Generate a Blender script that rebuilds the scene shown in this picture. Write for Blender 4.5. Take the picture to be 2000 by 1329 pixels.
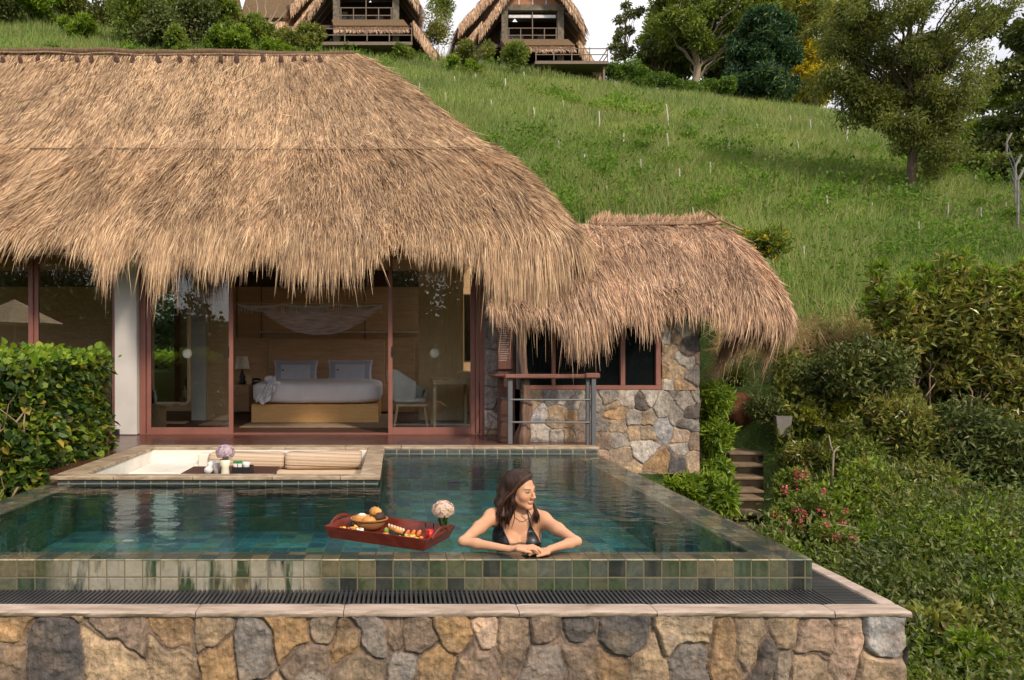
import bpy, math, random
import numpy as np
from mathutils import Vector, noise as mnoise
random.seed(7)
rng = np.random.default_rng(7)
sc = bpy.context.scene
for _o in list(bpy.data.objects):
    bpy.data.objects.remove(_o)
R = math.radians
# ------------------------------------------------------------------ camera
CAMZ, F, CX, CY = 1.134, 1400.0, 775.0, 695.0
cam_d = bpy.data.cameras.new('camera'); cam = bpy.data.objects.new('camera', cam_d)
sc.collection.objects.link(cam); sc.camera = cam
cam.location = (0, 0, CAMZ); cam.rotation_euler = (R(90), 0, 0)
cam_d.sensor_width = 36; cam_d.lens = 36*F/2000
cam_d.shift_x = (1000-CX)/2000; cam_d.shift_y = (CY-664.5)/2000
cam_d.clip_start = 0.05; cam_d.clip_end = 2000
# ------------------------------------------------------------------ world and sun
SUN_EL, SUN_AZ = 38.0, 152.0          # azimuth clockwise from +Y (camera looks along +Y)
world = bpy.data.worlds.new('World'); sc.world = world; world.use_nodes = True
_nt = world.node_tree; _nt.nodes.clear()
_out = _nt.nodes.new('ShaderNodeOutputWorld'); _bg = _nt.nodes.new('ShaderNodeBackground')
_sky = _nt.nodes.new('ShaderNodeTexSky'); _sky.sky_type = 'NISHITA'; _sky.sun_disc = False
_sky.sun_elevation = R(SUN_EL); _sky.sun_rotation = R(SUN_AZ); _sky.dust_density = 2.0
_sc = _nt.nodes.new('ShaderNodeMixRGB'); _sc.blend_type = 'MIX'
_tc = _nt.nodes.new('ShaderNodeTexCoord'); _mp = _nt.nodes.new('ShaderNodeMapping')
_mp.inputs['Scale'].default_value = (1.0, 1.0, 2.6)
_nz = _nt.nodes.new('ShaderNodeTexNoise'); _nz.inputs['Scale'].default_value = 2.1; _nz.inputs['Detail'].default_value = 6
_rp = _nt.nodes.new('ShaderNodeValToRGB')
_rp.color_ramp.elements[0].position = .30; _rp.color_ramp.elements[0].color = (.62, .62, .62, 1)
_rp.color_ramp.elements[1].position = .52; _rp.color_ramp.elements[1].color = (.97, .97, .97, 1)
_nt.links.new(_tc.outputs['Generated'], _mp.inputs['Vector']); _nt.links.new(_mp.outputs[0], _nz.inputs['Vector'])
_nt.links.new(_nz.outputs['Fac'], _rp.inputs[0]); _nt.links.new(_rp.outputs[0], _sc.inputs[0])
_nt.links.new(_sky.outputs[0], _sc.inputs[1]); _sc.inputs[2].default_value = (10.5, 10.15, 10.35, 1)
_nt.links.new(_sc.outputs[0], _bg.inputs[0]); _bg.inputs[1].default_value = 0.095
_nt.links.new(_bg.outputs[0], _out.inputs[0])
sun_d = bpy.data.lights.new('sun', 'SUN'); sun = bpy.data.objects.new('sun', sun_d); sc.collection.objects.link(sun)
sun_d.energy = 2.7; sun_d.angle = R(6); sun_d.color = (1.0, .84, .63)
_d = Vector((math.sin(R(SUN_AZ))*math.cos(R(SUN_EL)), math.cos(R(SUN_AZ))*math.cos(R(SUN_EL)), math.sin(R(SUN_EL))))
sun.rotation_euler = (-_d).to_track_quat('-Z', 'Y').to_euler(); sun.location = (4, -6, 9)
sc.view_settings.view_transform = 'Standard'; sc.view_settings.look = 'None'
sc.view_settings.exposure = 0.30; sc.view_settings.gamma = 1
sc.render.engine = 'CYCLES'
sc.cycles.max_bounces = 8; sc.cycles.transparent_max_bounces = 16; sc.cycles.use_denoising = True
sc.cycles.caustics_reflective = False; sc.cycles.caustics_refractive = False

# ------------------------------------------------------------------ helpers
def at(px, py, Y):
    return np.array([(px-CX)*Y/F, Y, CAMZ-(py-CY)*Y/F])
ORG = {}
def props(o, label=None, cat=None, group=None, kind=None):
    if label: o['label'] = label
    if cat: o['category'] = cat
    if group: o['group'] = group
    if kind: o['kind'] = kind
    return o
def thing(name, loc, label, cat, group=None):
    o = bpy.data.objects.new(name, None); sc.collection.objects.link(o)
    o.empty_display_size = .1; o.location = tuple(float(c) for c in loc); ORG[o.name] = np.array(loc, float)
    return props(o, label, cat, group)
def mesh_np(name, V, faces, mat, parent=None, org=None, smooth=False, col=None, uv=None, mi=None):
    """faces: array (m,k) or list of such arrays / list of lists."""
    V = np.asarray(V, float)
    if parent is not None: org = ORG[parent.name]
    elif org is None: org = np.zeros(3)
    org = np.asarray(org, float)
    me = bpy.data.meshes.new(name)
    if isinstance(faces, np.ndarray): faces = [faces]
    if len(faces) and not isinstance(faces[0], np.ndarray):
        lens = np.array([len(f) for f in faces]); idx = np.array([i for f in faces for i in f])
    else:
        lens = np.concatenate([np.full(len(f), f.shape[1]) for f in faces]); idx = np.concatenate([f.ravel() for f in faces])
    me.vertices.add(len(V)); me.vertices.foreach_set('co', (V-org).astype(np.float32).ravel())
    me.loops.add(len(idx)); me.loops.foreach_set('vertex_index', idx.astype(np.int32))
    me.polygons.add(len(lens)); st = np.concatenate([[0], np.cumsum(lens)[:-1]])
    me.polygons.foreach_set('loop_start', st.astype(np.int32)); me.polygons.foreach_set('loop_total', lens.astype(np.int32))
    me.polygons.foreach_set('use_smooth', np.full(len(lens), bool(smooth)))
    me.update(calc_edges=True)
    if col is not None:
        a = me.color_attributes.new('Col', 'FLOAT_COLOR', 'POINT')
        c = np.ones((len(V), 4), np.float32); c[:, :3] = col; a.data.foreach_set('color', c.ravel())
    if uv == 'auto':
        n = np.zeros(len(lens)*3, np.float32); me.polygons.foreach_get('normal', n); n = np.abs(n.reshape(-1, 3))
        ax = np.repeat(n.argmax(1), lens); P = V[idx]
        U = np.where((ax == 0)[:, None], P[:, [1, 2]], np.where((ax == 1)[:, None], P[:, [0, 2]], P[:, [0, 1]]))
        l = me.uv_layers.new(name='UVMap'); l.data.foreach_set('uv', U.astype(np.float32).ravel())
    mats = mat if isinstance(mat, (list, tuple)) else [mat]
    for m in mats: me.materials.append(m)
    if mi is not None: me.polygons.foreach_set('material_index', np.asarray(mi, np.int32))
    o = bpy.data.objects.new(name, me); sc.collection.objects.link(o)
    if parent is not None: o.parent = parent
    else: o.location = tuple(float(c) for c in org)
    ORG[o.name] = org
    return o
class MB:
    def __init__(s): s.v = []; s.f = []; s.n = 0
    def add(s, V, Fc):
        V = np.asarray(V, float); s.v.append(V)
        for f in Fc: s.f.append([int(i)+s.n for i in f])
        s.n += len(V); return s
    def box(s, a, b, bev=0.0, rz=0.0, rx=0.0, ry=0.0, piv=None):
        a = np.minimum(np.array(a, float), np.array(b, float)) if True else a
        a2 = np.array(a, float); b2 = np.maximum(np.array(b, float), a2)
        c = (a2+b2)/2; h = (b2-a2)/2
        if bev <= 0 or bev*2 >= min(h)*2:
            V = np.array([[x, y, z] for x in (-1, 1) for y in (-1, 1) for z in (-1, 1)], float)*h
            Fc = [(0, 1, 3, 2), (4, 6, 7, 5), (0, 4, 5, 1), (2, 3, 7, 6), (0, 2, 6, 4), (1, 5, 7, 3)]
        else:
            V = []; 
            for x in (-1, 1):
                for y in (-1, 1):
                    for z in (-1, 1):
                        S = np.array([x, y, z])
                        for k in range(3):
                            p = S*(h-bev); p[k] = S[k]*h[k]; V.append(p)
            V = np.array(V)
            def I(x, y, z, k): return ((x*2+y)*2+z)*3+k
            Fc = []
            for k in range(3):
                for sgn in (0, 1):
                    q = []
                    for (u, w) in ((0, 0), (1, 0), (1, 1), (0, 1)):
                        c3 = [0, 0, 0]; c3[k] = sgn; c3[(k+1) % 3] = u; c3[(k+2) % 3] = w; q.append(I(*c3, k))
                    Fc.append(q if sgn else q[::-1])
            for k in range(3):   # edges along axis k
                i, j = (k+1) % 3, (k+2) % 3
                for u in (0, 1):
                    for w in (0, 1):
                        c0 = [0, 0, 0]; c1 = [0, 0, 0]; c0[i] = c1[i] = u; c0[j] = c1[j] = w; c1[k] = 1
                        q = [I(*c0, i), I(*c1, i), I(*c1, j), I(*c0, j)]
                        Fc.append(q if (u == w) else q[::-1])
            for x in (0, 1):
                for y in (0, 1):
                    for z in (0, 1):
                        q = [I(x, y, z, 0), I(x, y, z, 1), I(x, y, z, 2)]
                        Fc.append(q if (x+y+z) % 2 else q[::-1])
        if rx or ry or rz:
            M = rotm(rx, ry, rz); pv = c if piv is None else np.array(piv, float)
            V = (V+c-pv)@M.T+pv
        else: V = V+c
        return s.add(V, Fc)
    def tube(s, P, r, n=8, cap=True, flat=1.0):
        P = np.asarray(P, float); m = len(P); r = np.broadcast_to(np.asarray(r, float), (m,))
        T = np.gradient(P, axis=0); T /= (np.linalg.norm(T, axis=1, keepdims=True)+1e-12)
        up = np.array([0, 0, 1.]) if abs(T[0, 2]) < .9 else np.array([0, 1., 0])
        V = []; U = np.cross(up, T[0]); U /= np.linalg.norm(U)
        for i in range(m):
            U = U-T[i]*U.dot(T[i]); U /= (np.linalg.norm(U)+1e-12); W = np.cross(T[i], U)
            for k in range(n):
                a = 2*math.pi*k/n; V.append(P[i]+r[i]*(math.cos(a)*U+flat*math.sin(a)*W))
        Fc = [(i*n+k, i*n+(k+1) % n, (i+1)*n+(k+1) % n, (i+1)*n+k) for i in range(m-1) for k in range(n)]
        if cap: Fc += [tuple(range(n))[::-1], tuple((m-1)*n+k for k in range(n))]
        return s.add(V, Fc)
    def lathe(s, prof, c=(0, 0, 0), n=24, sx=1, sy=1, cap=True):
        prof = np.asarray(prof, float); V = []
        for (r, z) in prof:
            for k in range(n):
                a = 2*math.pi*k/n; V.append((c[0]+r*sx*math.cos(a), c[1]+r*sy*math.sin(a), c[2]+z))
        m = len(prof)
        Fc = [(i*n+k, i*n+(k+1) % n, (i+1)*n+(k+1) % n, (i+1)*n+k) for i in range(m-1) for k in range(n)]
        if cap: Fc += [tuple(range(n))[::-1], tuple((m-1)*n+k for k in range(n))]
        return s.add(V, Fc)
    def ell(s, c, r, n=12, m=8, rz=0, rx=0, ry=0, bump=0.0):
        V = []
        for i in range(m+1):
            t = math.pi*i/m
            for k in range(n):
                a = 2*math.pi*k/n; q = 1+bump*(random.random()-.5)
                V.append((r[0]*math.sin(t)*math.cos(a)*q, r[1]*math.sin(t)*math.sin(a)*q, r[2]*math.cos(t)*q))
        V = np.array(V)@rotm(rx, ry, rz).T+np.array(c, float)
        Fc = [(i*n+k, (i+1)*n+k, (i+1)*n+(k+1) % n, i*n+(k+1) % n) for i in range(m) for k in range(n)]
        return s.add(V, Fc)
    def prism(s, pts2, axis, a0, a1):
        """polygon pts2 extruded along axis ('x','y','z')"""
        m = len(pts2); V = []
        for a in (a0, a1):
            for (u, w) in pts2:
                V.append({'x': (a, u, w), 'y': (u, a, w), 'z': (u, w, a)}[axis])
        Fc = [tuple(range(m)), tuple(range(m, 2*m))[::-1]]+[(i, i+m, (i+1) % m+m, (i+1) % m) for i in range(m)]
        return s.add(V, Fc)
    def xf(s, fn):
        s.v = [fn(v) for v in s.v]; return s
    def build(s, name, mat, parent=None, org=None, smooth=False, uv='auto'):
        return mesh_np(name, np.concatenate(s.v), s.f, mat, parent, org, smooth, uv=uv)
def rotm(rx=0, ry=0, rz=0):
    cx, sx, cy, sy, cz, sz = math.cos(rx), math.sin(rx), math.cos(ry), math.sin(ry), math.cos(rz), math.sin(rz)
    X = np.array([[1, 0, 0], [0, cx, -sx], [0, sx, cx]]); Y = np.array([[cy, 0, sy], [0, 1, 0], [-sy, 0, cy]])
    Z = np.array([[cz, -sz, 0], [sz, cz, 0], [0, 0, 1]])
    return Z@Y@X
def sstep(a, b, x):
    t = np.clip((x-a)/(b-a), 0, 1); return t*t*(3-2*t)
_perm = np.random.default_rng(3).permutation(4096)
def _h(ix, iy, iz=0):
    return _perm[(_perm[(_perm[ix & 4095]+iy) & 4095]+iz) & 4095]/4096.0
def vnoise(x, y, z=None):
    x = np.asarray(x, float); y = np.asarray(y, float)
    xi = np.floor(x).astype(int); yi = np.floor(y).astype(int); u = x-xi; v = y-yi
    u = u*u*(3-2*u); v = v*v*(3-2*v)
    if z is None:
        return (_h(xi, yi)*(1-u)+_h(xi+1, yi)*u)*(1-v)+(_h(xi, yi+1)*(1-u)+_h(xi+1, yi+1)*u)*v
    z = np.asarray(z, float); zi = np.floor(z).astype(int); w = z-zi; w = w*w*(3-2*w)
    def L(k): return (_h(xi, yi, k)*(1-u)+_h(xi+1, yi, k)*u)*(1-v)+(_h(xi, yi+1, k)*(1-u)+_h(xi+1, yi+1, k)*u)*v
    return L(zi)*(1-w)+L(zi+1)*w
def fbm(x, y, o=4):
    s = 0; a = .5
    for i in range(o): s = s+a*vnoise(x*2**i+17*i, y*2**i+31*i); a *= .5
    return s/(1-.5**o)

# ------------------------------------------------------------------ materials
class NT:
    def __init__(s, name):
        s.m = bpy.data.materials.new(name); s.m.use_nodes = True; s.t = s.m.node_tree; s.t.nodes.clear()
        s.out = s.t.nodes.new('ShaderNodeOutputMaterial')
    def n(s, typ, ins=None, **kw):
        nd = s.t.nodes.new(typ)
        for k, v in kw.items(): setattr(nd, k, v)
        for k, v in (ins or {}).items():
            if hasattr(v, 'is_output'): s.t.links.new(v, nd.inputs[k])
            else:
                if isinstance(v, (tuple, list)) and len(v) == 3 and nd.inputs[k].type == 'RGBA': v = (*v, 1)
                nd.inputs[k].default_value = v
        return nd
    def coord(s, which='Object'): return s.n('ShaderNodeTexCoord').outputs[which]
    def mapv(s, v, scale=(1, 1, 1), loc=(0, 0, 0), rot=(0, 0, 0)):
        return s.n('ShaderNodeMapping', {'Vector': v, 'Scale': scale, 'Location': loc, 'Rotation': rot}).outputs[0]
    def noise(s, v, scale, detail=4, rough=.55, dist=0):
        return s.n('ShaderNodeTexNoise', {'Vector': v, 'Scale': scale, 'Detail': detail, 'Roughness': rough, 'Distortion': dist}).outputs['Fac']
    def ramp(s, f, stops, interp='LINEAR'):
        nd = s.n('ShaderNodeValToRGB', {0: f}); cr = nd.color_ramp; cr.interpolation = interp
        while len(cr.elements) < len(stops): cr.elements.new(.5)
        for e, (p, c) in zip(cr.elements, stops):
            e.position = p; e.color = (*c, 1) if isinstance(c, (tuple, list)) else (c, c, c, 1)
        return nd.outputs[0]
    def mix(s, f, a, b, mode='MIX'):
        return s.n('ShaderNodeMixRGB', {0: f, 1: a, 2: b}, blend_type=mode).outputs[0]
    def math(s, op, a, b=0.0, c=0.0):
        return s.n('ShaderNodeMath', {0: a, 1: b, 2: c}, operation=op).outputs[0]
    def vmath(s, op, a, b=(0, 0, 0)):
        nd = s.n('ShaderNodeVectorMath', {0: a, 1: b}, operation=op); return nd.outputs[0]
    def bump(s, h, strength=.5, dist=.01, normal=None):
        d = {'Height': h, 'Strength': strength, 'Distance': dist}
        if normal is not None: d['Normal'] = normal
        return s.n('ShaderNodeBump', d).outputs[0]
    def princ(s, base, rough=.6, spec=.5, normal=None, **kw):
        d = {'Base Color': base, 'Roughness': rough, 'Specular IOR Level': spec}
        if normal is not None: d['Normal'] = normal
        for k, v in kw.items(): d[k.replace('_', ' ')] = v
        b = s.n('ShaderNodeBsdfPrincipled', d); return b.outputs[0]
    def done(s, sh):
        s.t.links.new(sh, s.out.inputs[0]); return s.m
    def rnd(s): return s.n('ShaderNodeNewGeometry').outputs['Random Per Island']

def m_simple(name, col, rough=.6, spec=.4, var=.15, scale=6, bump=.0, metallic=0.0, stretch=(1, 1, 1), alpha=None):
    t = NT(name); co = t.mapv(t.coord(), scale=stretch); f = t.noise(co, scale, 5)
    c = t.mix(1.0, (*col, 1), t.ramp(f, [(.25, 1-var*2), (.75, 1+var)]), 'MULTIPLY')
    nm = t.bump(t.noise(co, scale*4, 4), bump, .01) if bump else None
    return t.done(t.princ(c, rough, spec, nm, Metallic=metallic))
def m_wood(name, c1, c2, rough=.5, axis=0, scale=3.0, spec=.35):
    t = NT(name); st = [14.0, 14.0, 14.0]; st[axis] = 1.0
    co = t.mapv(t.coord(), scale=tuple(st)); f = t.noise(co, scale, 6, .65, .6)
    f2 = t.noise(co, scale*5, 3, .6)
    c = t.mix(t.ramp(f, [(.3, 0.0), (.7, 1.0)]), c1, c2); c = t.mix(.35, c, t.ramp(f2, [(.3, .55), (.7, 1.2)]), 'MULTIPLY')
    return t.done(t.princ(c, rough, spec, t.bump(f2, .25, .004)))
def m_leaf(name, cols, trans=.35, rough=.45, nscale=1.2, spec=.35):
    t = NT(name); r = t.rnd(); k = len(cols)
    c = t.ramp(r, [(i/(k-1) if k > 1 else 0, cols[i]) for i in range(k)])
    f = t.noise(t.coord(), nscale, 3)
    c = t.mix(1.0, c, t.ramp(f, [(.3, (.62, .70, .62)), (.7, (1.28, 1.22, 1.0))]), 'MULTIPLY')
    d = t.princ(c, rough, spec)
    ct = t.mix(1.0, c, (1.25, 1.25, .55, 1), 'MULTIPLY')
    tr = t.n('ShaderNodeBsdfTranslucent', {'Color': ct}).outputs[0]
    return t.done(t.n('ShaderNodeMixShader', {0: trans, 1: d, 2: tr}).outputs[0])
def m_thatch(name, cols, trans=.12):
    t = NT(name); r = t.rnd(); k = len(cols)
    c = t.ramp(r, [(i/(k-1), cols[i]) for i in range(k)])
    co = t.coord(); f = t.noise(t.mapv(co, scale=(1, .5, .5)), 1.7, 4)
    c = t.mix(1.0, c, t.ramp(f, [(.28, (.72, .68, .70)), (.72, (1.17, 1.12, 1.14))]), 'MULTIPLY')
    f2 = t.noise(t.mapv(co, scale=(1.6, .7, .7)), 7, 4, .6); c = t.mix(.8, c, t.ramp(f2, [(.34, (.74, .71, .70)), (.50, (1, 1, 1)), (.7, (1.15, 1.13, 1.1))]), 'MULTIPLY')
    d = t.princ(c, .75, .2)
    tr = t.n('ShaderNodeBsdfTranslucent', {'Color': c}).outputs[0]
    return t.done(t.n('ShaderNodeMixShader', {0: trans, 1: d, 2: tr}).outputs[0])
def m_stone(name):
    t = NT(name); a = t.n('ShaderNodeVertexColor', layer_name='Col').outputs[0]; co = t.coord()
    f = t.noise(co, 9, 8, .65, .4); g = t.noise(t.mapv(co, scale=(3, 3, 1)), 14, 6, .6, .5); h = t.noise(co, 70, 4, .6)
    c = t.mix(1.0, a, t.ramp(f, [(.28, (.42, .41, .42)), (.5, (.95, .95, .95)), (.72, (1.5, 1.42, 1.3))]), 'MULTIPLY')
    c = t.mix(.55, c, t.ramp(g, [(.32, (.55, .5, .47)), (.62, (1.25, 1.22, 1.18))]), 'MULTIPLY')
    c = t.mix(.4, c, t.ramp(h, [(.3, .6), (.7, 1.3)]), 'MULTIPLY')
    hh = t.math('ADD', t.math('MULTIPLY', f, 1.0), t.math('MULTIPLY', h, .25)); hh = t.math('ADD', hh, t.math('MULTIPLY', g, .5))
    return t.done(t.princ(c, .78, .25, t.bump(hh, .7, .03)))
def m_tile(name, cols, size=.1, grout=(.27, .25, .19), rough=.25, gw=.035, streak=False, off=(0, 0), spec=.5, gmix=1.0):
    t = NT(name); uv = t.coord('UV')
    v = t.mapv(uv, scale=(1/size, 1/size, 1), loc=(off[0]/size, off[1]/size, 0))
    fl = t.vmath('FLOOR', v); wn = t.n('ShaderNodeTexWhiteNoise', {'Vector': fl}, noise_dimensions='2D')
    r = wn.outputs['Value']; k = len(cols)
    c = t.ramp(r, [((i+.001)/k, cols[i]) for i in range(k)], 'CONSTANT')
    wcol = t.vmath('SCALE', wn.outputs['Color']); 
    co = t.coord(); pos = t.vmath('ADD', co, t.vmath('MULTIPLY', wn.outputs['Color'], (9, 9, 9)))
    f = t.noise(pos, 16, 7, .65, 1.2)
    c = t.mix(1.0, c, t.ramp(f, [(.3, (.55, .6, .6)), (.5, (1, 1, 1)), (.72, (1.5, 1.4, 1.2))]), 'MULTIPLY')
    if streak:
        g = t.noise(t.mapv(co, scale=(1, 1, .16)), 11, 5, .6, .2)
        xs_ = t.n('ShaderNodeSeparateXYZ', {0: co}).outputs[0]; lim = t.math('ADD', t.math('MULTIPLY', t.noise(t.mapv(co, scale=(.45, .3, .3)), 1.1, 2), .45), t.math('MULTIPLY', t.math('MULTIPLY', t.n('ShaderNodeMapRange', {0: xs_, 1: -2.0, 2: -1.75, 3: 0.0, 4: 1.0}).outputs[0], t.n('ShaderNodeMapRange', {0: xs_, 1: -.55, 2: -.38, 3: 1.0, 4: 0.0}).outputs[0]), .5))
        m = t.math('MULTIPLY', t.ramp(g, [(.40, 0.0), (.50, 1.0)]), t.ramp(lim, [(.25, .06), (.62, .66)]))
        c = t.mix(m, c, t.mix(f, (.22, .20, .15), (.56, .53, .45)))
    fr = t.n('ShaderNodeSeparateXYZ', {0: t.vmath('FRACTION', v)})
    def edge(x): return t.math('SUBTRACT', .5, t.math('ABSOLUTE', t.math('SUBTRACT', x, .5)))
    wob = t.math('MULTIPLY', t.noise(co, 30, 2), .02)
    e = t.math('SUBTRACT', t.math('MINIMUM', edge(fr.outputs[0]), edge(fr.outputs[1])), wob)
    g = t.ramp(e, [(gw*.4, 1.0), (gw, 0.0)])
    c = t.mix(t.math('MULTIPLY', g, gmix), c, grout)
    tilt = t.math('MULTIPLY', t.math('SUBTRACT', r, .5), .3)
    hgt = t.math('ADD', t.ramp(e, [(.0, 0.0), (gw*2, 1.0)]), t.math('MULTIPLY', f, .6))
    rr = t.math('ADD', t.math('MULTIPLY', g, .4), t.math('ADD', rough, t.math('MULTIPLY', f, .2)))
    return t.done(t.princ(c, rr, spec, t.bump(hgt, .45, .004)))
M = {}
M['stone'] = m_stone('stone')
TILES = [(.035, .06, .035), (.065, .075, .04), (.09, .095, .06), (.02, .026, .024), (.05, .065, .055), (.11, .10, .06), (.07, .08, .065), (.04, .06, .032)]
M['tile_front'] = m_tile('tile_front', TILES, streak=True, off=(.02, .004), rough=.05, grout=(.15, .13, .08))
M['tile_rim'] = m_tile('tile_rim', [(.11, .14, .10), (.21, .20, .13), (.34, .29, .19), (.09, .12, .11), (.27, .24, .15), (.40, .35, .25), (.18, .19, .15), (.33, .26, .16)], off=(.02, .0), grout=(.16, .14, .08), rough=.3)
M['tile_pool'] = m_tile('tile_pool', [(.07, .23, .25), (.10, .30, .29), (.045, .13, .17), (.11, .27, .20), (.14, .33, .30), (.06, .18, .21), (.10, .22, .14), (.18, .27, .16), (.05, .16, .16), (.15, .25, .19)], size=.145, grout=(.16, .27, .20), rough=.5, gw=.03)
M['tile_band'] = m_tile('tile_band', [(.05, .07, .08), (.04, .06, .06), (.07, .09, .09), (.055, .065, .07)], size=.145, grout=(.3, .28, .22), rough=.35)
M['plaster'] = m_simple('plaster', (.80, .77, .71), .7, .3, .08, 5, .12)
M['plaster_white'] = m_simple('plaster_white', (.58, .56, .545), .75, .3, .07, 3, .1)
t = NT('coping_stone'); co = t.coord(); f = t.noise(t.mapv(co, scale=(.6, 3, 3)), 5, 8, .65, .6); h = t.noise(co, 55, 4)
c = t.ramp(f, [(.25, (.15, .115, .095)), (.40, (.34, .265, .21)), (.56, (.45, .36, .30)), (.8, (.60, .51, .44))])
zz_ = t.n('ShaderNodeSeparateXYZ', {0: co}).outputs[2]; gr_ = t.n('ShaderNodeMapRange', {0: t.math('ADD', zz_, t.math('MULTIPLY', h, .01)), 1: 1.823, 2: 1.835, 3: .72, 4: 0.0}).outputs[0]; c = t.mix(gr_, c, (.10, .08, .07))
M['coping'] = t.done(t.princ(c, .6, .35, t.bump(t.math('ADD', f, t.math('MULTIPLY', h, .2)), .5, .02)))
t = NT('coping_yellow'); co = t.coord(); f = t.noise(t.mapv(co, scale=(1.2, 2, 3)), 4, 8, .65, .8); h = t.noise(co, 55, 4)
c = t.ramp(f, [(.25, (.09, .07, .05)), (.40, (.26, .19, .13)), (.58, (.42, .33, .23)), (.8, (.55, .46, .35))])
M['coping_y'] = t.done(t.princ(c, .5, .4, t.bump(t.math('ADD', f, t.math('MULTIPLY', h, .2)), .4, .015)))
t = NT('deck_wood'); co = t.coord(); f = t.noise(t.mapv(co, scale=(1, 12, 12)), 2.2, 6, .6, .4); g = t.noise(co, 1.2, 3)
c = t.ramp(f, [(.3, (.055, .022, .018)), (.7, (.12, .05, .038))])
M['deck'] = t.done(t.princ(c, t.ramp(g, [(.3, .16), (.7, .3)]), .5, t.bump(f, .12, .004)))
M['frame'] = m_simple('frame_red', (.27, .115, .092), .42, .45, .10, 4)
M['dark_wood'] = m_wood('dark_wood', (.05, .022, .016), (.11, .05, .034), .5, 0)
M['log'] = m_wood('log_bark', (.13, .075, .05), (.40, .28, .20), .85, 2, 2.2, .15)
M['steel'] = m_simple('grey_steel', (.12, .125, .14), .45, .5, .1, 5)
M['rail_wood'] = m_wood('rail_wood', (.15, .06, .045), (.28, .13, .10), .5, 0)
M['grate'] = m_simple('grate', (.05, .05, .058), .30, .5, .25, 3)
M['black'] = m_simple('black', (.015, .015, .016), .4, .5, .1, 5)
M['white'] = m_simple('white_ceramic', (.82, .82, .82), .2, .5, .03, 5)
M['panel_wood'] = m_wood('panel_wood', (.52, .32, .17), (.68, .45, .26), .5, 0, 2.0)
M['pale_wood'] = m_wood('pale_wood', (.66, .48, .27), (.78, .60, .37), .45, 2, 2.0)
M['bed_wood'] = m_wood('bed_wood', (.70, .40, .14), (.80, .50, .22), .4, 0, 2.0)
M['linen'] = m_simple('linen', (.86, .86, .90), .85, .2, .04, 5, .15)
M['pillow'] = m_simple('pillow_cloth', (.58, .60, .68), .85, .2, .04, 8, .1)
M['pillow_edge'] = m_simple('pillow_edge', (.40, .42, .49), .85, .2, .04, 8)
M['concrete'] = m_simple('concrete', (.26, .25, .23), .85, .2, .15, 4, .3)
M['soil'] = m_simple('soil', (.17, .075, .04), .95, .1, .4, 7, .9)
# ------------------------------------------------------------------ terrain
def ground_z(X, Y):
    X = np.asarray(X, float); Y = np.asarray(Y, float)
    right = np.interp(Y, [-400, -150, -90, -30, 0, 4, 7, 9, 11.2, 12.0, 12.9, 14.6, 21, 31, 40, 50, 56, 90, 400],
                      [14, 9, 3, -9, -4, -1.75, -1.38, -1.22, -.75, -.35, .75, 2.2, 6.15, 11.3, 16, 21.1, 22.0, 19, 5])
    left = np.interp(Y, [-400, -150, -90, -30, 0, 4, 7, 9, 12, 15.6, 17.5, 21, 31, 40, 50, 56, 90, 400],
                     [14, 9, 3, -9, -4, -1.9, -1.7, -1.5, -1.3, -1.0, 3.6, 6.15, 11.3, 16, 21.1, 22.0, 19, 5])
    w = sstep(4.6, 6.6, X-(Y-11)*.12)
    z = left*(1-w)+right*w
    far = sstep(15, 24, Y)
    mlt = 1+.0062*(8-X)*(X < 8)-.0075*(X-8)*(X >= 8)
    mlt = np.clip(mlt, .55, 1.2)
    z = z*(1-far)+((z-CAMZ)*mlt+CAMZ)*far
    amp = np.clip((np.abs(Y-8))/40, .0, .5)
    z = z+(fbm(X*.12+5, Y*.12+9)-.5)*amp*1.6+(fbm(X*.9, Y*.9)-.5)*.22*sstep(10, 14, Y)
    z = z+(vnoise(X*1.25+3, Y*1.25)-.35)*.62*sstep(3.3, 4.4, X-(Y-9)*.35*(Y > 9))*sstep(3.5, 5, Y)*(1-sstep(9.6, 10.8, Y))
    return z
def axis_pts():
    ys = np.concatenate([np.linspace(-400, -40, 50), np.linspace(-38, 2, 30), np.linspace(2.3, 24, 130), np.linspace(24.4, 62, 110), np.linspace(64, 400, 60)])
    xs = np.concatenate([np.linspace(-400, -44, 40), np.linspace(-42, 2, 90), np.linspace(2.3, 14, 70), np.linspace(14.4, 56, 110), np.linspace(58, 400, 50)])
    return xs, ys
def grid_mesh(name, xs, ys, zf, mat, **kw):
    X, Y = np.meshgrid(xs, ys); Z = zf(X, Y); n, m = X.shape
    V = np.stack([X, Y, Z], -1).reshape(-1, 3); i = np.arange(n*m).reshape(n, m)
    Fc = np.stack([i[:-1, :-1], i[:-1, 1:], i[1:, 1:], i[1:, :-1]], -1).reshape(-1, 4)
    return mesh_np(name, V, Fc, mat, smooth=True, **kw)
t = NT('ground'); co = t.coord(); f = t.noise(co, .35, 6); g = t.noise(co, 3.0, 6, .65); h = t.noise(co, 22, 4)
c = t.ramp(g, [(.3, (.045, .075, .018)), (.5, (.075, .12, .03)), (.72, (.13, .17, .05))])
c = t.mix(t.ramp(f, [(.60, 0.0), (.70, .75)]), c, (.17, .09, .045))
c = t.mix(.5, c, t.ramp(h, [(.3, .45), (.7, 1.3)]), 'MULTIPLY')
M['ground'] = t.done(t.princ(c, .95, .1, t.bump(t.math('ADD', g, h), .8, .08)))
xs, ys = axis_pts()
g = grid_mesh('ground', xs, ys, ground_z, M['ground']); props(g, kind='structure')

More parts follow.
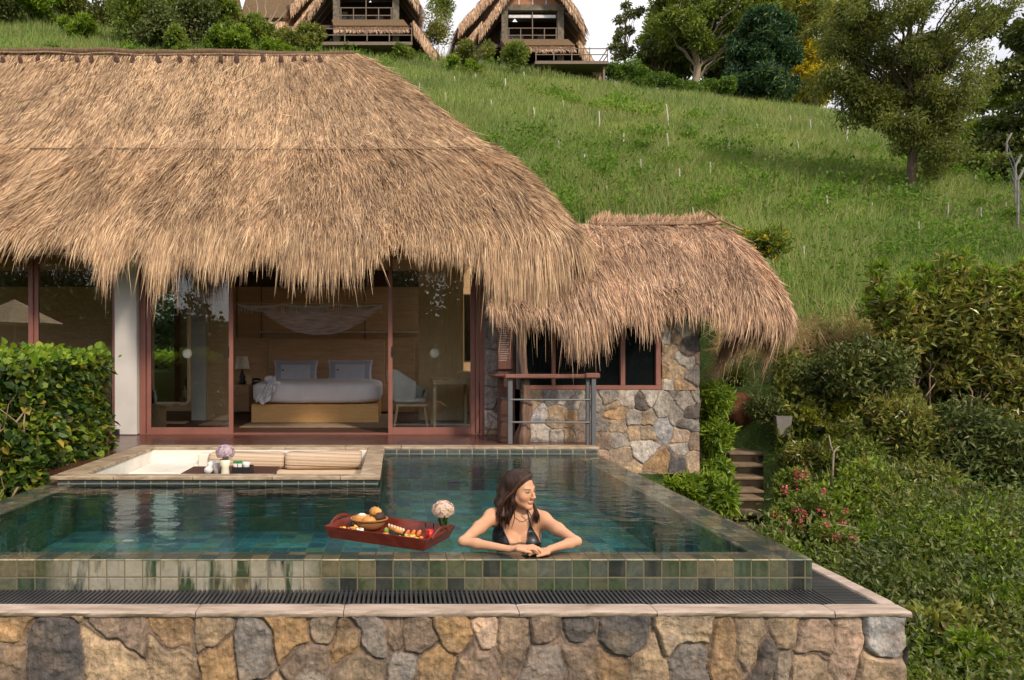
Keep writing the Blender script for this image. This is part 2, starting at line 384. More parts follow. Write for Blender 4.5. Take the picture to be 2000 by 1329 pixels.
# ------------------------------------------------------------------ stone walls as real relief
SCOL = {'o': (.41, .27, .15), 't': (.39, .295, .205), 'b': (.25, .19, .155), 'g': (.26, .24, .235), 's': (.10, .095, .10),
        'l': (.44, .41, .38), 'p': (.50, .36, .28), 'w': (.40, .40, .43), 'd': (.085, .08, .08), 'r': (.30, .17, .12)}
def stone_relief(O, U, W, N, L, H, seeds, cell, res=.008, depth=.035, mortar=(.25, .20, .17), warp=.03, jw=.014, asp=1.0, rope=.35, seed=1):
    """height-field of irregular stones on the plane O + u U + w W, pushed out along N."""
    r = np.random.default_rng(seed)
    O, U, W, N = [np.array(a, float) for a in (O, U, W, N)]
    S = [(s[0], s[1]) for s in seeds]; C = [SCOL[s[2]] for s in seeds]
    fill = []
    for a in np.arange(-cell, L+cell, cell):
        for k, b in enumerate(np.arange(-cell, H+cell, cell*asp)):
            p = (a+r.uniform(-.35, .35)*cell+(k % 2)*cell*.5, b+r.uniform(-.35, .35)*cell*asp)
            if all((p[0]-q[0])**2+((p[1]-q[1]))**2 > (cell*(.98 if seeds else .72))**2 for q in S): fill.append(p)
    cols = [SCOL[k] for k in 'ttbbgglosopt']
    for p in fill: S.append(p); C.append(cols[r.integers(len(cols))])
    S = np.array(S); C = np.array(C)
    nu, nw = int(L/res)+1, int(H/res)+1
    u, w = np.meshgrid(np.linspace(0, L, nu), np.linspace(0, H, nw))
    uu = u+(fbm(u/.16+seed*7, w/.16)-.5)*warp*2+(vnoise(u/.03, w/.03+seed)-.5)*warp*.2
    ww = w+(fbm(u/.16+50, w/.16+seed*3)-.5)*warp*2+(vnoise(u/.03+9, w/.03+seed)-.5)*warp*.2
    d1 = np.full(u.shape, 9e9); d2 = d1.copy(); i1 = np.zeros(u.shape, int)
    for k, (a, b) in enumerate(S):
        th = r.uniform(-.32, .32); ct, st = math.cos(th), math.sin(th); an = r.uniform(.82, 1.22)
        du = np.abs((uu-a)*ct+(ww-b)*st)*an; dw = np.abs(-(uu-a)*st+(ww-b)*ct)/asp/an
        d = (du**5+dw**5)**(1/5)+r.uniform(-.016, .016)
        m = d < d1
        d2 = np.where(m, d1, np.minimum(d2, d)); i1 = np.where(m, k, i1); d1 = np.where(m, d, d1)
    e = (d2-d1)*.5
    jw = jw*(.45+1.5*vnoise(u/.11+seed, w/.11+5)); face = sstep(jw*.30, jw*1.5, e)
    tx = r.uniform(-1, 1, len(S)); tz = r.uniform(-1, 1, len(S)); hb = r.uniform(.45, 1.1, len(S))
    rel = hb[i1]+.30*(tx[i1]*(uu-S[i1, 0])+tz[i1]*(ww-S[i1, 1]))/cell
    fc_ = fbm(u/.10+i1*3.1, w/.10); rough = (np.abs(fc_-.5)*-1.0+.10)+(fbm(u/.05+i1*2.1, w/.05)-.5)*.45+(fbm(u/.018+i1*1.7, w/.018, 3)-.5)*.25
    h = face*(rel+rough)*depth
    ridge = np.exp(-((e/(jw*.45))**2))*rope*depth*(.4+.9*vnoise(u/.2+3, w/.2))
    h = h+ridge
    col = C[i1]*(0.8+.4*r.random(len(S)))[i1][..., None]
    pat = sstep(.5, .68, fbm(u/.13+i1*5.3, w/.13+i1))[..., None]
    alt = C[(i1*7+3) % len(S)]
    col = col*(1-.55*pat)+(col*.35+alt*.65)*.55*pat
    mk = sstep(jw*.35, jw*.8, e)[..., None]
    st_ = (sstep(.42, .62, fbm(u/.5+seed, w/.5+3))*.42)[..., None]; col = col*(1-st_)+np.array([.13, .105, .09])*st_
    col = col*mk+np.array(mortar)*(1-mk)*(1+.35*np.exp(-((e/(jw*.4))**2)))[..., None]
    P = O+u[..., None]*U+w[..., None]*W+h[..., None]*N
    idx = np.arange(nu*nw).reshape(nw, nu)
    Fc = np.stack([idx[:-1, :-1], idx[:-1, 1:], idx[1:, 1:], idx[1:, :-1]], -1).reshape(-1, 4)
    if np.dot(np.cross(U, W), N) < 0: Fc = Fc[:, ::-1]
    return P.reshape(-1, 3), Fc, col.reshape(-1, 3)
def relief_part(name, parent, parts):
    Vs, Fs, Cs, n = [], [], [], 0
    for V, Fc, C in parts: Vs.append(V); Fs.append(Fc+n); Cs.append(C); n += len(V)
    return mesh_np(name, np.concatenate(Vs), np.concatenate(Fs), M['stone'], parent, smooth=True, col=np.concatenate(Cs))
X, Y, Z = (1, 0, 0), (0, 1, 0), (0, 0, 1)

# ------------------------------------------------------------------ pool
PXL, PXR, PXI, PXLI = -3.12, 2.32, 2.04, -2.84
pool = thing('swimming_pool', (0, 4, -1.0), 'infinity pool with green slate tiles, overflowing over its flat rim', 'pool')
b = MB(); DB = -.42
# bottom and inner walls (pit of the sunken seat stands in it)
b.box((PXLI-.02, 4.13, DB-.1), (PXI+.02, 8.55, DB))
b.build('pool_floor', M['tile_pool'], pool)
b = MB()
b.box((PXLI-.1, 4.156+.001, DB), (PXLI, 8.4, -.012)); b.box((PXI, 4.156+.001, DB), (PXI+.1, 8.5, -.012))
b.box((PXLI, 4.02, DB), (PXI, 4.156, -.012)); b.box((-.16, 8.27, DB), (PXI, 8.5, -.012))
b.box((-3.0, 6.337, DB), (-.167, 6.42, -.116)); b.box((-.245, 6.42, DB), (-.167, 8.27, -.116))
b.build('inner_wall', M['tile_pool'], pool)
b = MB()
b.box((-3.0, 6.335, -.115), (-.165, 6.42, .03)); b.box((-.245, 6.42, -.115), (-.165, 8.27, .03)); b.box((-.15, 8.262, -.012), (2.33, 8.35, .045))
b.build('waterline_band', M['tile_band'], pool)
def slab_grid(x0, x1, y0, y1, z0, z1): return MB().box((x0, y0, z0), (x1, y1, z1), .006)
b = MB(); b.box((PXL, 4.0, -.012), (PXR, 4.158, -.004), .003)
b.box((PXI-.002, 4.160, -.07), (PXR, 8.72, -.005), .007); b.box((PXL, 4.160, -.07), (PXLI+.002, 6.6, -.005), .007)
b.build('rim', M['tile_rim'], pool)
b = MB(); b.box((PXL+.002, 4.002, -.33), (PXR-.002, 4.02, -.0125)); b.box((PXR-.02, 4.0205, -.33), (PXR-.002, 8.6, -.0705)); b.box((PXL+.004, 4.02, -.6), (PXL+.02, 8.6, -.0705))
b.build('outer_face', M['tile_front'], pool)
# water: ripples are real relief on one sheet, reaching as a film over the rim
t = NT('water'); co = t.coord()
n1 = t.noise(t.mapv(co, scale=(1, 1.9, 1)), 3.2, 3, .5, .6); n2 = t.noise(t.mapv(co, scale=(1, 1.5, 1)), 13, 3, .5, .4)
sep = t.n('ShaderNodeSeparateXYZ', {0: co})
calm = t.math('MULTIPLY', t.n('ShaderNodeMapRange', {0: sep.outputs[1], 1: .12, 2: .8, 3: .08, 4: 1.0}).outputs[0],
              t.n('ShaderNodeMapRange', {0: sep.outputs[0], 1: 1.9, 2: 2.15, 3: 1.0, 4: .15}).outputs[0])
hh = t.math('MULTIPLY', t.math('ADD', n1, t.math('MULTIPLY', n2, .22)), calm)
nm = t.bump(hh, .17, .05)
fr = t.n('ShaderNodeFresnel', {'IOR': 1.33, 'Normal': nm}).outputs[0]
gl = t.n('ShaderNodeBsdfGlossy', {'Color': (1, 1, 1), 'Roughness': .025, 'Normal': nm}).outputs[0]
deep = t.math('MULTIPLY', t.n('ShaderNodeMapRange', {0: sep.outputs[1], 1: .15, 2: .17, 3: 0.0, 4: 1.0}).outputs[0],
              t.math('MULTIPLY', t.n('ShaderNodeMapRange', {0: sep.outputs[0], 1: 2.03, 2: 2.045, 3: 1.0, 4: 0.0}).outputs[0],
                     t.n('ShaderNodeMapRange', {0: sep.outputs[0], 1: -2.845, 2: -2.83, 3: 0.0, 4: 1.0}).outputs[0]))
tint = t.mix(deep, (.97, .98, .95), (.72, .94, .94))
tr = t.n('ShaderNodeBsdfTransparent', {'Color': tint}).outputs[0]
M['water'] = t.done(t.n('ShaderNodeMixShader', {0: fr, 1: tr, 2: gl}).outputs[0])
def rect_sheet(rects, z):
    b = MB()
    for (x0, y0, x1, y1) in rects: b.add([(x0, y0, z), (x1, y0, z), (x1, y1, z), (x0, y1, z)], [(0, 1, 2, 3)])
    return b
w = rect_sheet([(PXL+.004, 4.004, PXR-.004, 6.334), (-.164, 6.334, PXR-.004, 8.26), (PXI, 8.26, PXR-.004, 8.70), (PXL+.004, 6.334, -3.0, 6.6)], 0.0).build('pool_water', M['water'], org=(0, 4.0, 0))
props(w, 'rippled blue green water filling the pool to the brim', 'water', kind='structure')

# stone clad overflow basin round the pool: wall, coping, grating
basin = thing('overflow_basin', (0, 3.7, -2.0), 'rough stone retaining wall with pale coping round the overflow channel', 'retaining wall')
WX0, WX1, WY = -3.6, 2.58, 3.665
fs = [(20,1230,'o'),(10,1300,'b'),(92,1265,'s'),(225,1222,'b'),(225,1280,'t'),(350,1222,'o'),(352,1290,'t'),(408,1240,'t'),(425,1300,'o'),(500,1262,'g'),
      (572,1228,'o'),(628,1226,'t'),(600,1290,'b'),(692,1245,'o'),(715,1305,'t'),(727,1238,'g'),(766,1235,'b'),(812,1245,'b'),(790,1300,'g'),(885,1242,'o'),
      (852,1305,'o'),(950,1242,'p'),(925,1300,'b'),(1010,1250,'b'),(1058,1232,'b'),(1055,1292,'g'),(1130,1228,'s'),(1128,1290,'b'),(1218,1240,'s'),(1262,1300,'t'),(1190,1305,'o'),
      (1345,1225,'t'),(1350,1295,'g'),(1412,1262,'o'),(1455,1255,'t'),(1535,1235,'t'),(1490,1290,'s'),(1530,1300,'g'),(1582,1252,'p'),(1575,1305,'t'),(1645,1262,'p'),(1722,1252,'w'),(1722,1322,'t')]
seeds = []
for (px, py, c) in fs:
    p = at(px, py, WY); seeds.append((p[0]-WX0, p[2]+1.6, c))
f1 = stone_relief((WX0, WY, -1.6), X, Z, (0, -1, 0), WX1-WX0, 1.415, seeds, .29, .006, .038, jw=.0062, warp=.026, asp=1.3, seed=4, mortar=(.17, .13, .11))
f2 = stone_relief((WX1, WY, -1.6), Y, Z, (1, 0, 0), 5.2, 1.415, [], .24, .02, .034, jw=.012, seed=5)
relief_part('stone_facing', basin, [f1, f2])
b = MB(); b.box((WX0, WY+.01, -1.7), (WX1-.01, 3.75, -.186)); b.box((2.5, 3.75, -1.7), (WX1-.01, 8.86, -.186)); b.box((WX0, 3.75, -1.7), (2.5, 8.6, -.9))
b.build('wall_core', M['concrete'], basin)
def rough_bar(b, p0, p1, w0, w1, z0, z1, axis, seed):
    """a hand-cut coping stone: wavy faces, chipped edges"""
    n = max(6, int(abs(p1-p0)/.035)); V = []
    prof = [(0, .25), (0, .75), (.06, 1.0), (.5, 1.0), (.94, 1.0), (1, .8), (1, .2), (.9, 0), (.1, 0)]
    for i in range(n+1):
        t_ = p0+(p1-p0)*i/n; en = .004 if i in (0, n) else 0
        for k, (a, c_) in enumerate(prof):
            d1 = (float(fbm(t_*5+seed*3.1, k*.7+seed))-.5)*.022+(float(vnoise(t_*31+seed, k*2.3))-.5)*.007; d2 = (float(fbm(t_*4+seed, 9+k*.2))-.5)*.010
            aa = w0+(w1-w0)*a+(d1 if a in (0, .06) else 0)+(-d1*.4 if a == 1 else 0); zz = z0+(z1-z0)*c_+(d2 if c_ < .9 else d2*.35)-en
            V.append((t_, aa, zz) if axis == 'x' else (aa, t_, zz))
    m = len(prof); Fc = [(i*m+k, i*m+(k+1) % m, (i+1)*m+(k+1) % m, (i+1)*m+k) for i in range(n) for k in range(m)]+[tuple(range(m))[::-1], tuple(n*m+k for k in range(m))]
    b.add(V, Fc)
b = MB()
cuts = [WX0, -2.95, -1.02, -.27, .62, 1.32, 2.22, 2.61]
for k, (a, c_) in enumerate(zip(cuts[:-1], cuts[1:])): rough_bar(b, a+.002, c_-.002, 3.630, 3.742, -.196, -.160, 'x', k+1)
yy = [3.744, 4.5, 5.3, 6.2, 7.2, 8.1, 8.86]
for k, (a, c_) in enumerate(zip(yy[:-1], yy[1:])): rough_bar(b, a+.002, c_-.002, 2.61, 2.525, -.196, -.160, 'y', k+20)
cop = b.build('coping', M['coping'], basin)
b = MB()
x = WX0
while x < 2.32:
    b.box((x, 3.745, -.188), (x+.013, 3.995, -.170)); x += .0255
b.box((WX0, 3.953, -.1875), (2.32, 3.960, -.1745)); b.box((WX0, 3.78, -.1875), (2.32, 3.786, -.1745))
y = 3.748
while y < 8.7:
    b.box((2.326, y, -.188), (2.52, y+.013, -.170)); y += .0255
b.build('drain_grating', M['grate'], basin)
t = NT('drain_water'); M['drain_water'] = t.done(t.princ((.012, .05, .07), .05, .6))
b = MB(); b.box((WX0, 3.75, -.9), (2.5, 3.999, -.27)); b.box((2.33, 4.0, -.9), (2.498, 8.6, -.27)); b.build('channel_water', M['drain_water'], basin)

# ------------------------------------------------------------------ sunken seat in the pool, deck
pit = thing('sunken_lounge', (-1.6, 6.3, -.8), 'white plastered sunken seating pit with tan stone edging set into the pool', 'sunken lounge')
b = MB()
zc = .07
for a, c_ in zip([-3.06, -2.5, -1.8, -1.1, -.5], [-2.5, -1.8, -1.1, -.5, -.145]): b.box((a+.0015, 6.31, .036), (c_-.0015, 6.46, zc), .006)
for a, c_ in zip([6.462, 7.0, 7.7], [7.0, 7.7, 8.35]): b.box((-.33, a+.0015, .036), (-.145, c_-.0015, zc+.001), .006); b.box((-3.06, a+.0015, .036), (-2.82, c_-.0015, zc+.001), .006)
for a, c_ in zip([-3.06, -2.2, -1.3, -.6, .05, .9, 1.6], [-2.2, -1.3, -.6, .05, .9, 1.6, 2.36]): b.box((a+.0015, 8.352, .036), (c_-.0015, 8.56, zc-.001), .006)
b.build('edging', M['coping_y'], pit)
b = MB()
b.box((-2.99, 6.421, -.85), (-2.83, 8.35, .0355)); b.box((-.325, 6.42, -.85), (-.25, 8.35, .0355)); b.box((-2.83, 8.30, -.85), (-.325, 8.40, .0355)); b.box((-2.83, 6.42, -.85), (-.325, 6.455, .0355))
b.box((-2.83, 6.455, -.85), (-.325, 8.30, -.72))
b.build('plaster_lining', M['plaster'], pit)
b = MB(); b.box((-2.83, 7.55, -.72), (-2.25, 8.30, -.10), .01); b.box((-2.25, 8.12, -.72), (-2.13, 8.30, .02), .01)
b.build('ledge', M['plaster'], pit)
M['seat_cloth'] = m_simple('seat_cloth', (.60, .46, .32), .9, .15, .08, 6, .2)
b = MB(); b.box((-2.13, 7.45, -.72), (-.325, 8.30, -.155), .02); b.box((-.85, 6.46, -.72), (-.325, 7.448, -.155), .02)
b.build('bench', M['seat_cloth'], pit)
t = NT('striped_cloth'); co = t.coord(); z_ = t.n('ShaderNodeSeparateXYZ', {0: t.vmath('ADD', co, t.vmath('SCALE', co))}).outputs[2]
w_ = t.math('ADD', t.math('MULTIPLY', t.n('ShaderNodeSeparateXYZ', {0: co}).outputs[2], 1.0), t.math('MULTIPLY', t.n('ShaderNodeSeparateXYZ', {0: co}).outputs[0], .035))
s_ = t.noise(t.n('ShaderNodeCombineXYZ', {0: 0.0, 1: 0.0, 2: t.math('MULTIPLY', w_, 34)}).outputs[0], 1.0, 2)
c = t.ramp(s_, [(.34, (.10, .06, .045)), (.42, (.34, .25, .19)), (.50, (.58, .46, .35)), (.57, (.28, .20, .15)), (.68, (.50, .40, .30))])
M['stripe'] = t.done(t.princ(c, .9, .15, t.bump(t.noise(co, 12, 3), .3, .02)))
def cushion(x0, x1, y, z0, z1, label, name='bolster_cushion', tilt=0):
    b = MB(); n, m = 24, 28; V = []
    for i in range(n+1):
        tt = i/n; xx = x0+(x1-x0)*tt; e = 1-abs(2*tt-1)**10; e = max(e, .0)**.5; q = .78+.22*e
        for k in range(m):
            a = 2*math.pi*k/m; ca, sa = math.cos(a), math.sin(a)
            rr = (abs(ca)**3+abs(sa)**3)**(-1/3)
            V.append((xx, y+.105*q*ca*rr, (z0+z1)/2+(z1-z0)/2*q*sa*rr*(1+.02*math.sin(xx*9))+tilt*(tt-.5)))
    Fc = [(i*m+k, i*m+(k+1) % m, (i+1)*m+(k+1) % m, (i+1)*m+k) for i in range(n) for k in range(m)]+[tuple(range(m))[::-1], tuple(n*m+k for k in range(m))]
    b.add(V, Fc); o = b.build(name, M['stripe'], org=((x0+x1)/2, y, z0), smooth=True, uv=None)
    return props(o, label, 'cushion', 'striped cushions in the sunken seat')
cushion(-2.13, -1.275, 8.17, -.152, .040, 'long striped bolster cushion behind the purple flower vase')
cushion(-1.26, -.40, 8.15, -.152, .055, 'long striped bolster cushion beside the right end wall of the pit', tilt=.02)

b = MB(); ystart = 8.565
for k in range(9): b.box((-9.0, ystart+k*.135, 0.0), (2.38, ystart+k*.135+.131, .066), .003)
b.box((-5.6, 6.6, 0.0), (-3.065, 8.56, .066))
dk = b.build('wooden_deck', M['deck'], org=(0, 9, 0)); props(dk, 'polished dark red wooden deck between the pool and the glass doors', 'deck')
b = MB(); b.box((-9.0, 8.6, -1.5), (2.36, 9.7, -.002)); b.box((-5.6, 6.62, -1.5), (-3.13, 8.55, -.002)); b.build('deck_base', M['concrete'], dk)
# ------------------------------------------------------------------ the thatched villa
villa = thing('thatched_villa', (-1, 11, 0), 'large villa with shaggy thatched roof, red framed glass doors and stone walls', 'villa')
YD, DZ = 9.74, .07
def px_x(px, Y): return (px-CX)*Y/F
def py_z(py, Y): return CAMZ-(py-CY)*Y/F
# ---- thatch
def strands(P, D0, U, L, wid, nseg=3, droop=.0, lift=None, grav=0.0):
    pass
class Roof:
    """profile rows: (Y, z, Xright, r) from ridge to eave and beyond; XL left end."""
    def __init__(s, rows, n_eave, XL, x0, pw=1.25, yback=None, leftround=None):
        s.rows = np.array(rows, float); s.k = n_eave; s.XL = XL; s.x0 = x0; s.pw = pw
        d = np.sqrt(np.sum(np.diff(s.rows[:, :2], axis=0)**2, 1)); s.S = np.concatenate([[0], np.cumsum(d)]); s.se = s.S[n_eave]
        s.yb = yback if yback is not None else s.rows[0, 0]; s.lr = leftround
    def prof(s, sv):
        return [np.interp(sv, s.S, s.rows[:, i]) for i in range(4)]
    def point(s, a, sv):
        """a: in metres along the eave: front part XL..Xe-r, then arc, then side; vectorised"""
        Yf, z, Xr, r = s.prof(sv)
        Ye, ze, Xe, re = [v for v in s.prof(np.array([s.se]))]; Xe, re = Xe[0], re[0]
        fe = Xe-re; arc = re*math.pi/2
        w = np.clip((a-s.x0)/(fe-s.x0), 0, 1)**s.pw
        shift = (fe)-(Xr-r)
        xf = a-shift*w
        if s.lr is not None:
            wl = np.clip((s.lr[0]-a)/(s.lr[0]-s.XL), 0, 1)**1.5; xf = xf+wl*np.interp(sv, s.S[[0, s.k]], [s.lr[1], 0])
            xf = xf
        ph = np.clip((a-fe)/arc, 0, 1)*math.pi/2
        back = np.clip(a-fe-arc, 0, None)
        Le = (s.yb-(Ye[0]+re)); Ls = s.yb-(Yf+r)
        fr = back/max(Le, .01)
        X = np.where(a <= fe, xf, (Xr-r)+r*np.sin(ph)); Yy = np.where(a <= fe, Yf, (Yf+r)-r*np.cos(ph)+fr*Ls)
        return np.stack([X, Yy, z], -1)
    def amax(s):
        Ye, ze, Xe, re = s.prof(np.array([s.se])); return Xe[0]-re[0]+re[0]*math.pi/2, (s.yb-(Ye[0]+re[0]))
    def shell(s, inset, down, amx, na=150, ns=46):
        a = np.linspace(s.XL, amx, na); sv = np.linspace(0, s.se-.10, ns); A, SV = np.meshgrid(a, sv)
        P = s.point(A, SV); P[..., 2] += -down+.02*(fbm(A*1.7, SV*1.7)-.5)*4; P[..., 1] += inset
        P[..., 2] += .05*(vnoise(A*4, SV*2.5)-.5)
        return P
def grid_faces(n, m, off=0):
    i = np.arange(n*m).reshape(n, m)+off
    return np.stack([i[:-1, :-1], i[:-1, 1:], i[1:, 1:], i[1:, :-1]], -1).reshape(-1, 4)
def thatch_strands(roof, n, s_rng, L_rng, wid, amx, lift=(.01, .06), lat=.06, hang=0.0, seed=0, eave_len=None, spow=1.0, clump=.5, amin=None):
    r = np.random.default_rng(seed)
    a = r.uniform(roof.XL if amin is None else amin, amx, n); s0 = s_rng[0]+(s_rng[1]-s_rng[0])*r.random(n)**spow
    L = r.uniform(L_rng[0], L_rng[1], n)
    if eave_len is not None: L = L*eave_len(a)
    # clumping: pull roots of a tuft together towards the tip
    tuft = (vnoise(a*7.0, s0*1.6)-.5); tuft2 = vnoise(a*2.3+40, s0*.7)-.5
    nseg = 3; pts = []
    dl = r.normal(0, lat, n)+tuft2*lat*2.0; lf = r.uniform(lift[0], lift[1], n)+np.clip(tuft, -.5, .5)*lift[1]*1.3
    cl = np.floor(a*11)/11+.045; 
    for k in range(nseg+1):
        t = k/nseg; sv = s0+L*t
        ins = np.minimum(sv, roof.S[-1])
        aa = a+dl*t+clump*(cl-a)*t*r.uniform(.2, 1, n)
        P = roof.point(aa, ins)
        over = np.clip(sv-roof.S[-1], 0, None); P[:, 2] -= over
        e = .02; P2 = roof.point(aa, np.minimum(ins+e, roof.S[-1]+0)); P1 = roof.point(aa, np.maximum(ins-e, 0))
        T = P2-P1; T /= (np.linalg.norm(T, axis=1, keepdims=True)+1e-9)
        Q2 = roof.point(aa+.02, ins); Q1 = roof.point(aa-.02, ins); U = Q2-Q1; U /= (np.linalg.norm(U, axis=1, keepdims=True)+1e-9)
        Nn = np.cross(U, T); Nn /= (np.linalg.norm(Nn, axis=1, keepdims=True)+1e-9); sg = np.sign(Nn[:, 2:3]+.001*(-Nn[:, 1:2])+1e-6); 
        sg = np.where((Nn[:, 1:2] > .3), -1.0, np.where(Nn[:, 2:3] < -.2, -1.0, 1.0)); Nn = Nn*sg
        P = P+Nn*(lf*(.15+.85*t**1.4))[:, None]
        P = P+r.normal(0, .004, (n, 3))
        pts.append((P, U, Nn))
    th = r.uniform(-1.1, 1.1, n); wv = wid*r.uniform(.55, 1.25, n)
    V = []; 
    for k, (P, U, Nn) in enumerate(pts):
        W = U*np.cos(th)[:, None]+Nn*np.sin(th)[:, None]; q = wv*[.6, 1.0, .8, .12][k]
        V.append(P-W*q[:, None]/2); V.append(P+W*q[:, None]/2)
    V = np.stack(V, 1)   # n, 8, 3
    base = (np.arange(n)*8)[:, None]
    Fc = np.concatenate([base+np.array([2*k, 2*k+1, 2*k+3, 2*k+2]) for k in range(nseg)], 0)
    return V.reshape(-1, 3), Fc
# main roof (front profile from the picture; right hand end is a rounded hip)
def prow(py, Y, pxsil, r): return (Y, py_z(py, Y), px_x(pxsil, Y), r)
main_rows = [prow(104, 12.6, 700, .04), prow(160, 11.97, 797, .18), prow(230, 11.23, 893, .30), prow(290, 10.6, 972, .42), prow(330, 10.2, 1030, .5),
             prow(380, 9.7, 1088, .62), prow(420, 9.35, 1128, .72), prow(450, 9.1, 1160, .8), prow(470, 8.98, 1176, .82), prow(500, 8.85, 1186, .85), prow(535, 8.74, 1190, .85), prow(600, 8.66, 1192, .85), prow(650, 8.63, 1192, .85)]
MR = Roof(main_rows, 8, -9.4, -2.6, 1.25, yback=13.6)
an_rows = [prow(437, 10.3, 1398, .10), prow(455, 9.95, 1450, .3), prow(500, 9.5, 1506, .5), prow(560, 8.95, 1562, .72), prow(595, 8.72, 1582, .8), prow(620, 8.57, 1592, .85), prow(650, 8.46, 1592, .85), prow(700, 8.40, 1580, .85), prow(760, 8.38, 1566, .85)]
AR = Roof(an_rows, 4, 1.12, 2.2, 1.2, yback=11.0, leftround=(3.0, 1.35))
am_m = MR.amax()[0]+1.6; am_a = AR.amax()[0]+1.2
TH1 = [(.15, .10, .06), (.46, .32, .195), (.62, .45, .28), (.36, .24, .155), (.72, .54, .34), (.86, .67, .42), (.27, .18, .12), (.95, .78, .50), (.54, .38, .24), (.76, .58, .37)]
TH2 = [(.14, .09, .06), (.45, .30, .20), (.62, .43, .29), (.33, .21, .15), (.72, .52, .34), (.87, .66, .42), (.25, .16, .12), (.95, .76, .50), (.54, .365, .25), (.75, .55, .36)]
M['thatch'] = m_thatch('thatch', TH1); M['thatch2'] = m_thatch('thatch_red', TH2)
t = NT('thatch_base'); co = t.coord(); f = t.noise(t.mapv(co, scale=(9, 1, 1)), 7, 5, .7, .3)
M['thatch_base'] = t.done(t.princ(t.ramp(f, [(.3, (.08, .055, .035)), (.7, (.25, .17, .105))]), .95, .1, t.bump(f, .8, .03)))
def fringe_len(a):
    # lengths of the ragged eave fringe, from the picture
    px = 775+np.asarray(a)*1400/8.7
    y = np.interp(px, [-100, 30, 100, 200, 290, 350, 450, 560, 680, 760, 850, 930, 1010, 1200], [505, 500, 520, 562, 585, 560, 552, 545, 560, 528, 545, 570, 610, 600])
    return np.clip((y-450)/112*(0.52+.72*vnoise(np.asarray(a)*3.1, np.asarray(a)*0+4)), .3, 1.9)
def fringe_len2(a):
    px = 775+np.asarray(a)*1400/8.35
    y = np.interp(px, [950, 990, 1050, 1100, 1200, 1270, 1350, 1450, 1550, 1700], [625, 655, 665, 705, 668, 680, 645, 662, 680, 685])
    return np.clip((y-605)/95*(0.55+.75*vnoise(np.asarray(a)*3.3+7, np.asarray(a)*0+2)), .3, 1.9)*(1+.75*sstep(3.5, 4.5, np.asarray(a)))
def roof_part(name, roof, amx, mat, counts, fr, seeds, wid):
    P = roof.shell(0, .03, amx); V1 = P.reshape(-1, 3); n, m = P.shape[:2]
    P2 = roof.shell(.10, .20, amx); V2 = P2.reshape(-1, 3)
    Vs = [V1, V2]; Fs = [grid_faces(n, m), grid_faces(n, m, n*m)[:, ::-1]]; c = 2*n*m
    # back slope
    ridge = P[0]; far = ridge.copy(); far[:, 1] += (ridge[:, 2]-2.2)*.95; far[:, 2] = 2.2
    Vs += [ridge, far]; Fs.append(np.stack([np.arange(m-1)+c+1, np.arange(m-1)+c, np.arange(m-1)+c+m, np.arange(m-1)+c+m+1], 1)); c += 2*m
    nb = c; mi = [0]*sum(len(f) for f in Fs)
    for i, kw in enumerate(counts):
        V, Fc = thatch_strands(roof, seed=seeds+i, amx=amx, **kw); Vs.append(V); Fs.append(Fc+c); c += len(V); mi += [1]*len(Fc)
    return mesh_np(name, np.concatenate(Vs), np.concatenate(Fs), [M['thatch_base'], mat], villa, mi=mi, smooth=False)
roof_part('thatched_roof', MR, am_m, M['thatch'], [
    dict(n=106000, s_rng=(0, MR.se-.3), L_rng=(.14, .36), wid=.0085, lift=(.0, .030), lat=.016, clump=.2),
    dict(n=58000, s_rng=(2.7, MR.se-.2), L_rng=(.30, .7), wid=.009, lift=(.01, .13), lat=.06, clump=.65),
    dict(n=21500, s_rng=(MR.se-.62, MR.se-.1), L_rng=(.50, .92), wid=.0105, lift=(.0, .11), lat=.035, clump=.75, eave_len=fringe_len),
    dict(n=7000, s_rng=(MR.se-.45, MR.se-.1), L_rng=(.25, .62), wid=.010, lift=(-.12, .02), lat=.05, clump=.5, eave_len=fringe_len),
    dict(n=900, s_rng=(MR.se-.35, MR.se-.1), L_rng=(.7, 1.12), wid=.011, lift=(.0, .08), lat=.10, clump=.85, eave_len=fringe_len),
    dict(n=3500, s_rng=(.1, MR.se-.4), L_rng=(.12, .5), wid=.009, lift=(.03, .13), lat=.16, clump=.1),
], None, 11, .01)
roof_part('annex_thatch', AR, am_a, M['thatch2'], [
    dict(n=26000, s_rng=(0, AR.se-.2), L_rng=(.18, .5), wid=.009, lift=(.0, .04), lat=.04, clump=.3),
    dict(n=20000, s_rng=(.5, AR.se-.15), L_rng=(.3, .7), wid=.009, lift=(.02, .09), lat=.05, clump=.5),
    dict(n=10500, s_rng=(AR.se-.55, AR.se-.05), L_rng=(.5, .9), wid=.012, lift=(.0, .11), lat=.035, clump=.75, eave_len=fringe_len2),
    dict(n=500, s_rng=(AR.se-.3, AR.se-.05), L_rng=(.7, 1.1), wid=.011, lift=(.0, .09), lat=.10, clump=.85, eave_len=fringe_len2),
    dict(n=1800, s_rng=(.1, AR.se-.3), L_rng=(.12, .5), wid=.009, lift=(.03, .12), lat=.16, clump=.1),
    dict(n=4500, s_rng=(AR.se-.4, AR.se-.05), L_rng=(.25, .6), wid=.011, lift=(-.1, .02), lat=.05, clump=.5, eave_len=fringe_len2),
], None, 31, .01)
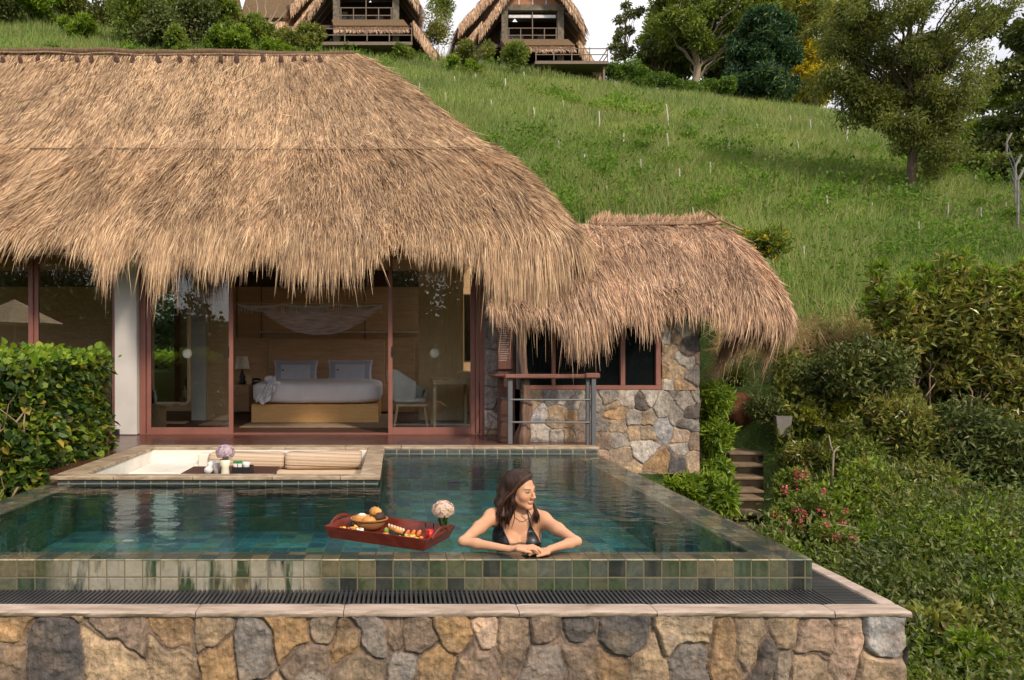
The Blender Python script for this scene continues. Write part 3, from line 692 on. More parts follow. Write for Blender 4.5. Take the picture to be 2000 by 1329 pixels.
# ridge roll, holding poles, tied knots
def wob(P, amp, f=1.3, s=0):
    P = np.array(P, float); x = np.linspace(0, 1, 60); k = np.linspace(0, len(P)-1, 60)
    Q = np.stack([np.interp(k, np.arange(len(P)), P[:, i]) for i in range(3)], 1)
    Q[:, 2] += amp*(fbm(Q[:, 0]*f+s, Q[:, 0]*0+s)-.5)*2; return Q
b = MB(); b.tube(wob([(-9.6, 12.62, py_z(96, 12.6)), (-.75, 12.62, py_z(106, 12.6))], .05), .065, 8); b.build('ridge_roll', M['thatch_base'], villa, smooth=True)
b = MB(); b.tube(wob([(-9.6, 12.53, py_z(100, 12.53)), (-.8, 12.53, py_z(110, 12.53))], .03, 2, 5), .02, 6); 
b.tube(wob([(-9.6, 10.52, py_z(289, 10.52)), (-1, 10.52, py_z(291, 10.52)), (1.55, 10.5, py_z(288, 10.5))], .012, 1), .014, 6)
b.tube(wob([(-1.5, 10.47, py_z(292, 10.47)), (1.5, 10.46, py_z(291, 10.46))], .012, 2, 9), .012, 6)
b.build('roof_pole', M['log'], villa, smooth=True)
b = MB(); r_ = random.Random(4); x = -6.8
while x < -1.2:
    L_ = r_.uniform(.13, .24); y0 = 12.40; b = MB()
    b.ell((x, y0-.02, py_z(119, y0)), (.042, .045, L_*.55), 6, 5, ry=r_.uniform(-.4, .1), bump=.3); x += r_.uniform(.17, .5)
    b.build('tied_knot', M['dark_wood'], villa)
b = MB(); b.box((px_x(1165, 10.2), 10.18, py_z(441, 10.2)), (px_x(1362, 10.2), 10.25, py_z(434, 10.2)), .01, ry=R(-.6)); b.box((px_x(1358, 10.1), 10.08, py_z(436, 10.1)), (px_x(1408, 10.1), 10.15, py_z(430, 10.1)), .01, ry=R(-9))
b.tube([at(1383, 412, 10.15), at(1402, 428, 10.1), at(1450, 450, 10.0)], .018, 6)
b.build('ridge_board', M['log'], villa)
V, Fc = [], []
# short tufts standing up behind the annex ridge board
rr_ = np.random.default_rng(9); n = 2600; px = rr_.uniform(1150, 1400, n); X0 = px_x(px, 10.35); z0 = np.full(n, py_z(440, 10.35)); L_ = rr_.uniform(.05, .15, n)*(.5+vnoise(px/14, px*0)); 
A = np.stack([X0, rr_.uniform(10.2, 10.45, n), z0], 1); B = A+np.stack([rr_.normal(0, .04, n)+.03, rr_.normal(0, .03, n), L_], 1)
V = np.stack([A-[.006, 0, 0], A+[.006, 0, 0], B+[.002, 0, 0], B-[.002, 0, 0]], 1).reshape(-1, 3); Fc = (np.arange(n)*4)[:, None]+np.arange(4)
mesh_np('ridge_tuft', V, Fc, M['thatch2'], villa)

# ---- walls, ceiling, room
Xd = lambda px: px_x(px, YD)
b = MB(); b.box((-10.5, 13.9, -.1), (1.6, 14.0, 3.6)); b.box((-10.6, 9.8, -.1), (-10.5, 13.9, .5)); b.box((1.36, 9.90, -.1), (1.56, 11.2, 3.4)); b.box((1.36, 11.201, -.1), (1.56, 13.9, .7)); b.build('room_wall', M['panel_wood'], villa)  # left end and right rear walls kept low, openings added to let daylight in
b = MB(); b.box((-10.5, 9.6, 2.78), (1.35, 13.9, 2.86)); b.box((-10.5, 9.66, 2.50), (1.35, 9.80, 2.779)); b.build('ceiling', M['pale_wood'], villa)  # unseen ceiling kept pale to bounce daylight into the room
b = MB(); b.box((-10.5, 9.70, 2.861), (1.55, 9.80, 3.05)); b.box((-10.5, 9.5, 2.52), (1.9, 9.58, 2.62)); b.build('header_beam', M['dark_wood'], villa)
b = MB(); b.box((-10.5, 9.80, -.05), (1.36, 13.9, .060)); b.build('room_floor', M['dark_wood'], villa)
# back wall seams
b = MB()
for x in (px_x(460, 13.8), px_x(508, 13.8), px_x(712, 13.8)): b.box((x, 13.885, .07), (x+.012, 13.8995, 2.7))
b.box((-10.5, 13.86, py_z(560, 13.85)), (1.3, 13.899, 2.78)); b.build('wall_trim', M['dark_wood'], villa)
M['rail_pale'] = m_simple('rail_pale', (.75, .75, .75), .4)
# white column
b = MB(); b.box((Xd(230), 9.62, .068), (Xd(273), 9.86, 2.6), .01); b.build('white_column', M['plaster_white'], villa)
b = MB(); b.box((Xd(229), 9.56, .068), (Xd(241), 9.615, .15), .004); b.build('electrical_box', M['black'], villa)
# glass
t = NT('glass'); nm = t.bump(t.noise(t.coord(), .9, 2), .02, .05)
fr = t.n('ShaderNodeFresnel', {'IOR': 1.6, 'Normal': nm}).outputs[0]; fr = t.math('ADD', fr, .01)
gl = t.n('ShaderNodeBsdfGlossy', {'Color': (1, 1, 1), 'Roughness': .0, 'Normal': nm}).outputs[0]
tr = t.n('ShaderNodeBsdfTransparent', {'Color': (.93, .95, .94)}).outputs[0]
M['glass'] = t.done(t.n('ShaderNodeMixShader', {0: fr, 1: tr, 2: gl}).outputs[0])
t = NT('dark_glass'); nm = t.bump(t.noise(t.coord(), .9, 2), .02, .05); M['dark_glass'] = t.done(t.princ((.006, .008, .009), .03, .5, nm))
t = NT('frosted_decal'); M['decal'] = t.done(t.n('ShaderNodeMixShader', {0: .38, 1: t.n('ShaderNodeBsdfTransparent').outputs[0], 2: t.n('ShaderNodeBsdfDiffuse', {'Color': (.6, .64, .62, 1)}).outputs[0]}).outputs[0])
def door(x0, x1, y, label=None, glassy=True, handle=None, stl=.06, logo=None, split=False):
    z0, z1 = .072, 2.52
    b = MB(); b.box((x0, y, z0), (x0+stl, y+.045, z1), .004); b.box((x1-stl, y, z0), (x1, y+.045, z1), .004)
    b.box((x0+stl, y+.003, z0), (x1-stl, y+.042, z0+.085), .003); b.box((x0+stl, y+.003, z1-.07), (x1-stl, y+.042, z1), .003)
    fo = b.build('sliding_door', M['frame'], villa)
    if label: fo['label'] = label
    b = MB(); b.box((x0+stl-.004, y+.018, z0+.08), (x1-stl+.004, y+.024, z1-.065)); b.build('glass_pane', M['glass'], fo, uv=None)
    if handle is not None:
        b = MB(); b.box((handle-.012, y-.008, py_z(698, y)), (handle+.012, y+.002, py_z(677, y)), .004); b.box((handle-.008, y-.03, py_z(694, y)), (handle+.004, y-.006, py_z(682, y)), .003); b.build('handle', M['black'], fo)
    if logo is not None:
        b = MB(); cx, cz = logo; ro, ri = .064, .056; n = 28
        V = []; 
        for r0 in (ro, ri): V += [(cx+r0*math.cos(2*math.pi*k/n), y+.0165, cz+r0*math.sin(2*math.pi*k/n)) for k in range(n)]
        b.add(V, [(k, (k+1) % n, (k+1) % n+n, k+n) for k in range(n)])
        V = [(cx+.05*math.cos(2*math.pi*k/n), y+.0165, cz+.05*math.sin(2*math.pi*k/n)) for k in range(n)]; b.add(V, [tuple(range(n))])
        b.build('round_decal', M['decal'], fo)
    return fo
door(Xd(-330), Xd(-118), YD, 'far left glass door outside the frame'); door(Xd(-130), Xd(66), YD+.07, 'leftmost dark glass door'); door(Xd(66), Xd(228), YD, 'glass door behind the hedge')
door(Xd(286), Xd(455), YD, 'glass door left of the open bay', handle=Xd(446), logo=(Xd(365), py_z(691, YD)))
door(Xd(758), Xd(928), YD+.01, 'glass door right of the open bay', handle=Xd(766), logo=(Xd(849), py_z(690, YD)))
b = MB(); 
for a_, c_, dy in ((57, 66, -.03), (217, 229.5, .05), (273.5, 285, -.02), (929, 936, -.01), (937.5, 945, -.03)):
    b.box((Xd(a_), YD+dy, .071), (Xd(c_), YD+dy+.10, 2.5), .004)
b.box((Xd(-560), YD-.03, .0665), (Xd(229), YD+.10, .0715)); b.box((Xd(274), YD-.03, .0665), (Xd(945), YD+.12, .078))
b.build('door_jamb', M['frame'], villa)
# ---- stone annex: relief on the front, pier and right corner
YA = 8.9
cs = [(445,790,'t'),(500,822,'w'),(600,850,'t'),(700,765,'l'),(695,870,'o'),(785,820,'g'),(470,720,'t'),(570,720,'g'),(660,730,'l'),(955,800,'t'),(985,840,'o'),(1060,735,'l'),(1140,772,'s'),(1270,772,'l'),(1090,865,'l'),
      (1180,870,'t'),(1368,840,'l'),(1420,750,'l'),(1455,832,'s'),(1270,935,'w'),(1430,905,'s'),(985,912,'t'),(895,920,'g'),(1100,962,'t'),(1175,955,'t'),(1010,1002,'l'),(1150,1052,'l'),(1400,985,'p'),(1485,1020,'b'),
      (1400,1062,'l'),(1020,1115,'t'),(1262,1135,'o'),(1385,1155,'s'),(1455,1150,'t'),(500,985,'l'),(690,985,'t'),(765,960,'b'),(610,1010,'l'),(1360,665,'g'),(1310,560,'g'),(1400,540,'g'),(1475,640,'r'),(1485,700,'l'),
      (1310,450,'g'),(1440,440,'g'),(900,1000,'b'),(860,765,'g'),(930,745,'g'),(1200,720,'l')]
AX0, AX1, AZ0 = px_x(1018, YA), px_x(1365, YA), -.335
zs_sill = py_z(762, YA)
sd = []
for (cx_, cy_, k) in cs:
    px_, py_ = 900+cx_/3.242, 550+cy_/3.242; p = at(px_, py_, YA); sd.append((p[0]-AX0, p[2]-AZ0, k))
p1 = stone_relief((AX0, YA, AZ0), X, Z, (0, -1, 0), AX1-AX0, zs_sill-AZ0, sd, .25, .008, .022, jw=.0048, warp=.024, seed=8, mortar=(.22, .19, .16), rope=.1)
WXR = px_x(1292, YA)
sd2 = [(s[0]-(WXR-AX0), s[1]-(zs_sill-AZ0), s[2]) for s in sd]
p2 = stone_relief((WXR, YA, zs_sill), X, Z, (0, -1, 0), AX1-WXR, .98, [], .2, .01, .03, jw=.008, seed=9, mortar=(.22, .19, .16), rope=.1)
p3 = stone_relief((AX1, YA, AZ0), Y, Z, (1, 0, 0), 2.0, 2.0, [], .22, .02, .03, seed=10)
p4 = stone_relief((Xd(945), 9.66, .068), X, Z, (0, -1, 0), .5, 2.4, [(.08, .5, 'g'), (.1, .95, 'g'), (.09, 1.35, 'g'), (.14, 1.66, 't'), (.08, .2, 'l'), (.1, 1.95, 'g')], .22, .01, .025, seed=11)
relief_part('stone_wall', villa, [p1, p2, p3, p4])
b = MB(); b.box((AX0, YA+.012, AZ0), (AX1-.012, 11.2, zs_sill-.003)); b.box((WXR, YA+.012, zs_sill-.003), (AX1-.012, 9.2, 1.66)); b.box((AX0, YA+.012, 1.60), (WXR-.001, 9.2, 1.68)); b.box((AX0, 9.3, zs_sill), (AX1-.2, 11.2, 1.9)); b.box((Xd(945), 9.675, -.1), (AX0+.3, 9.85, 2.6)); b.box((AX0, 9.0, .0), (AX0+.2, 9.66, 2.5))
b.box((px_x(1310, 9.3), 9.2, -1.6), (px_x(1365, 9.3), 9.5, AZ0-.001)); b.build('concrete_core', M['concrete'], villa)
# annex window
z0, z1 = zs_sill+.002, 1.598
wf = MB(); x0, x1 = px_x(1020, YA), WXR-.002
wf.box((x0, YA-.01, z0), (x1, YA+.09, z0+.055), .004); wf.box((x0, YA-.01, z1-.06), (x1, YA+.09, z1), .004)
for a_, c_ in ((1020, 1027), (1078, 1085), (1212, 1221), (1281, 1291)): wf.box((px_x(a_, YA), YA-.008, z0+.055), (px_x(c_, YA), YA+.088, z1-.06), .004)
wo = wf.build('window_frame', M['frame'], villa)
wo['label'] = 'wide red framed window in the stone wall'
b = MB(); b.box((x0+.02, YA+.04, z0+.05), (x1-.02, YA+.05, z1-.05)); b.build('window_pane', M['dark_glass'], wo, uv=None)

# ------------------------------------------------------------------ log post, sign, railing
lp = at(1012, 868, 8.68)
log = thing('log_post', (lp[0], lp[1], .07), 'rough twisted tree trunk post holding up the thatch beside the railing', 'post')
b = MB(); P = []; Rr = []
for k in range(30):
    t_ = k/29; z = .066+t_*1.66; P.append((lp[0]+.05+.035*math.sin(t_*6)+.045*t_, 8.70+.02*math.cos(t_*5), z)); Rr.append((.085-.043*min(1, t_*2.2))*(1+.18*math.sin(t_*31)*math.exp(-t_)))
n = 14; V = []
for k, (p, r0) in enumerate(zip(P, Rr)):
    for j in range(n):
        a_ = 2*math.pi*j/n; q = r0*(1+.28*math.sin(3*a_+k*.22)+.10*math.sin(7*a_-k*.3)+.06*random.random()); V.append((p[0]+q*math.cos(a_), p[1]+q*math.sin(a_), p[2]))
b.add(V, [(i*n+k, i*n+(k+1) % n, (i+1)*n+(k+1) % n, (i+1)*n+k) for i in range(len(P)-1) for k in range(n)])
b.build('trunk', m_wood('post_bark', (.06, .035, .028), (.26, .165, .125), .85, 2, 1.6, .15), log, smooth=True)
b = MB(); x0, x1 = px_x(972, 8.85), px_x(1001, 8.85); b.box((x0, 8.84, .068), (x1+.03, 8.9, 1.66), .006)
sg = thing('carved_sign', (x0, 8.84, .07), 'tall dark wooden board carved with lines of pale lettering, beside the log post', 'sign')
b.build('back_plank', M['dark_wood'], sg)
b = MB(); zt, zb = py_z(600, 8.8), py_z(722, 8.8); b.box((x0-.005, 8.80, zb), (x1, 8.838, min(zt+.2, 1.68)), .008); b.build('board', m_wood('sign_wood', (.09, .035, .025), (.16, .07, .05), .5, 2), sg)
b = MB(); r_ = random.Random(8); z = py_z(705, 8.8)
M['letter'] = m_simple('letter', (.42, .33, .30), .7)
while z < zt+.02:
    x = x0+.012; xe = x0+r_.uniform(.09, .145)
    while x < xe:
        w_ = r_.uniform(.008, .022); b.box((x, 8.7965, z), (min(x+w_, xe), 8.8005, z+.0125*r_.uniform(.75, 1))); x += w_+.0035
    z += .0275
b.build('lettering', M['letter'], sg)
rl = thing('deck_railing', (1.4, 8.6, .07), 'grey steel railing with a red brown wooden handrail at the deck corner', 'railing')
def post(px, Y, y0=868, w=.055, zt=None):
    p = at(px, 700, Y); b = MB(); b.box((p[0]-w/2, Y-w/2, .066 if y0 is None else py_z(y0, Y)), (p[0]+w/2, Y+w/2, py_z(739, Y)), .004); return b.build('post', M['steel'], rl)
post(996, 8.62); post(1148, 8.6, 872, .045); post(1159, 8.56, 880, .05)
b = MB(); b.box((px_x(985, 8.6), 8.545, py_z(739.5, 8.6)), (px_x(1168, 8.6), 8.665, py_z(731, 8.6)), .012); b.box((px_x(1142, 8.57), 8.515, py_z(739.3, 8.55)), (px_x(1170, 8.57), 8.60, py_z(729, 8.55)), .012)
z_ = py_z(735.5, 8.6)
b.tube([(px_x(1000, 8.6), 8.62, z_), (px_x(975, 8.8), 8.85, z_+.002), (px_x(963, 9.1), 9.2, z_+.002), (px_x(962, 9.4), 9.5, z_+.002)], [.05, .05, .05, .05], 8, flat=.5)
b.build('handrail', M['rail_wood'], rl)
b = MB()
for yy_ in (781, 825):
    z_ = py_z(yy_, 8.6); b.tube([(px_x(996, 8.6), 8.6, z_), (px_x(1159, 8.57), 8.57, z_)], .011, 8); b.tube([(px_x(996, 8.6), 8.6, z_), (px_x(970, 9.0), 9.0, z_), (px_x(962, 9.4), 9.5, z_)], .011, 8)
b.build('rail_bar', M['steel'], rl)

# ------------------------------------------------------------------ the bedroom
def soft_box(x0, x1, y0, y1, z0, z1, p=5, n=28, m=14, amp=0, seed=0):
    """super-ellipsoid block with soft edges"""
    V = []; 
    for i in range(m+1):
        ph = -math.pi/2+math.pi*i/m
        for k in range(n):
            th = 2*math.pi*k/n
            cx_, sx_ = math.cos(th), math.sin(th); cp, sp = math.cos(ph), math.sin(ph)
            q = (abs(cx_)**p+abs(sx_)**p)**(-1/p); qq = (abs(cp)**p+abs(sp)**p)**(-1/p)
            V.append((cx_*q*cp*qq, sx_*q*cp*qq, sp*qq))
    V = np.array(V); V = V*np.array([(x1-x0)/2, (y1-y0)/2, (z1-z0)/2])+np.array([(x0+x1)/2, (y0+y1)/2, (z0+z1)/2])
    if amp: V[:, 2] += amp*(fbm(V[:, 0]*5+seed, V[:, 1]*5)-.5); V[:, 1] += amp*(fbm(V[:, 0]*7+seed, V[:, 2]*6)-.5)
    Fc = [(i*n+k, i*n+(k+1) % n, (i+1)*n+(k+1) % n, (i+1)*n+k) for i in range(m) for k in range(n)]
    return V, Fc
YB = 11.46
bx0, bx1 = px_x(487, YB), px_x(741, YB)
bed = thing('double_bed', ((bx0+bx1)/2, YB, .062), 'wide double bed with white bedding on a honey coloured wooden base', 'bed')
MB().box((bx0+.03, YB, .061), (bx1-.01, 13.5, py_z(790, YB)), .008).build('bed_base', M['bed_wood'], bed)
b = MB(); b.add(*soft_box(bx0-.02, bx1+.02, YB-.03, 13.52, py_z(791, YB), py_z(752, YB)+.05, p=6, n=64, m=24, amp=.02)); b.build('mattress', M['linen'], bed, smooth=True)
b = MB(); b.box((px_x(525, 13.6), 13.55, .06), (px_x(752, 13.6), 13.64, py_z(663, 13.55)), .008); b.box((px_x(459, 13.6), 13.58, .06), (px_x(524.4, 13.6), 13.64, py_z(661, 13.55)), .006); b.box((px_x(752.6, 13.6), 13.58, .06), (px_x(810, 13.6), 13.64, py_z(661, 13.55)), .006)
b.build('headboard', M['panel_wood'], bed)
def pillow(x0, x1, z0, z1, y, label):
    o = thing('pillow', ((x0+x1)/2, y, z0), label, 'pillow', 'pillows on the double bed')
    b = MB(); n = 26; V = []; Fc = []
    for sgn in (-1, 1):
        for i in range(n+1):
            for j in range(n+1):
                u, v = 2*i/n-1, 2*j/n-1; pin = 1+.02*(abs(u)*abs(v))**2*2-.05*(1-abs(v)**2)*abs(u)-.05*(1-abs(u)**2)*abs(v)
                th_ = .085*max(0, (1-abs(u)**3.2)*(1-abs(v)**3.2))**.55
                V.append(((x0+x1)/2+u*(x1-x0)/2*pin, y+sgn*th_+.10*(v+1)/2-.03*abs(u)**2, (z0+z1)/2+v*(z1-z0)/2*pin))
    for s_ in (0, 1):
        o_ = s_*(n+1)**2
        for i in range(n):
            for j in range(n):
                q = [o_+i*(n+1)+j, o_+(i+1)*(n+1)+j, o_+(i+1)*(n+1)+j+1, o_+i*(n+1)+j+1]; Fc.append(q if s_ == 0 else q[::-1])
    def edge(i, j): u, v = abs(2*i/n-1), abs(2*j/n-1); return max(u, v) > .72 and max(u, v) < .9
    mi = []
    for s_ in (0, 1):
        for i in range(n):
            for j in range(n): mi.append(1 if edge(i+.5, j+.5) else 0)
    mesh_np('cover', np.array(V), Fc, [M['pillow'], M['pillow_edge']], o, smooth=True, mi=mi)
    MB().ell(((x0+x1)/2-.22, y-.085, (z0+z1)/2+.05), (.02, .004, .018), 8, 6).build('badge', M['log'], o)
YP = 13.1
pillow(px_x(535, YP), px_x(620, YP), py_z(752, YP), py_z(705, YP), YP, 'left grey blue pillow, behind the rolled towel')
pillow(px_x(641, YP), px_x(727, YP), py_z(752, YP), py_z(704, YP), YP, 'right grey blue pillow, nearer the desk chair')
# towel thrown over the front of the bed
tw = thing('bath_towel', (px_x(527, 11.5), 11.5, .64), 'white towel with grey piping draped in folds over the near left corner of the bed', 'towel')
YT = 11.42; b = MB(); n, m = 16, 20; V = []
for i in range(m+1):
    t_ = i/m; cx_ = 531-13*t_+4*math.sin(t_*5); wd = 7+30*t_**.7 if t_ < .75 else 33-3*(t_-.75)*8; py_ = 737+50*t_
    for j in range(n+1):
        u = j/n-.5; dep = -.03-.06*math.sin(min(1, t_*1.6)*math.pi*.5)-.022*math.sin(u*22+t_*4)-.01*math.sin(u*41)
        p = at(cx_+u*wd, py_+3*math.sin(u*9+i), YT); V.append((p[0], YT+dep+(.10*(1-t_*3) if t_ < .33 else 0), p[2]))
b.add(V, [(i*(n+1)+j, i*(n+1)+j+1, (i+1)*(n+1)+j+1, (i+1)*(n+1)+j) for i in range(m) for j in range(n)]); o = b.build('cloth', M['linen'], tw, smooth=True)
b = MB(); b.ell(at(526, 741, 11.52), (.085, .07, .055), 14, 10, bump=.12); b.ell(at(541, 748, 11.5), (.07, .06, .03), 12, 8, bump=.12); b.build('knot', M['linen'], tw, smooth=True)
b = MB()
for off in (-.42, -.1, .3): b.tube([at(531-13*t_+off*(10+28*t_), 742+42*t_, YT-.13) for t_ in (0, .3, .6, 1)], .006, 5)
b.build('piping', M['pillow_edge'], tw)
def nightstand(pa, pb, label):
    Yn = 13.2; o = thing('nightstand', (px_x((pa+pb)/2, Yn), Yn, .062), label, 'nightstand', 'nightstands beside the bed')
    MB().box((px_x(pa, Yn), Yn, .10), (px_x(pb, Yn), 13.54, py_z(752, Yn)), .006).build('cabinet', M['panel_wood'], o)
    MB().box((px_x(pa+2, Yn), Yn-.012, py_z(772, Yn)), (px_x(pb-2, Yn), Yn-.001, py_z(755, Yn)), .003).build('drawer', M['panel_wood'], o)
    MB().box((px_x(pa+2, Yn), Yn-.012, py_z(803, Yn)), (px_x(pb-2, Yn), Yn-.001, py_z(774, Yn)), .003).build('drawer', M['panel_wood'], o)
    return o
nightstand(454, 487, 'wooden nightstand left of the bed under the lamp'); nightstand(742, 775, 'wooden nightstand right of the bed, behind the white chair')
lm = thing('table_lamp', (px_x(473, 13.3), 13.3, .6), 'small bedside lamp with a cream shade and dark base, not lit', 'lamp')
MB().lathe([(.06, 0), (.075, .03), (.05, .09), (.065, .14), (.02, .22), (.012, .30)], (px_x(473, 13.3), 13.3, py_z(752, 13.3)+.013), 16).build('base', M['black'], lm, smooth=True)
MB().lathe([(.135, 0), (.10, .235)], (px_x(473, 13.3), 13.3, py_z(721, 13.3)), 24, cap=False).build('lamp_shade', m_simple('shade', (.82, .74, .60), .8), lm, smooth=True)
bk = MB().box((px_x(482, 13.22), 13.22, py_z(752, 13.2)+.003), (px_x(491, 13.22), 13.28, py_z(734, 13.22)), .004).build('tissue_box', M['pale_wood'], org=(px_x(486, 13.22), 13.25, .6)); props(bk, 'small pale wooden box standing on the nightstand beside the lamp', 'box')
tp = thing('telephone', (px_x(501, 13.3), 13.3, .6), 'black telephone at the head of the bed, right of the small wooden box', 'telephone')
MB().box((px_x(493, 13.3), 13.24, py_z(752, 13.2)+.003), (px_x(508, 13.3), 13.4, py_z(746, 13.3)), .01).build('body', M['black'], tp); MB().tube([at(493, 744, 13.28), at(496, 741, 13.28), at(506, 741, 13.28), at(509, 744, 13.28)], .02, 8).build('handset', M['black'], tp, smooth=True)
sk = MB().box((px_x(500, 13.5), 13.82, py_z(650, 13.8)), (px_x(820, 13.5), 13.858, py_z(648, 13.8)), .003).build('wall_rail', M['rail_pale'], org=(0, 13.8, 1.5)); props(sk, 'thin pale rail running across the wood panelled back wall', 'rail')  # pale bar stands in for a line of light on the wall
# mosquito net gathered on a rod
net = thing('mosquito_net', (px_x(605, 11.9), 11.9, 2.0), 'sheer mauve mosquito net gathered in swags on a wooden rod above the bed', 'mosquito net')
YN = 11.9
MB().tube([at(463, 592, YN), at(749, 593, YN)], .018, 8).build('rod', M['pale_wood'], net, smooth=True)
t = NT('net_cloth'); co = t.coord(); f = t.noise(t.mapv(co, scale=(1, 1, 7)), 5, 3)
dd = t.n('ShaderNodeBsdfDiffuse', {'Color': (.86, .80, .88, 1)}).outputs[0]; tt_ = t.n('ShaderNodeBsdfTransparent').outputs[0]
M['net'] = t.done(t.n('ShaderNodeMixShader', {0: t.ramp(f, [(.3, .35), (.7, .75)]), 1: tt_, 2: dd}).outputs[0])
M['net_white'] = m_simple('net_white', (.88, .86, .92), .9, .1, .1, 8)
def swag(px0, px1, y0, drop, n=30, m=9, Yc=YN, thick=8, ph=0):
    V = []
    for i in range(n+1):
        t_ = i/n; s_ = 4*t_*(1-t_)
        for j in range(m+1):
            v = j/m; p = at(px0+(px1-px0)*t_, y0+drop*s_*(.25+.75*v)+thick*v*(.35+.65*s_), Yc-.06-.05*math.sin(v*7+ph)*s_-.05*s_*v); V.append(p)
    return V, [(i*(m+1)+j, i*(m+1)+j+1, (i+1)*(m+1)+j+1, (i+1)*(m+1)+j) for i in range(n) for j in range(m)]
b = MB(); b.add(*swag(500, 747, 597, 48, thick=10)); b.add(*swag(510, 745, 597, 30, thick=8, ph=2, Yc=YN+.05)); b.build('hanging_net', M['net'], net, smooth=True)
b = MB(); b.add(*swag(464, 552, 594, 10, thick=5)); b.add(*swag(552, 657, 594, 9, thick=5)); b.add(*swag(657, 748, 594, 8, thick=4)); b.build('valance', M['net_white'], net, smooth=True)
for px_ in (466, 471, 478, 484, 491, 509, 550, 554, 579, 640, 657, 661, 665, 744): MB().tube([at(px_, 596, YN-.1), at(px_+.5, 610+5*math.sin(px_), YN-.1)], .006, 5).build('ribbon', M['net_white'], net)
# tub chair
YC = 10.95; cc = px_x(803, YC)
ch = thing('tub_chair', (cc, YC, .062), 'white upholstered tub chair with wooden legs behind the right glass door', 'chair')
M['chair_cloth'] = m_simple('chair_cloth', (.66, .68, .66), .85, .2, .05, 8, .1)
b = MB(); n = 22; prof = []
V = []; NS = 9
for i in range(n+1):
    a_ = R(35)+R(250)*i/n    # wraps from the open right side round the back
    t_ = i/n; hgt = np.interp(t_, [0, .22, .5, .8, 1], [.62, .70, .93, .93, .74])
    for (rr_, zz) in ((.25, .42), (.29, .47), (.31, .60), (.335, hgt-.03), (.32, hgt), (.285, hgt-.03), (.25, .60), (.22, .47)):
        V.append((cc-.02+rr_*math.cos(a_)*1.05, YC+.12+rr_*math.sin(a_)*.9, zz))
k8 = 8; b.add(V, [(i*k8+j, i*k8+(j+1) % k8, (i+1)*k8+(j+1) % k8, (i+1)*k8+j) for i in range(n) for j in range(k8)]+[tuple(range(8)), tuple(range(n*8, n*8+8))[::-1]]); b.build('backrest', M['chair_cloth'], ch, smooth=True)
b = MB(); b.add(*soft_box(cc-.27, cc+.27, YC-.14, YC+.36, .40, .50, p=3)); b.build('seat', M['chair_cloth'], ch, smooth=True)
MB().box((cc-.22, YC-.08, .36), (cc+.24, YC+.32, .405), .005).build('seat_frame', M['pale_wood'], ch)
for sx in (-1, 1):
    for sy in (0, 1): MB().tube([(cc+sx*.2, YC-.05+.33*sy, .38), (cc+sx*.25, YC-.09+.40*sy, .061)], [.022, .014], 8).build('leg', M['pale_wood'], ch)
dx0, dx1, YK = px_x(846, 10.45), px_x(924, 10.45), 10.45
dsk = thing('writing_desk', ((dx0+dx1)/2, YK, .062), 'slim pale wooden desk with a stepped top beside the white chair', 'desk')
MB().box((dx0, YK, py_z(752, YK)), (dx1, YK+.9, py_z(741, YK)), .006).build('desk_top', M['pale_wood'], dsk)
b = MB(); b.prism([(px_x(895, YK), py_z(741, YK)+.001), (px_x(905, YK), py_z(728, YK)), (dx1, py_z(727, YK)), (dx1, py_z(741, YK)+.001)], 'y', YK+.01, YK+.85); b.build('raised_shelf', M['pale_wood'], dsk)
for (x_, y_) in ((dx0+.025, YK+.03), (dx1-.025, YK+.03), (dx0+.025, YK+.85), (dx1-.025, YK+.85)): MB().box((x_-.022, y_-.022, .061), (x_+.022, y_+.022, py_z(752, YK)-.001), .003).build('leg', M['pale_wood'], dsk)
b = MB(); b.box((px_x(818, 11.9), 11.9, .06), (px_x(905, 11.9), 11.98, 2.778)); o = b.build('wardrobe', M['pale_wood'], org=(px_x(860, 11.9), 11.94, .06)); props(o, 'tall pale wooden wardrobe side behind the writing desk', 'wardrobe')
t = NT('mirror'); M['mirror'] = t.done(t.n('ShaderNodeBsdfGlossy', {'Color': (.8, .9, .75, 1), 'Roughness': .02}).outputs[0])
mr = thing('wall_mirror', (px_x(913, 11.0), 11.0, .9), 'narrow upright mirror above the desk on the right wall', 'mirror')
MB().box((px_x(906, 11.0), 11.0, py_z(708, 11)), (px_x(921, 11.0), 11.05, py_z(575, 11)), .004).build('mirror_frame', M['pale_wood'], mr); MB().box((px_x(908, 11.0), 10.994, py_z(705, 11)), (px_x(918, 11.0), 10.9995, py_z(578, 11))).build('mirror_glass', M['mirror'], mr)
# left interior: standing mirror, white pillar, side table with bottle, slatted cabinet
ym = 11.2; sm = thing('standing_mirror', (px_x(345, ym), ym, .08), 'tall rounded cream framed mirror seen through the left glass door', 'mirror')
b = MB(); b.tube([at(300, 572, ym), at(366, 572, ym), at(369, 578, ym), at(369, 782, ym), at(364, 789, ym), at(318, 789, ym)], .032, 8); b.build('mirror_frame', M['pale_wood'], sm, smooth=True)
MB().box((px_x(302, ym), ym+.0, py_z(786, ym)), (px_x(366, ym), ym+.02, py_z(575, ym))).build('mirror_glass', M['mirror'], sm)
MB().box((px_x(312, ym), ym+.03, .062), (px_x(360, ym), ym+.25, .09), .004).build('foot', M['pale_wood'], sm)
b = MB(); b.box((px_x(374, 11.9), 11.9, .06), (px_x(402, 11.9), 12.3, 2.778)); o = b.build('inner_pillar', M['plaster_white'], org=(px_x(388, 11.9), 12, .06)); props(o, 'smooth white pillar inside the room, left of the bed', 'pillar')
b = MB(); b.box((px_x(404, 11.95), 11.95, .06), (px_x(449, 11.95), 12.0, 2.2)); o = b.build('wooden_partition', M['panel_wood'], org=(px_x(420, 11.9), 12, .06)); props(o, 'brown wooden partition panel right of the white inner pillar', 'partition')
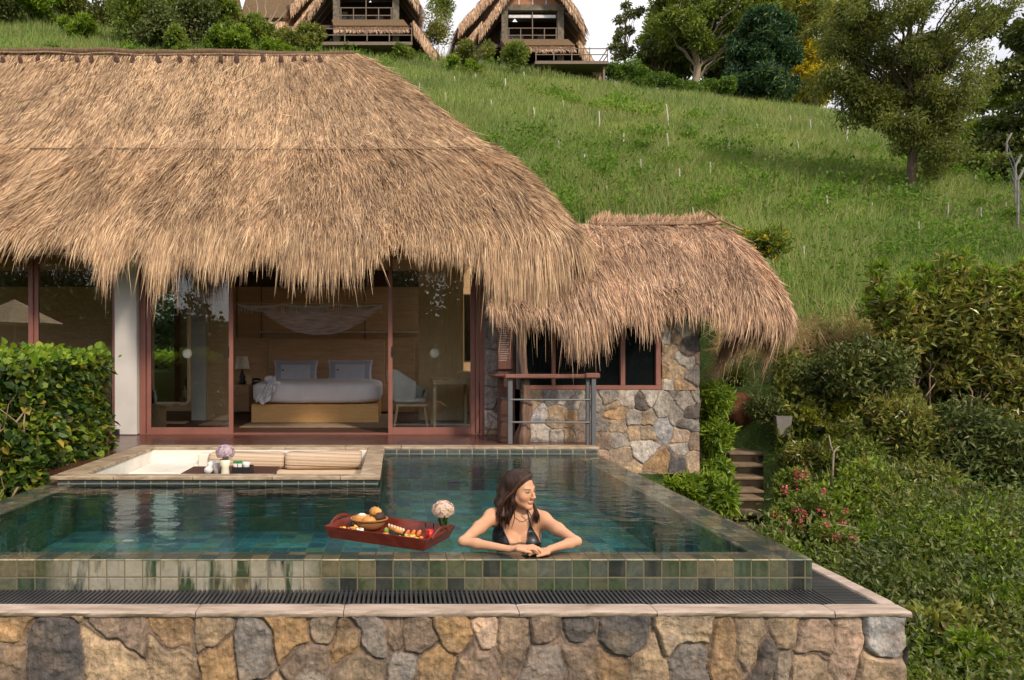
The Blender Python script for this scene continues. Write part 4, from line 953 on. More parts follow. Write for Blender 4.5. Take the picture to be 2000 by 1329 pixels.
ys_ = 10.25; stb = thing('side_table', (px_x(310, ys_), ys_, .062), 'low wooden side table behind the left glass door', 'side table')
MB().box((px_x(289, ys_), ys_, py_z(794, ys_)), (px_x(335, ys_), ys_+.4, py_z(789, ys_)), .004).build('table_top', M['pale_wood'], stb); MB().box((px_x(291, ys_), ys_+.03, .061), (px_x(310, ys_), ys_+.34, py_z(794, ys_)-.001), .004).build('pedestal', M['pale_wood'], stb)
def bottle(px_, py_, Y, s, label, mat):
    z = py_z(py_, Y); o = MB().lathe([(.035*s, 0), (.036*s, .14*s), (.015*s, .19*s), (.013*s, .26*s), (.016*s, .27*s)], (px_x(px_, Y), Y, z), 14).build('bottle', mat, org=(px_x(px_, Y), Y, z), smooth=True); return props(o, label, 'bottle', 'bottles on the side table')
bottle(295, 789, ys_+.1, 1.15, 'dark bottle with a pale label at the left end of the side table', M['black']); bottle(303, 789, ys_+.22, .75, 'shorter white bottle beside the dark bottle on the side table', M['white'])
yl = 10.6; lv = thing('slatted_cabinet', (px_x(200, yl), yl, .062), 'wooden slatted cabinet on legs behind the glass door by the hedge', 'cabinet')
b = MB()
for k in range(12): b.box((px_x(178+k*4, yl), yl, py_z(806, yl)), (px_x(180.6+k*4, yl), yl+.02, py_z(715, yl)), .002)
b.build('slat', M['pale_wood'], lv); MB().box((px_x(176, yl), yl+.021, py_z(808, yl)), (px_x(228, yl), yl+.5, py_z(712, yl)), .004).build('carcass', M['panel_wood'], lv)
for px_ in (178, 224): MB().box((px_x(px_, yl), yl+.05, .061), (px_x(px_+2.5, yl), yl+.09, py_z(808, yl)-.001)).build('leg', M['pale_wood'], lv)
b = MB(); b.box((px_x(476, 11.0), 10.7, .0615), (px_x(770, 11.0), 13.2, .068)); o = b.build('rug', m_simple('rug', (.36, .27, .19), .95, .1, .15, 9, .3), org=(0, 11, .06)); props(o, 'flat beige brown rug under the bed', 'rug')
# ------------------------------------------------------------------ signed distance modelling of the bather
class SDF:
    def __init__(s, lo, hi, h):
        s.lo = np.array(lo, float); s.h = h; s.n = (np.ceil((np.array(hi)-s.lo)/h)).astype(int)+1
        s.ax = [s.lo[i]+h*np.arange(s.n[i]) for i in range(3)]; s.d = np.full(tuple(s.n), .06, np.float32)
    def _win(s, c, r):
        sl = []
        for i in range(3):
            a = max(0, int((c[0][i]-r-s.lo[i])/s.h)); b = min(s.n[i], int((c[1][i]+r-s.lo[i])/s.h)+2); sl.append(slice(a, max(a, b)))
        return tuple(sl)
    def _put(s, sl, f, k, op):
        if any(q.stop <= q.start for q in sl): return
        G = np.meshgrid(*[s.ax[i][sl[i]] for i in range(3)], indexing='ij'); d = f(np.stack(G, -1)).astype(np.float32); o = s.d[sl]
        if op == 'add':
            h = np.clip(.5+.5*(o-d)/k, 0, 1); s.d[sl] = o*(1-h)+d*h-k*h*(1-h)
        else:
            h = np.clip(.5-.5*(o+d)/k, 0, 1); s.d[sl] = o*(1-h)-d*h+k*h*(1-h)
    def cap(s, a, b, r0, r1, k=.02, op='add', flat=None):
        a = np.array(a, float); b = np.array(b, float); ba = b-a; L = ba.dot(ba)+1e-12
        def f(P):
            t = np.clip(((P-a)@ba)/L, 0, 1); q = P-a-t[..., None]*ba
            if flat is not None:
                n_, sc_ = flat; n_ = np.array(n_, float); n_ = n_/np.linalg.norm(n_); q = q+(q@n_)[..., None]*n_*(sc_-1)
            return np.linalg.norm(q, axis=-1)-(r0+(r1-r0)*t)
        s._put(s._win((np.minimum(a, b), np.maximum(a, b)), max(r0, r1)+.05), f, k, op)
    def ell(s, c, r, M3=None, k=.02, op='add'):
        c = np.array(c, float); r = np.array(r, float)
        def f(P):
            q = P-c
            if M3 is not None: q = q@M3
            k0 = np.linalg.norm(q/r, axis=-1); k1 = np.linalg.norm(q/(r*r), axis=-1)+1e-9
            return k0*(k0-1)/k1
        s._put(s._win((c, c), max(r)+.05), f, k, op)
    def mesh(s):
        d = s.d; ins = d < 0; n = d.shape
        cells = np.zeros(tuple(np.array(n)-1), int); acc = np.zeros(cells.shape+(3,), np.float32); cnt = np.zeros(cells.shape, np.float32)
        m = [n[0]-1, n[1]-1, n[2]-1]
        for ax in range(3):
            o1, o2 = [(1, 2), (0, 2), (0, 1)][ax]
            for a in (0, 1):
                for b in (0, 1):
                    s0 = [slice(0, m[i]) for i in range(3)]; s0[o1] = slice(a, a+m[o1]); s0[o2] = slice(b, b+m[o2]); s1 = list(s0); s1[ax] = slice(1, 1+m[ax])
                    d0, d1 = d[tuple(s0)], d[tuple(s1)]; x = (d0 < 0) != (d1 < 0); t = np.where(x, d0/(d0-d1+1e-12), 0)
                    acc[..., ax] += t*x; acc[..., o1] += a*x; acc[..., o2] += b*x; cnt += x
        act = cnt > 0; idx = np.full(act.shape, -1); idx[act] = np.arange(act.sum()); ijk = np.argwhere(act)
        V = s.lo+s.h*(ijk+acc[act]/cnt[act][:, None]); Fs = []
        for ax in range(3):
            o1, o2 = [(1, 2), (2, 0), (0, 1)][ax]
            s0 = [slice(1, n[i]-1) for i in range(3)]; s0[ax] = slice(0, n[ax]-1); s1 = list(s0); s1[ax] = slice(1, n[ax])
            x0, x1 = ins[tuple(s0)], ins[tuple(s1)]; e = np.argwhere(x0 != x1)
            if not len(e): continue
            fl = x0[tuple(e.T)]; off = np.array([1, 1, 1]); off[ax] = 0; e = e+off
            q = []
            for (a, b) in ((0, 0), (-1, 0), (-1, -1), (0, -1)):
                c_ = e.copy(); c_[:, o1] += a; c_[:, o2] += b; q.append(idx[tuple(c_.T)])
            q = np.stack(q, 1); q[~fl] = q[~fl][:, ::-1]; Fs.append(q)
        Fc = np.concatenate(Fs); Fc = Fc[(Fc >= 0).all(1)]
        return V, Fc
def laplace(V, Fc, it=2, lam=.5):
    e = np.concatenate([Fc[:, [i, (i+1) % 4]] for i in range(4)]); e = np.concatenate([e, e[:, ::-1]])
    dg = np.bincount(e[:, 0], minlength=len(V)).astype(float)
    for _ in range(it):
        A = np.stack([np.bincount(e[:, 0], V[e[:, 1], k], len(V)) for k in range(3)], 1)/np.maximum(dg, 1)[:, None]; V = V+lam*(A-V)
    return V
def vnormals(V, Fc):
    n = np.cross(V[Fc[:, 2]]-V[Fc[:, 0]], V[Fc[:, 3]]-V[Fc[:, 1]]); N = np.stack([sum(np.bincount(Fc[:, j], n[:, k], len(V)) for j in range(4)) for k in range(3)], 1)
    return N/(np.linalg.norm(N, axis=1, keepdims=True)+1e-12)
t = NT('skin'); a = t.n('ShaderNodeVertexColor', layer_name='Col').outputs[0]; f = t.noise(t.coord(), 14, 4)
c = t.mix(.5, a, t.ramp(f, [(.3, (.85, .8, .78)), (.7, (1.1, 1.08, 1.06))]), 'MULTIPLY')
M['skin'] = t.done(t.princ(c, .50, .35, None, Subsurface_Weight=.12, Subsurface_Radius=(.02, .008, .004), Subsurface_Scale=.6))
per = thing('person', (.76, 4.45, -.41), 'woman with long wet brown hair in black bikini, arms folded on the pool rim', 'person')
HC = at(1017, 957, 4.42); yaw = R(-40)
hf = np.array([math.sin(-yaw), -math.cos(yaw), 0]); hf = hf*np.array([1, 1, 1]); hr = np.array([math.cos(yaw), math.sin(-yaw), 0]); hu = np.array([0, 0, 1.])
tl = R(3); hu = hu*math.cos(tl)-hf*math.sin(-tl); hf = np.cross(hu, hr); hf /= np.linalg.norm(hf); 
if hf[1] > 0: hf = -hf
HM = np.stack([hr, hf, hu], 1)   # columns: right, forward, up
def hd(x, y, z): return HC+HM@np.array([x, y, z])
S1 = SDF((.30, 3.98, -.45), (1.16, 4.92, .46), .0044)
# torso
shL = np.array([.590, 4.44, .135]); shR = np.array([.905, 4.43, .120]); nb = np.array([.762, 4.47, .175])
ch = np.array([.752, 4.44, .02])
S1.ell(ch+[0, .03, -.02], (.150, .092, .16), k=.03); S1.ell(ch+[0, .04, -.20], (.118, .082, .17), k=.05); S1.ell(ch+[0, .06, -.28], (.150, .100, .11), k=.05)
S1.cap(shL+[.045, .01, -.02], shR+[-.045, .01, -.02], .052, .052, k=.04); S1.cap(nb+[0, .02, -.02], nb+[0, .02, -.10], .075, .09, k=.05)
S1.cap(shL, nb+[-.03, .02, .0], .040, .036, k=.045); S1.cap(shR, nb+[.03, .02, .0], .040, .036, k=.045)
for sx in (-1, 1):
    S1.ell(ch+[sx*.066, -.062, -.035], (.062, .052, .062), k=.03)
    S1.cap(nb+[sx*.015, -.042, -.035], nb+[sx*.10, -.035, -.012], .010, .010, k=.03)
    S1.cap(ch+[sx*.075, .08, -.32], ch+[sx*.10, .34, -.37], .070, .050, k=.03)
# arms
eL = np.array([.388, 4.20, .046]); wL = np.array([.640, 4.085, .032]); eR = np.array([1.055, 4.20, .046]); wR = np.array([.880, 4.105, .028])
for s_, e_, w_ in ((shL, eL, wL), (shR, eR, wR)):
    m_ = s_+(e_-s_)*.45; S1.ell(s_, (.045, .045, .046), k=.025); S1.cap(s_, m_, .041, .038, k=.03); S1.cap(m_, e_, .037, .025, k=.02)
    q_ = e_+(w_-e_)*.3; S1.cap(e_, q_, .025, .028, k=.02); S1.cap(q_, w_, .028, .019, k=.02)
# hands: left picture hand lies on top, reaching right; the other lies under it
def hand(w, p, fdir, side, up, spread, curl, order):
    w, p, fdir, side = [np.array(v, float) for v in (w, p, fdir, side)]; fdir /= np.linalg.norm(fdir); side /= np.linalg.norm(side); upv = np.array([0, 0, 1.])
    S1.cap(w, p-fdir*.028, .022, .022, k=.012, flat=((0, 0, 1), 1.35)); S1.cap(p-side*.022-fdir*.02, p-side*.026+fdir*.028, .015, .012, k=.010); S1.cap(p+side*.022-fdir*.02, p+side*.024+fdir*.026, .015, .011, k=.010); S1.cap(p-fdir*.02, p+fdir*.030, .018, .013, k=.010)
    for i, (L_, sp) in enumerate(zip((.066, .076, .071, .054), (-.034, -.0115, .0115, .033))):
        k0 = p+fdir*(.036-.004*abs(i-1))+side*sp; d1 = fdir+side*(sp*spread); d1 /= np.linalg.norm(d1)
        k1 = k0+d1*L_*.5+upv*.004; k2 = k1+d1*L_*.30-upv*(.006+curl*.5); k3 = k2+d1*L_*.2-upv*(.008+curl*.5)
        S1.cap(k0, k1, .0098, .0088, k=.004); S1.cap(k1, k2, .0088, .0078, k=.003); S1.cap(k2, k3, .0078, .0066, k=.003)
    t0 = p-fdir*.03-side*.03*order; t1 = t0+fdir*.038-side*.022*order-upv*.004; t2 = t1+fdir*.030-side*.004*order-upv*.006
    S1.cap(t0, t1, .014, .0105, k=.008); S1.cap(t1, t2, .0100, .0080, k=.003)
hand(wL, (.712, 4.062, .044), (1, -.02, .0), (0, -1, 0), 1, 2.5, .006, -1)
hand(wR, (.828, 4.088, .018), (-1, -.08, -.02), (0, -1, 0), 1, 1.5, .0, -1)
# neck, head
S1.cap(nb+[0, .015, -.01], hd(0, -.022, -.06), .052, .047, k=.03)
S1.ell(hd(0, -.018, .036), (.073, .092, .082), HM, k=.02)
S1.ell(hd(0, .026, -.012), (.061, .064, .088), HM, k=.02)
S1.cap(hd(-.045, .005, -.05), hd(-.012, .070, -.094), .018, .015, k=.025); S1.cap(hd(.045, .005, -.05), hd(.012, .070, -.094), .018, .015, k=.025); S1.ell(hd(0, .072, -.092), (.014, .013, .013), HM, k=.014)
for sx in (-1, 1):
    S1.ell(hd(sx*.036, .056, -.028), (.024, .022, .024), HM, k=.02); S1.cap(hd(sx*.012, .083, .022), hd(sx*.042, .070, .025), .006, .005, k=.014)
    S1.ell(hd(sx*.031, .096, .004), (.015, .012, .0095), HM, k=.012, op='sub'); S1.ell(hd(sx*.030, .0725, .004), (.0135, .0125, .011), HM, k=.004)
    S1.ell(hd(sx*.0105, .100, -.031), (.0075, .009, .0065), HM, k=.006); S1.cap(hd(sx*.073, -.005, .014), hd(sx*.072, .0, -.022), .010, .007, k=.006, flat=(hr, 1.6))
S1.cap(hd(0, .089, .014), hd(0, .106, -.022), .0060, .0075, k=.010); S1.ell(hd(0, .110, -.026), (.0095, .0095, .0082), HM, k=.006)
S1.cap(hd(-.017, .084, -.0575), hd(0, .0925, -.055), .0040, .0050, k=.006); S1.cap(hd(.017, .084, -.0575), hd(0, .0925, -.055), .0040, .0050, k=.006)
S1.cap(hd(-.013, .085, -.064), hd(.013, .085, -.064), .0048, .0048, k=.006); S1.ell(hd(0, .090, -.065), (.012, .005, .005), HM, k=.006)
V, Fc = S1.mesh(); V = laplace(V, Fc, 2, .45); N = vnormals(V, Fc)
L = (V-HC)@HM; isf = (np.abs(L) < [.09, .13, .13]).all(1)
base = np.array([.58, .32, .195]); col = np.tile(base, (len(V), 1)); col *= (.94+.12*fbm(V[:, 0]*20, V[:, 2]*20+V[:, 1]*9))[:, None]
def blob(c, r, q, s_=1.0):
    d = np.sqrt((((L-np.array(c))/np.array(r))**2).sum(1)); w_ = (sstep(1.3, .6, d) if False else np.clip((1.35-d)/.6, 0, 1))*s_*isf; return w_[:, None]
for c_, r_, q_, s_ in (((0, .096, -.059), (.020, .012, .0095), (.50, .17, .13), .6), ((.04, .07, -.03), (.022, .03, .018), (.66, .28, .20), .45), ((-.04, .07, -.03), (.022, .03, .018), (.66, .28, .20), .45),
                       ((0, .11, -.025), (.012, .02, .012), (.66, .30, .2), .4), ((.031, .085, .0185), (.017, .02, .0030), (.05, .025, .015), .9), ((-.031, .085, .0185), (.017, .02, .0030), (.05, .025, .015), .9),
                       ((.031, .083, .0035), (.0145, .014, .0058), (.03, .015, .012), .85), ((-.031, .083, .0035), (.0145, .014, .0058), (.03, .015, .012), .85)):
    w_ = blob(c_, r_, q_, s_); col = col*(1-w_)+np.array(q_)*w_
body = mesh_np('body', V, Fc, M['skin'], per, smooth=True, col=col)
M['eye_white'] = m_simple('eye_white', (.38, .35, .33), .5, .5, .02)
for sx in (-1, 1):
    b = MB(); b.ell((0, 0, 0), (.0075, .0050, .0030), 12, 8); b.v[0] = b.v[0]@HM.T+hd(sx*.031, .0800, .0035); o = b.build('eye', M['eye_white'], per, smooth=True)
    b = MB(); b.ell((0, 0, 0), (.0038, .0030, .0038), 10, 6); b.v[0] = b.v[0]@HM.T+hd(sx*.031+.002, .0838, .0035); b.build('iris', M['black'], o, smooth=True)
# bikini: two cups lifted off the body surface, straps
t = NT('bikini'); M['bikini'] = t.done(t.princ((.012, .013, .018), .38, .5, t.bump(t.noise(t.coord(), 60, 3), .3, .003)))
def px_of(V): return CX+V[:, 0]*F/V[:, 1], CY-(V[:, 2]-CAMZ)*F/V[:, 1]
pxv, pyv = px_of(V)
def in_tri(x, y, tri):
    s_ = []
    for (a_, b_) in zip(tri, tri[1:]+tri[:1]): s_.append((b_[0]-a_[0])*(y-a_[1])-(b_[1]-a_[1])*(x-a_[0]))
    s_ = np.array(s_); return (s_ > 0).all(0) | (s_ < 0).all(0)
front = (N[:, 1] < .15) & (V[:, 1] < 4.5) & (V[:, 1] > 4.26)
# triangles given as (X, Z) on the body
tris = [[px_x(978, 4.37), py_z(1018, 4.37), px_x(950, 4.37), py_z(1072, 4.37), px_x(1000, 4.37), py_z(1074, 4.37)],
        [px_x(1036, 4.37), py_z(1026, 4.37), px_x(1021, 4.37), py_z(1074, 4.37), px_x(1062, 4.37), py_z(1070, 4.37)]]
xz = V[:, [0, 2]]; vs, fs_, c_ = [], [], 0
b = MB()
for T3 in tris:
    tri = [(T3[0], T3[1]), (T3[2], T3[3]-.02), (T3[4], T3[5]-.02)]
    m_ = in_tri(xz[:, 0], xz[:, 1], tri) & front; keep = m_[Fc].all(1); ff = Fc[keep]; u, inv = np.unique(ff, return_inverse=True)
    vs.append(V[u]+N[u]*.0045); fs_.append(inv.reshape(-1, 4)+c_); c_ += len(u)
if c_: mesh_np('bikini_cup', np.concatenate(vs), np.concatenate(fs_), M['bikini'], per, smooth=True)
def onskin(x, z, off=.004):
    d_ = (V[:, 0]-x)**2+(V[:, 2]-z)**2+(N[:, 1] > .1)*1.0+(V[:, 1] < 4.26)*1.0; i = d_.argmin(); return V[i]+N[i]*off
bb = MB()
for (x0_, z0_, x1_, z1_) in ((tris[0][0], tris[0][1], nb[0]-.035, nb[2]+.012), (tris[1][0], tris[1][1], nb[0]+.040, nb[2]+.012)):
    P_ = [onskin(x0_+(x1_-x0_)*k/9, z0_-.006+(z1_-z0_+.006)*k/9) for k in range(10)]; bb.tube(P_, .0036, 6)
for T3 in tris:
    for (q0_, q1_) in (((T3[0], T3[1]), (T3[2], T3[3]-.02)), ((T3[0], T3[1]), (T3[4], T3[5]-.02))):
        P_ = [onskin(q0_[0]+(q1_[0]-q0_[0])*k/10, q0_[1]+(q1_[1]-q0_[1])*k/10, .0035) for k in range(11)]; bb.tube(P_, .0034, 6)
    pa, pb_ = (T3[2], T3[3]), (T3[4], T3[5]); P_ = [onskin(pa[0]+(pb_[0]-pa[0])*k/6, pa[1]-.014+(pb_[1]-pa[1])*k/6) for k in range(7)]; bb.tube(P_, .0035, 6)
bb.build('bikini_strap', M['bikini'], per, smooth=True)
gold = m_simple('gold', (.75, .55, .2), .25, .5, .02, metallic=1.0)
bb = MB(); P_ = [onskin(nb[0]-.042+.094*k/12, nb[2]-.028-.028*math.sin(math.pi*k/12), .0025) for k in range(13)]; bb.tube(P_, .0010, 5)
for k in (2, 4, 6, 8, 10): bb.ell(P_[k]+[0, -.001, -.002], (.0024, .0015, .0028), 6, 4)
bb.build('necklace', gold, per)
# hair: a continuous mass plus many wet locks
S2 = SDF((.55, 4.24, -.06), (.98, 4.66, .46), .0046)
S2.ell(hd(0, -.024, .036), (.080, .099, .090), HM, k=.02)
pL = [at(990, 942, 4.44), at(985, 965, 4.43), at(980, 988, 4.40), at(985, 1008, 4.37)]
for k, (y_, r0) in enumerate(((0, .022), (.05, .026), (.10, .026))):
    for a_, b_ in zip(pL[:-1], pL[1:]): S2.cap(a_+[.02*(k-1)*-.5, y_, .0], b_+[.012*(k-1), y_*.9, 0], r0, r0*.86, k=.03)
S2.cap(at(1001, 990, 4.385), at(992, 1022, 4.365), .024, .010, k=.03)
S2.cap(hd(.0, -.085, .0), nb+[0, .09, -.02], .055, .05, k=.04); S2.cap(hd(.066, -.055, .02), nb+[.050, .03, -.01], .024, .016, k=.03)
S2.cap(hd(-.064, -.028, .045), hd(-.068, -.005, -.06), .020, .022, k=.03)
# keep the face free
S2.ell(hd(.014, .105, -.025), (.064, .085, .098), HM, k=.012, op='sub')
V2, F2 = S2.mesh(); V2 = laplace(V2, F2, 2, .5)
t = NT('hair'); r = t.rnd(); co = t.coord(); f = t.noise(t.mapv(co, scale=(1, 1, .16)), 60, 4)
c = t.mix(t.ramp(f, [(.35, 0.0), (.65, 1.0)]), (.012, .005, .004), (.045, .018, .011)); c = t.mix(.45, c, t.ramp(r, [(0, (.014, .006, .004)), (.6, (.045, .018, .011)), (1, (.15, .065, .032))]))
M['hair'] = t.done(t.princ(c, .42, .3, t.bump(f, 1.0, .006)))
Vs = [V2]; Fs = [F2]; c_ = len(V2); r_ = random.Random(5)
def lock(P, r0):
    global c_
    bt = MB(); bt.tube(P, [r0*.8, r0, r0*.9, r0*.6, r0*.15][:len(P)] if len(P) == 5 else np.linspace(r0, r0*.2, len(P)), 5, cap=False, flat=.6)
    v = bt.v[0]; Vs.append(v); Fs.append(np.array(bt.f)+c_); c_ += len(v)
for i in range(620):      # locks from the parting over the side of the head
    u = r_.random(); side = -1 if r_.random() < .72 else 1
    if side < 0:
        th = R(-25+u*125); s0 = hd(.016, .075-.15*u, .118-.03*abs(u-.4)); 
        A = hd(-.062*math.cos(th*.4), .062-.16*u, .075+r_.uniform(-.01, .01)); B = hd(-.080-.006*r_.random(), .022-.10*u, .0)
        x_ = r_.uniform(969, 1000)-5*u; yb_ = r_.uniform(1006, 1036)-8*u; Yc = 4.355+.13*u
        C = at(x_*.6+982*.4-2, 985, Yc+.015); D = at(x_+r_.uniform(-3, 3), yb_, Yc+.0)
        P_ = [s0, A, B, C, D]
    else:
        s0 = hd(.018, .060-.12*u, .112); A = hd(.072, .020-.10*u, .075); B = hd(.080, -.035-.05*u, .0); x_ = r_.uniform(1043, 1052); C = at(x_*.5+1048*.5, 996, 4.46); D = at(x_+r_.uniform(-4, 3), r_.uniform(1008, 1024), 4.335); P_ = [s0, A, B, C, D]
    Q = np.array(P_); k = np.linspace(0, 4, 13); 
    from numpy import interp
    Qs = np.stack([np.interp(k, range(5), Q[:, j]) for j in range(3)], 1)
    for _ in range(3): Qs[1:-1] = (Qs[:-2]+2*Qs[1:-1]+Qs[2:])/4
    Qs[:, 0] += .0035*np.sin(np.linspace(0, 7, 13)+u*20)
    bt = MB(); rr = r_.uniform(.0022, .0050)*np.interp(np.linspace(0, 1, 13), [0, .2, .7, 1], [.7, 1, .9, .15]); bt.tube(Qs, rr, 5, cap=False, flat=.6); v = bt.v[0]; Vs.append(v); Fs.append(np.array(bt.f)+c_); c_ += len(v)
for (pts) in ([(990, 1008), (986, 1020), (988, 1030), (986, 1036)], [(1005, 985), (1004, 1000), (1006, 1012), (1000, 1028), (999, 1034)], [(1043, 990), (1047, 1000), (1044, 1010), (1040, 1020)], [(1030, 996), (1036, 1005), (1041, 1016), (1038, 1026)], [(997, 1000), (993, 1012), (996, 1022), (991, 1030)]):
    Q = np.array([at(x_, y_, 4.345) for x_, y_ in pts]); k = np.linspace(0, len(Q)-1, 12); Qs = np.stack([np.interp(k, range(len(Q)), Q[:, j]) for j in range(3)], 1)
    for _ in range(2): Qs[1:-1] = (Qs[:-2]+2*Qs[1:-1]+Qs[2:])/4
    bt = MB(); bt.tube(Qs, np.linspace(.0045, .001, 12), 5, cap=False); v = bt.v[0]; Vs.append(v); Fs.append(np.array(bt.f)+c_); c_ += len(v)
mesh_np('hair', np.concatenate(Vs), np.concatenate(Fs), M['hair'], per, smooth=True)

# ------------------------------------------------------------------ floating tray and breakfast
TA, TB, TC = at(632, 1030, 4.46), at(833, 1058, 4.12), at(895, 1027, 4.47)
TA[2] = TB[2] = TC[2] = .072
tu = (TB-TA); LU = np.linalg.norm(tu); tu /= LU; tv = np.array([-tu[1], tu[0], 0]); LV = .41; TO = TA.copy(); TO[2] = 0
def T(u, v, z): return TO+tu*u+tv*v+np.array([0, 0, z])
def Tbox(u0, u1, v0, v1, z0, z1, bev=.003):
    b = MB().box((u0, v0, z0), (u1, v1, z1), bev); return b
def Tfn(V): return TO+V[:, :1]*tu+V[:, 1:2]*tv+V[:, 2:3]*np.array([0, 0, 1.])
M['tray'] = m_wood('tray_wood', (.11, .016, .010), (.22, .04, .022), .3, 0, 2.0, .5)
tray = thing('serving_tray', T(LU/2, LV/2, .0), 'dark red wooden serving tray with arched handles floating on the water', 'tray')
b = MB(); b.box((.035, .03, .003), (LU-.035, LV-.03, .012)); b.xf(Tfn).build('base', M['tray'], tray)
b = MB()
def wallp(p0, p1, q0, q1, th):  # bottom edge p0-p1, top edge q0-q1, offset th inward (vector)
    P_ = [np.array(v, float) for v in (p0, p1, q1, q0)]; th = np.array(th); b.add([*P_, *[v+th for v in P_]], [(0, 1, 2, 3), (7, 6, 5, 4), (0, 4, 5, 1), (1, 5, 6, 2), (2, 6, 7, 3), (3, 7, 4, 0)])
wallp((.03, .025, .0), (LU-.03, .025, .0), (0, 0, .075), (LU, 0, .075), (0, .010, 0)); wallp((.03, LV-.025, .0), (LU-.03, LV-.025, .0), (0, LV, .075), (LU, LV, .075), (0, -.010, 0))
wallp((.03, .0255, .0), (.03, LV-.0255, .0), (0, .001, .0745), (0, LV-.001, .0745), (.010, 0, 0)); wallp((LU-.03, .0255, .0), (LU-.03, LV-.0255, .0), (LU, .001, .0745), (LU, LV-.001, .0745), (-.010, 0, 0))
b.xf(Tfn).build('side_wall', M['tray'], tray)
for ux, sg_ in ((.0, -1), (LU, 1)):
    b = MB(); n = 22; V = []; Vb = []
    for k in range(n+1):
        t_ = k/n; v_ = .07+(LV-.14)*t_; z_ = .066+.045*math.sin(math.pi*t_)**.8; out_ = .010*sg_*(z_-.07)/.07
        hv = (abs(t_-.5) < .24); zi = .062 if not hv else .078+.017*math.sqrt(max(0, 1-((t_-.5)/.24)**2))
        for (uu_, zz_) in ((ux+out_-.005, z_), (ux+out_+.005, z_), (ux+out_*.5+.005, zi), (ux+out_*.5-.005, zi)): V.append((uu_, v_, zz_))
    b.add(V, [(i*4+j, i*4+(j+1) % 4, (i+1)*4+(j+1) % 4, (i+1)*4+j) for i in range(n) for j in range(4)]+[(0, 1, 2, 3), tuple(n*4+j for j in (3, 2, 1, 0))])
    b.box((ux-.005, .5*LV-.075, .060), (ux+.005, .5*LV+.075, .078), .002)
    b.xf(Tfn).build('handle', M['tray'], tray)
t = NT('rattan'); co = t.coord(); wv = t.n('ShaderNodeTexWave', {'Vector': co, 'Scale': 60.0, 'Distortion': 3.0}, bands_direction='Z').outputs[0]
M['rattan'] = t.done(t.princ(t.mix(wv, (.20, .07, .02), (.58, .27, .09)), .6, .3, t.bump(wv, .8, .006)))
M['bread'] = m_simple('bread', (.62, .30, .08), .55, .3, .35, 20, .3); M['bread_dark'] = m_simple('dark_bread', (.06, .03, .02), .6, .3, .3, 20, .3)
M['sugar'] = m_simple('sugar', (.8, .74, .68), .8); M['plate'] = m_simple('black_plate', (.02, .022, .024), .3, .5, .1, 5)
def one(name, b, mat, p, label, cat, group=None, smooth=True):
    o = b.build(name, mat, org=p, smooth=smooth); return props(o, label, cat, group)
def bread_px(px_, py_, Y): return at(px_, py_, Y)
bc = T(.17, .27, .014)
bas = MB().lathe([(.055, 0), (.085, .03), (.105, .07), (.100, .07), (.078, .032), (.05, .012)], bc, 28, sx=1.1, sy=.9); 
bas = one('bread_basket', bas, M['rattan'], bc, 'round woven basket of pastries on the tray', 'basket')
MB().tube([bc+np.array([.117*math.cos(a_), .096*math.sin(a_), .071]) for a_ in np.linspace(0, 2*math.pi, 30)], .006, 6, cap=False).build('woven_rim', M['rattan'], bas, smooth=True)
def crois(c_, L_, r0, rz, mat, label, cat='pastry', sug=False):
    P_ = []; Rr_ = []
    for k in range(13):
        t_ = k/12; a_ = (t_-.5)*2.0; P_.append(np.array(c_)+rotm(0, 0, rz)@np.array([L_*.5*math.sin(a_), L_*.25*(1-math.cos(a_)), 0])); Rr_.append(r0*(1-abs(2*t_-1)**2.2*.75)*(1+.09*math.cos(k*2.4)))
    o = one('croissant' if cat == 'croissant' else 'pastry', MB().tube(P_, Rr_, 12), mat, c_, label, cat, 'pastries in the basket')
    if sug:
        MB().ell(np.array(c_)+[0, -.005, r0*.8], (L_*.2, r0*.7, r0*.35), 12, 8, bump=.2).build('icing', M['sugar'], o)
crois(bc+[-.045, -.03, .078], .13, .030, .3, M['bread'], 'golden croissant dusted with sugar at the left of the basket', 'croissant', True)
crois(bc+[.040, .02, .110], .10, .032, -.6, M['bread'], 'golden roll standing highest in the basket')
crois(bc+[.00, -.055, .070], .12, .026, .1, M['bread'], 'flaky pastry lying over the front edge of the basket')
crois(bc+[.070, -.02, .085], .11, .030, 1.1, M['bread_dark'], 'dark brown roll at the right of the basket')
crois(bc+[-.095, -.03, .045], .06, .024, 1.3, M['bread_dark'], 'small dark muffin hanging over the left edge of the basket')
def plate(px_, py_, Y, r0, label):
    c_ = T(px_, py_, .014); one('plate', MB().lathe([(.03, 0), (r0*.7, .004), (r0, .014), (r0*.97, .016), (r0*.68, .008), (0.001, .007)], c_, 30), M['plate'], c_, label, 'plate', 'plates on the tray'); return c_
pc1 = plate(.14, .115, 0, .085, 'dark plate with waffle and white cup at the left of the tray'); pc2 = plate(.40, .19, 0, .10, 'dark plate holding a rolled crepe in the middle of the tray'); pc3 = plate(.545, .105, 0, .085, 'fruit plate at the front right corner of the tray')
M['yellow'] = m_simple('mango', (.85, .55, .08), .4, .4, .2, 30, .2); M['orange'] = m_simple('papaya', (.80, .22, .05), .4, .4, .2, 30, .2); M['pink'] = m_simple('melon', (.72, .12, .14), .4, .4, .25, 30, .2); M['green'] = m_simple('kiwi', (.30, .42, .08), .4, .4, .3, 30, .2)
r_ = random.Random(3)
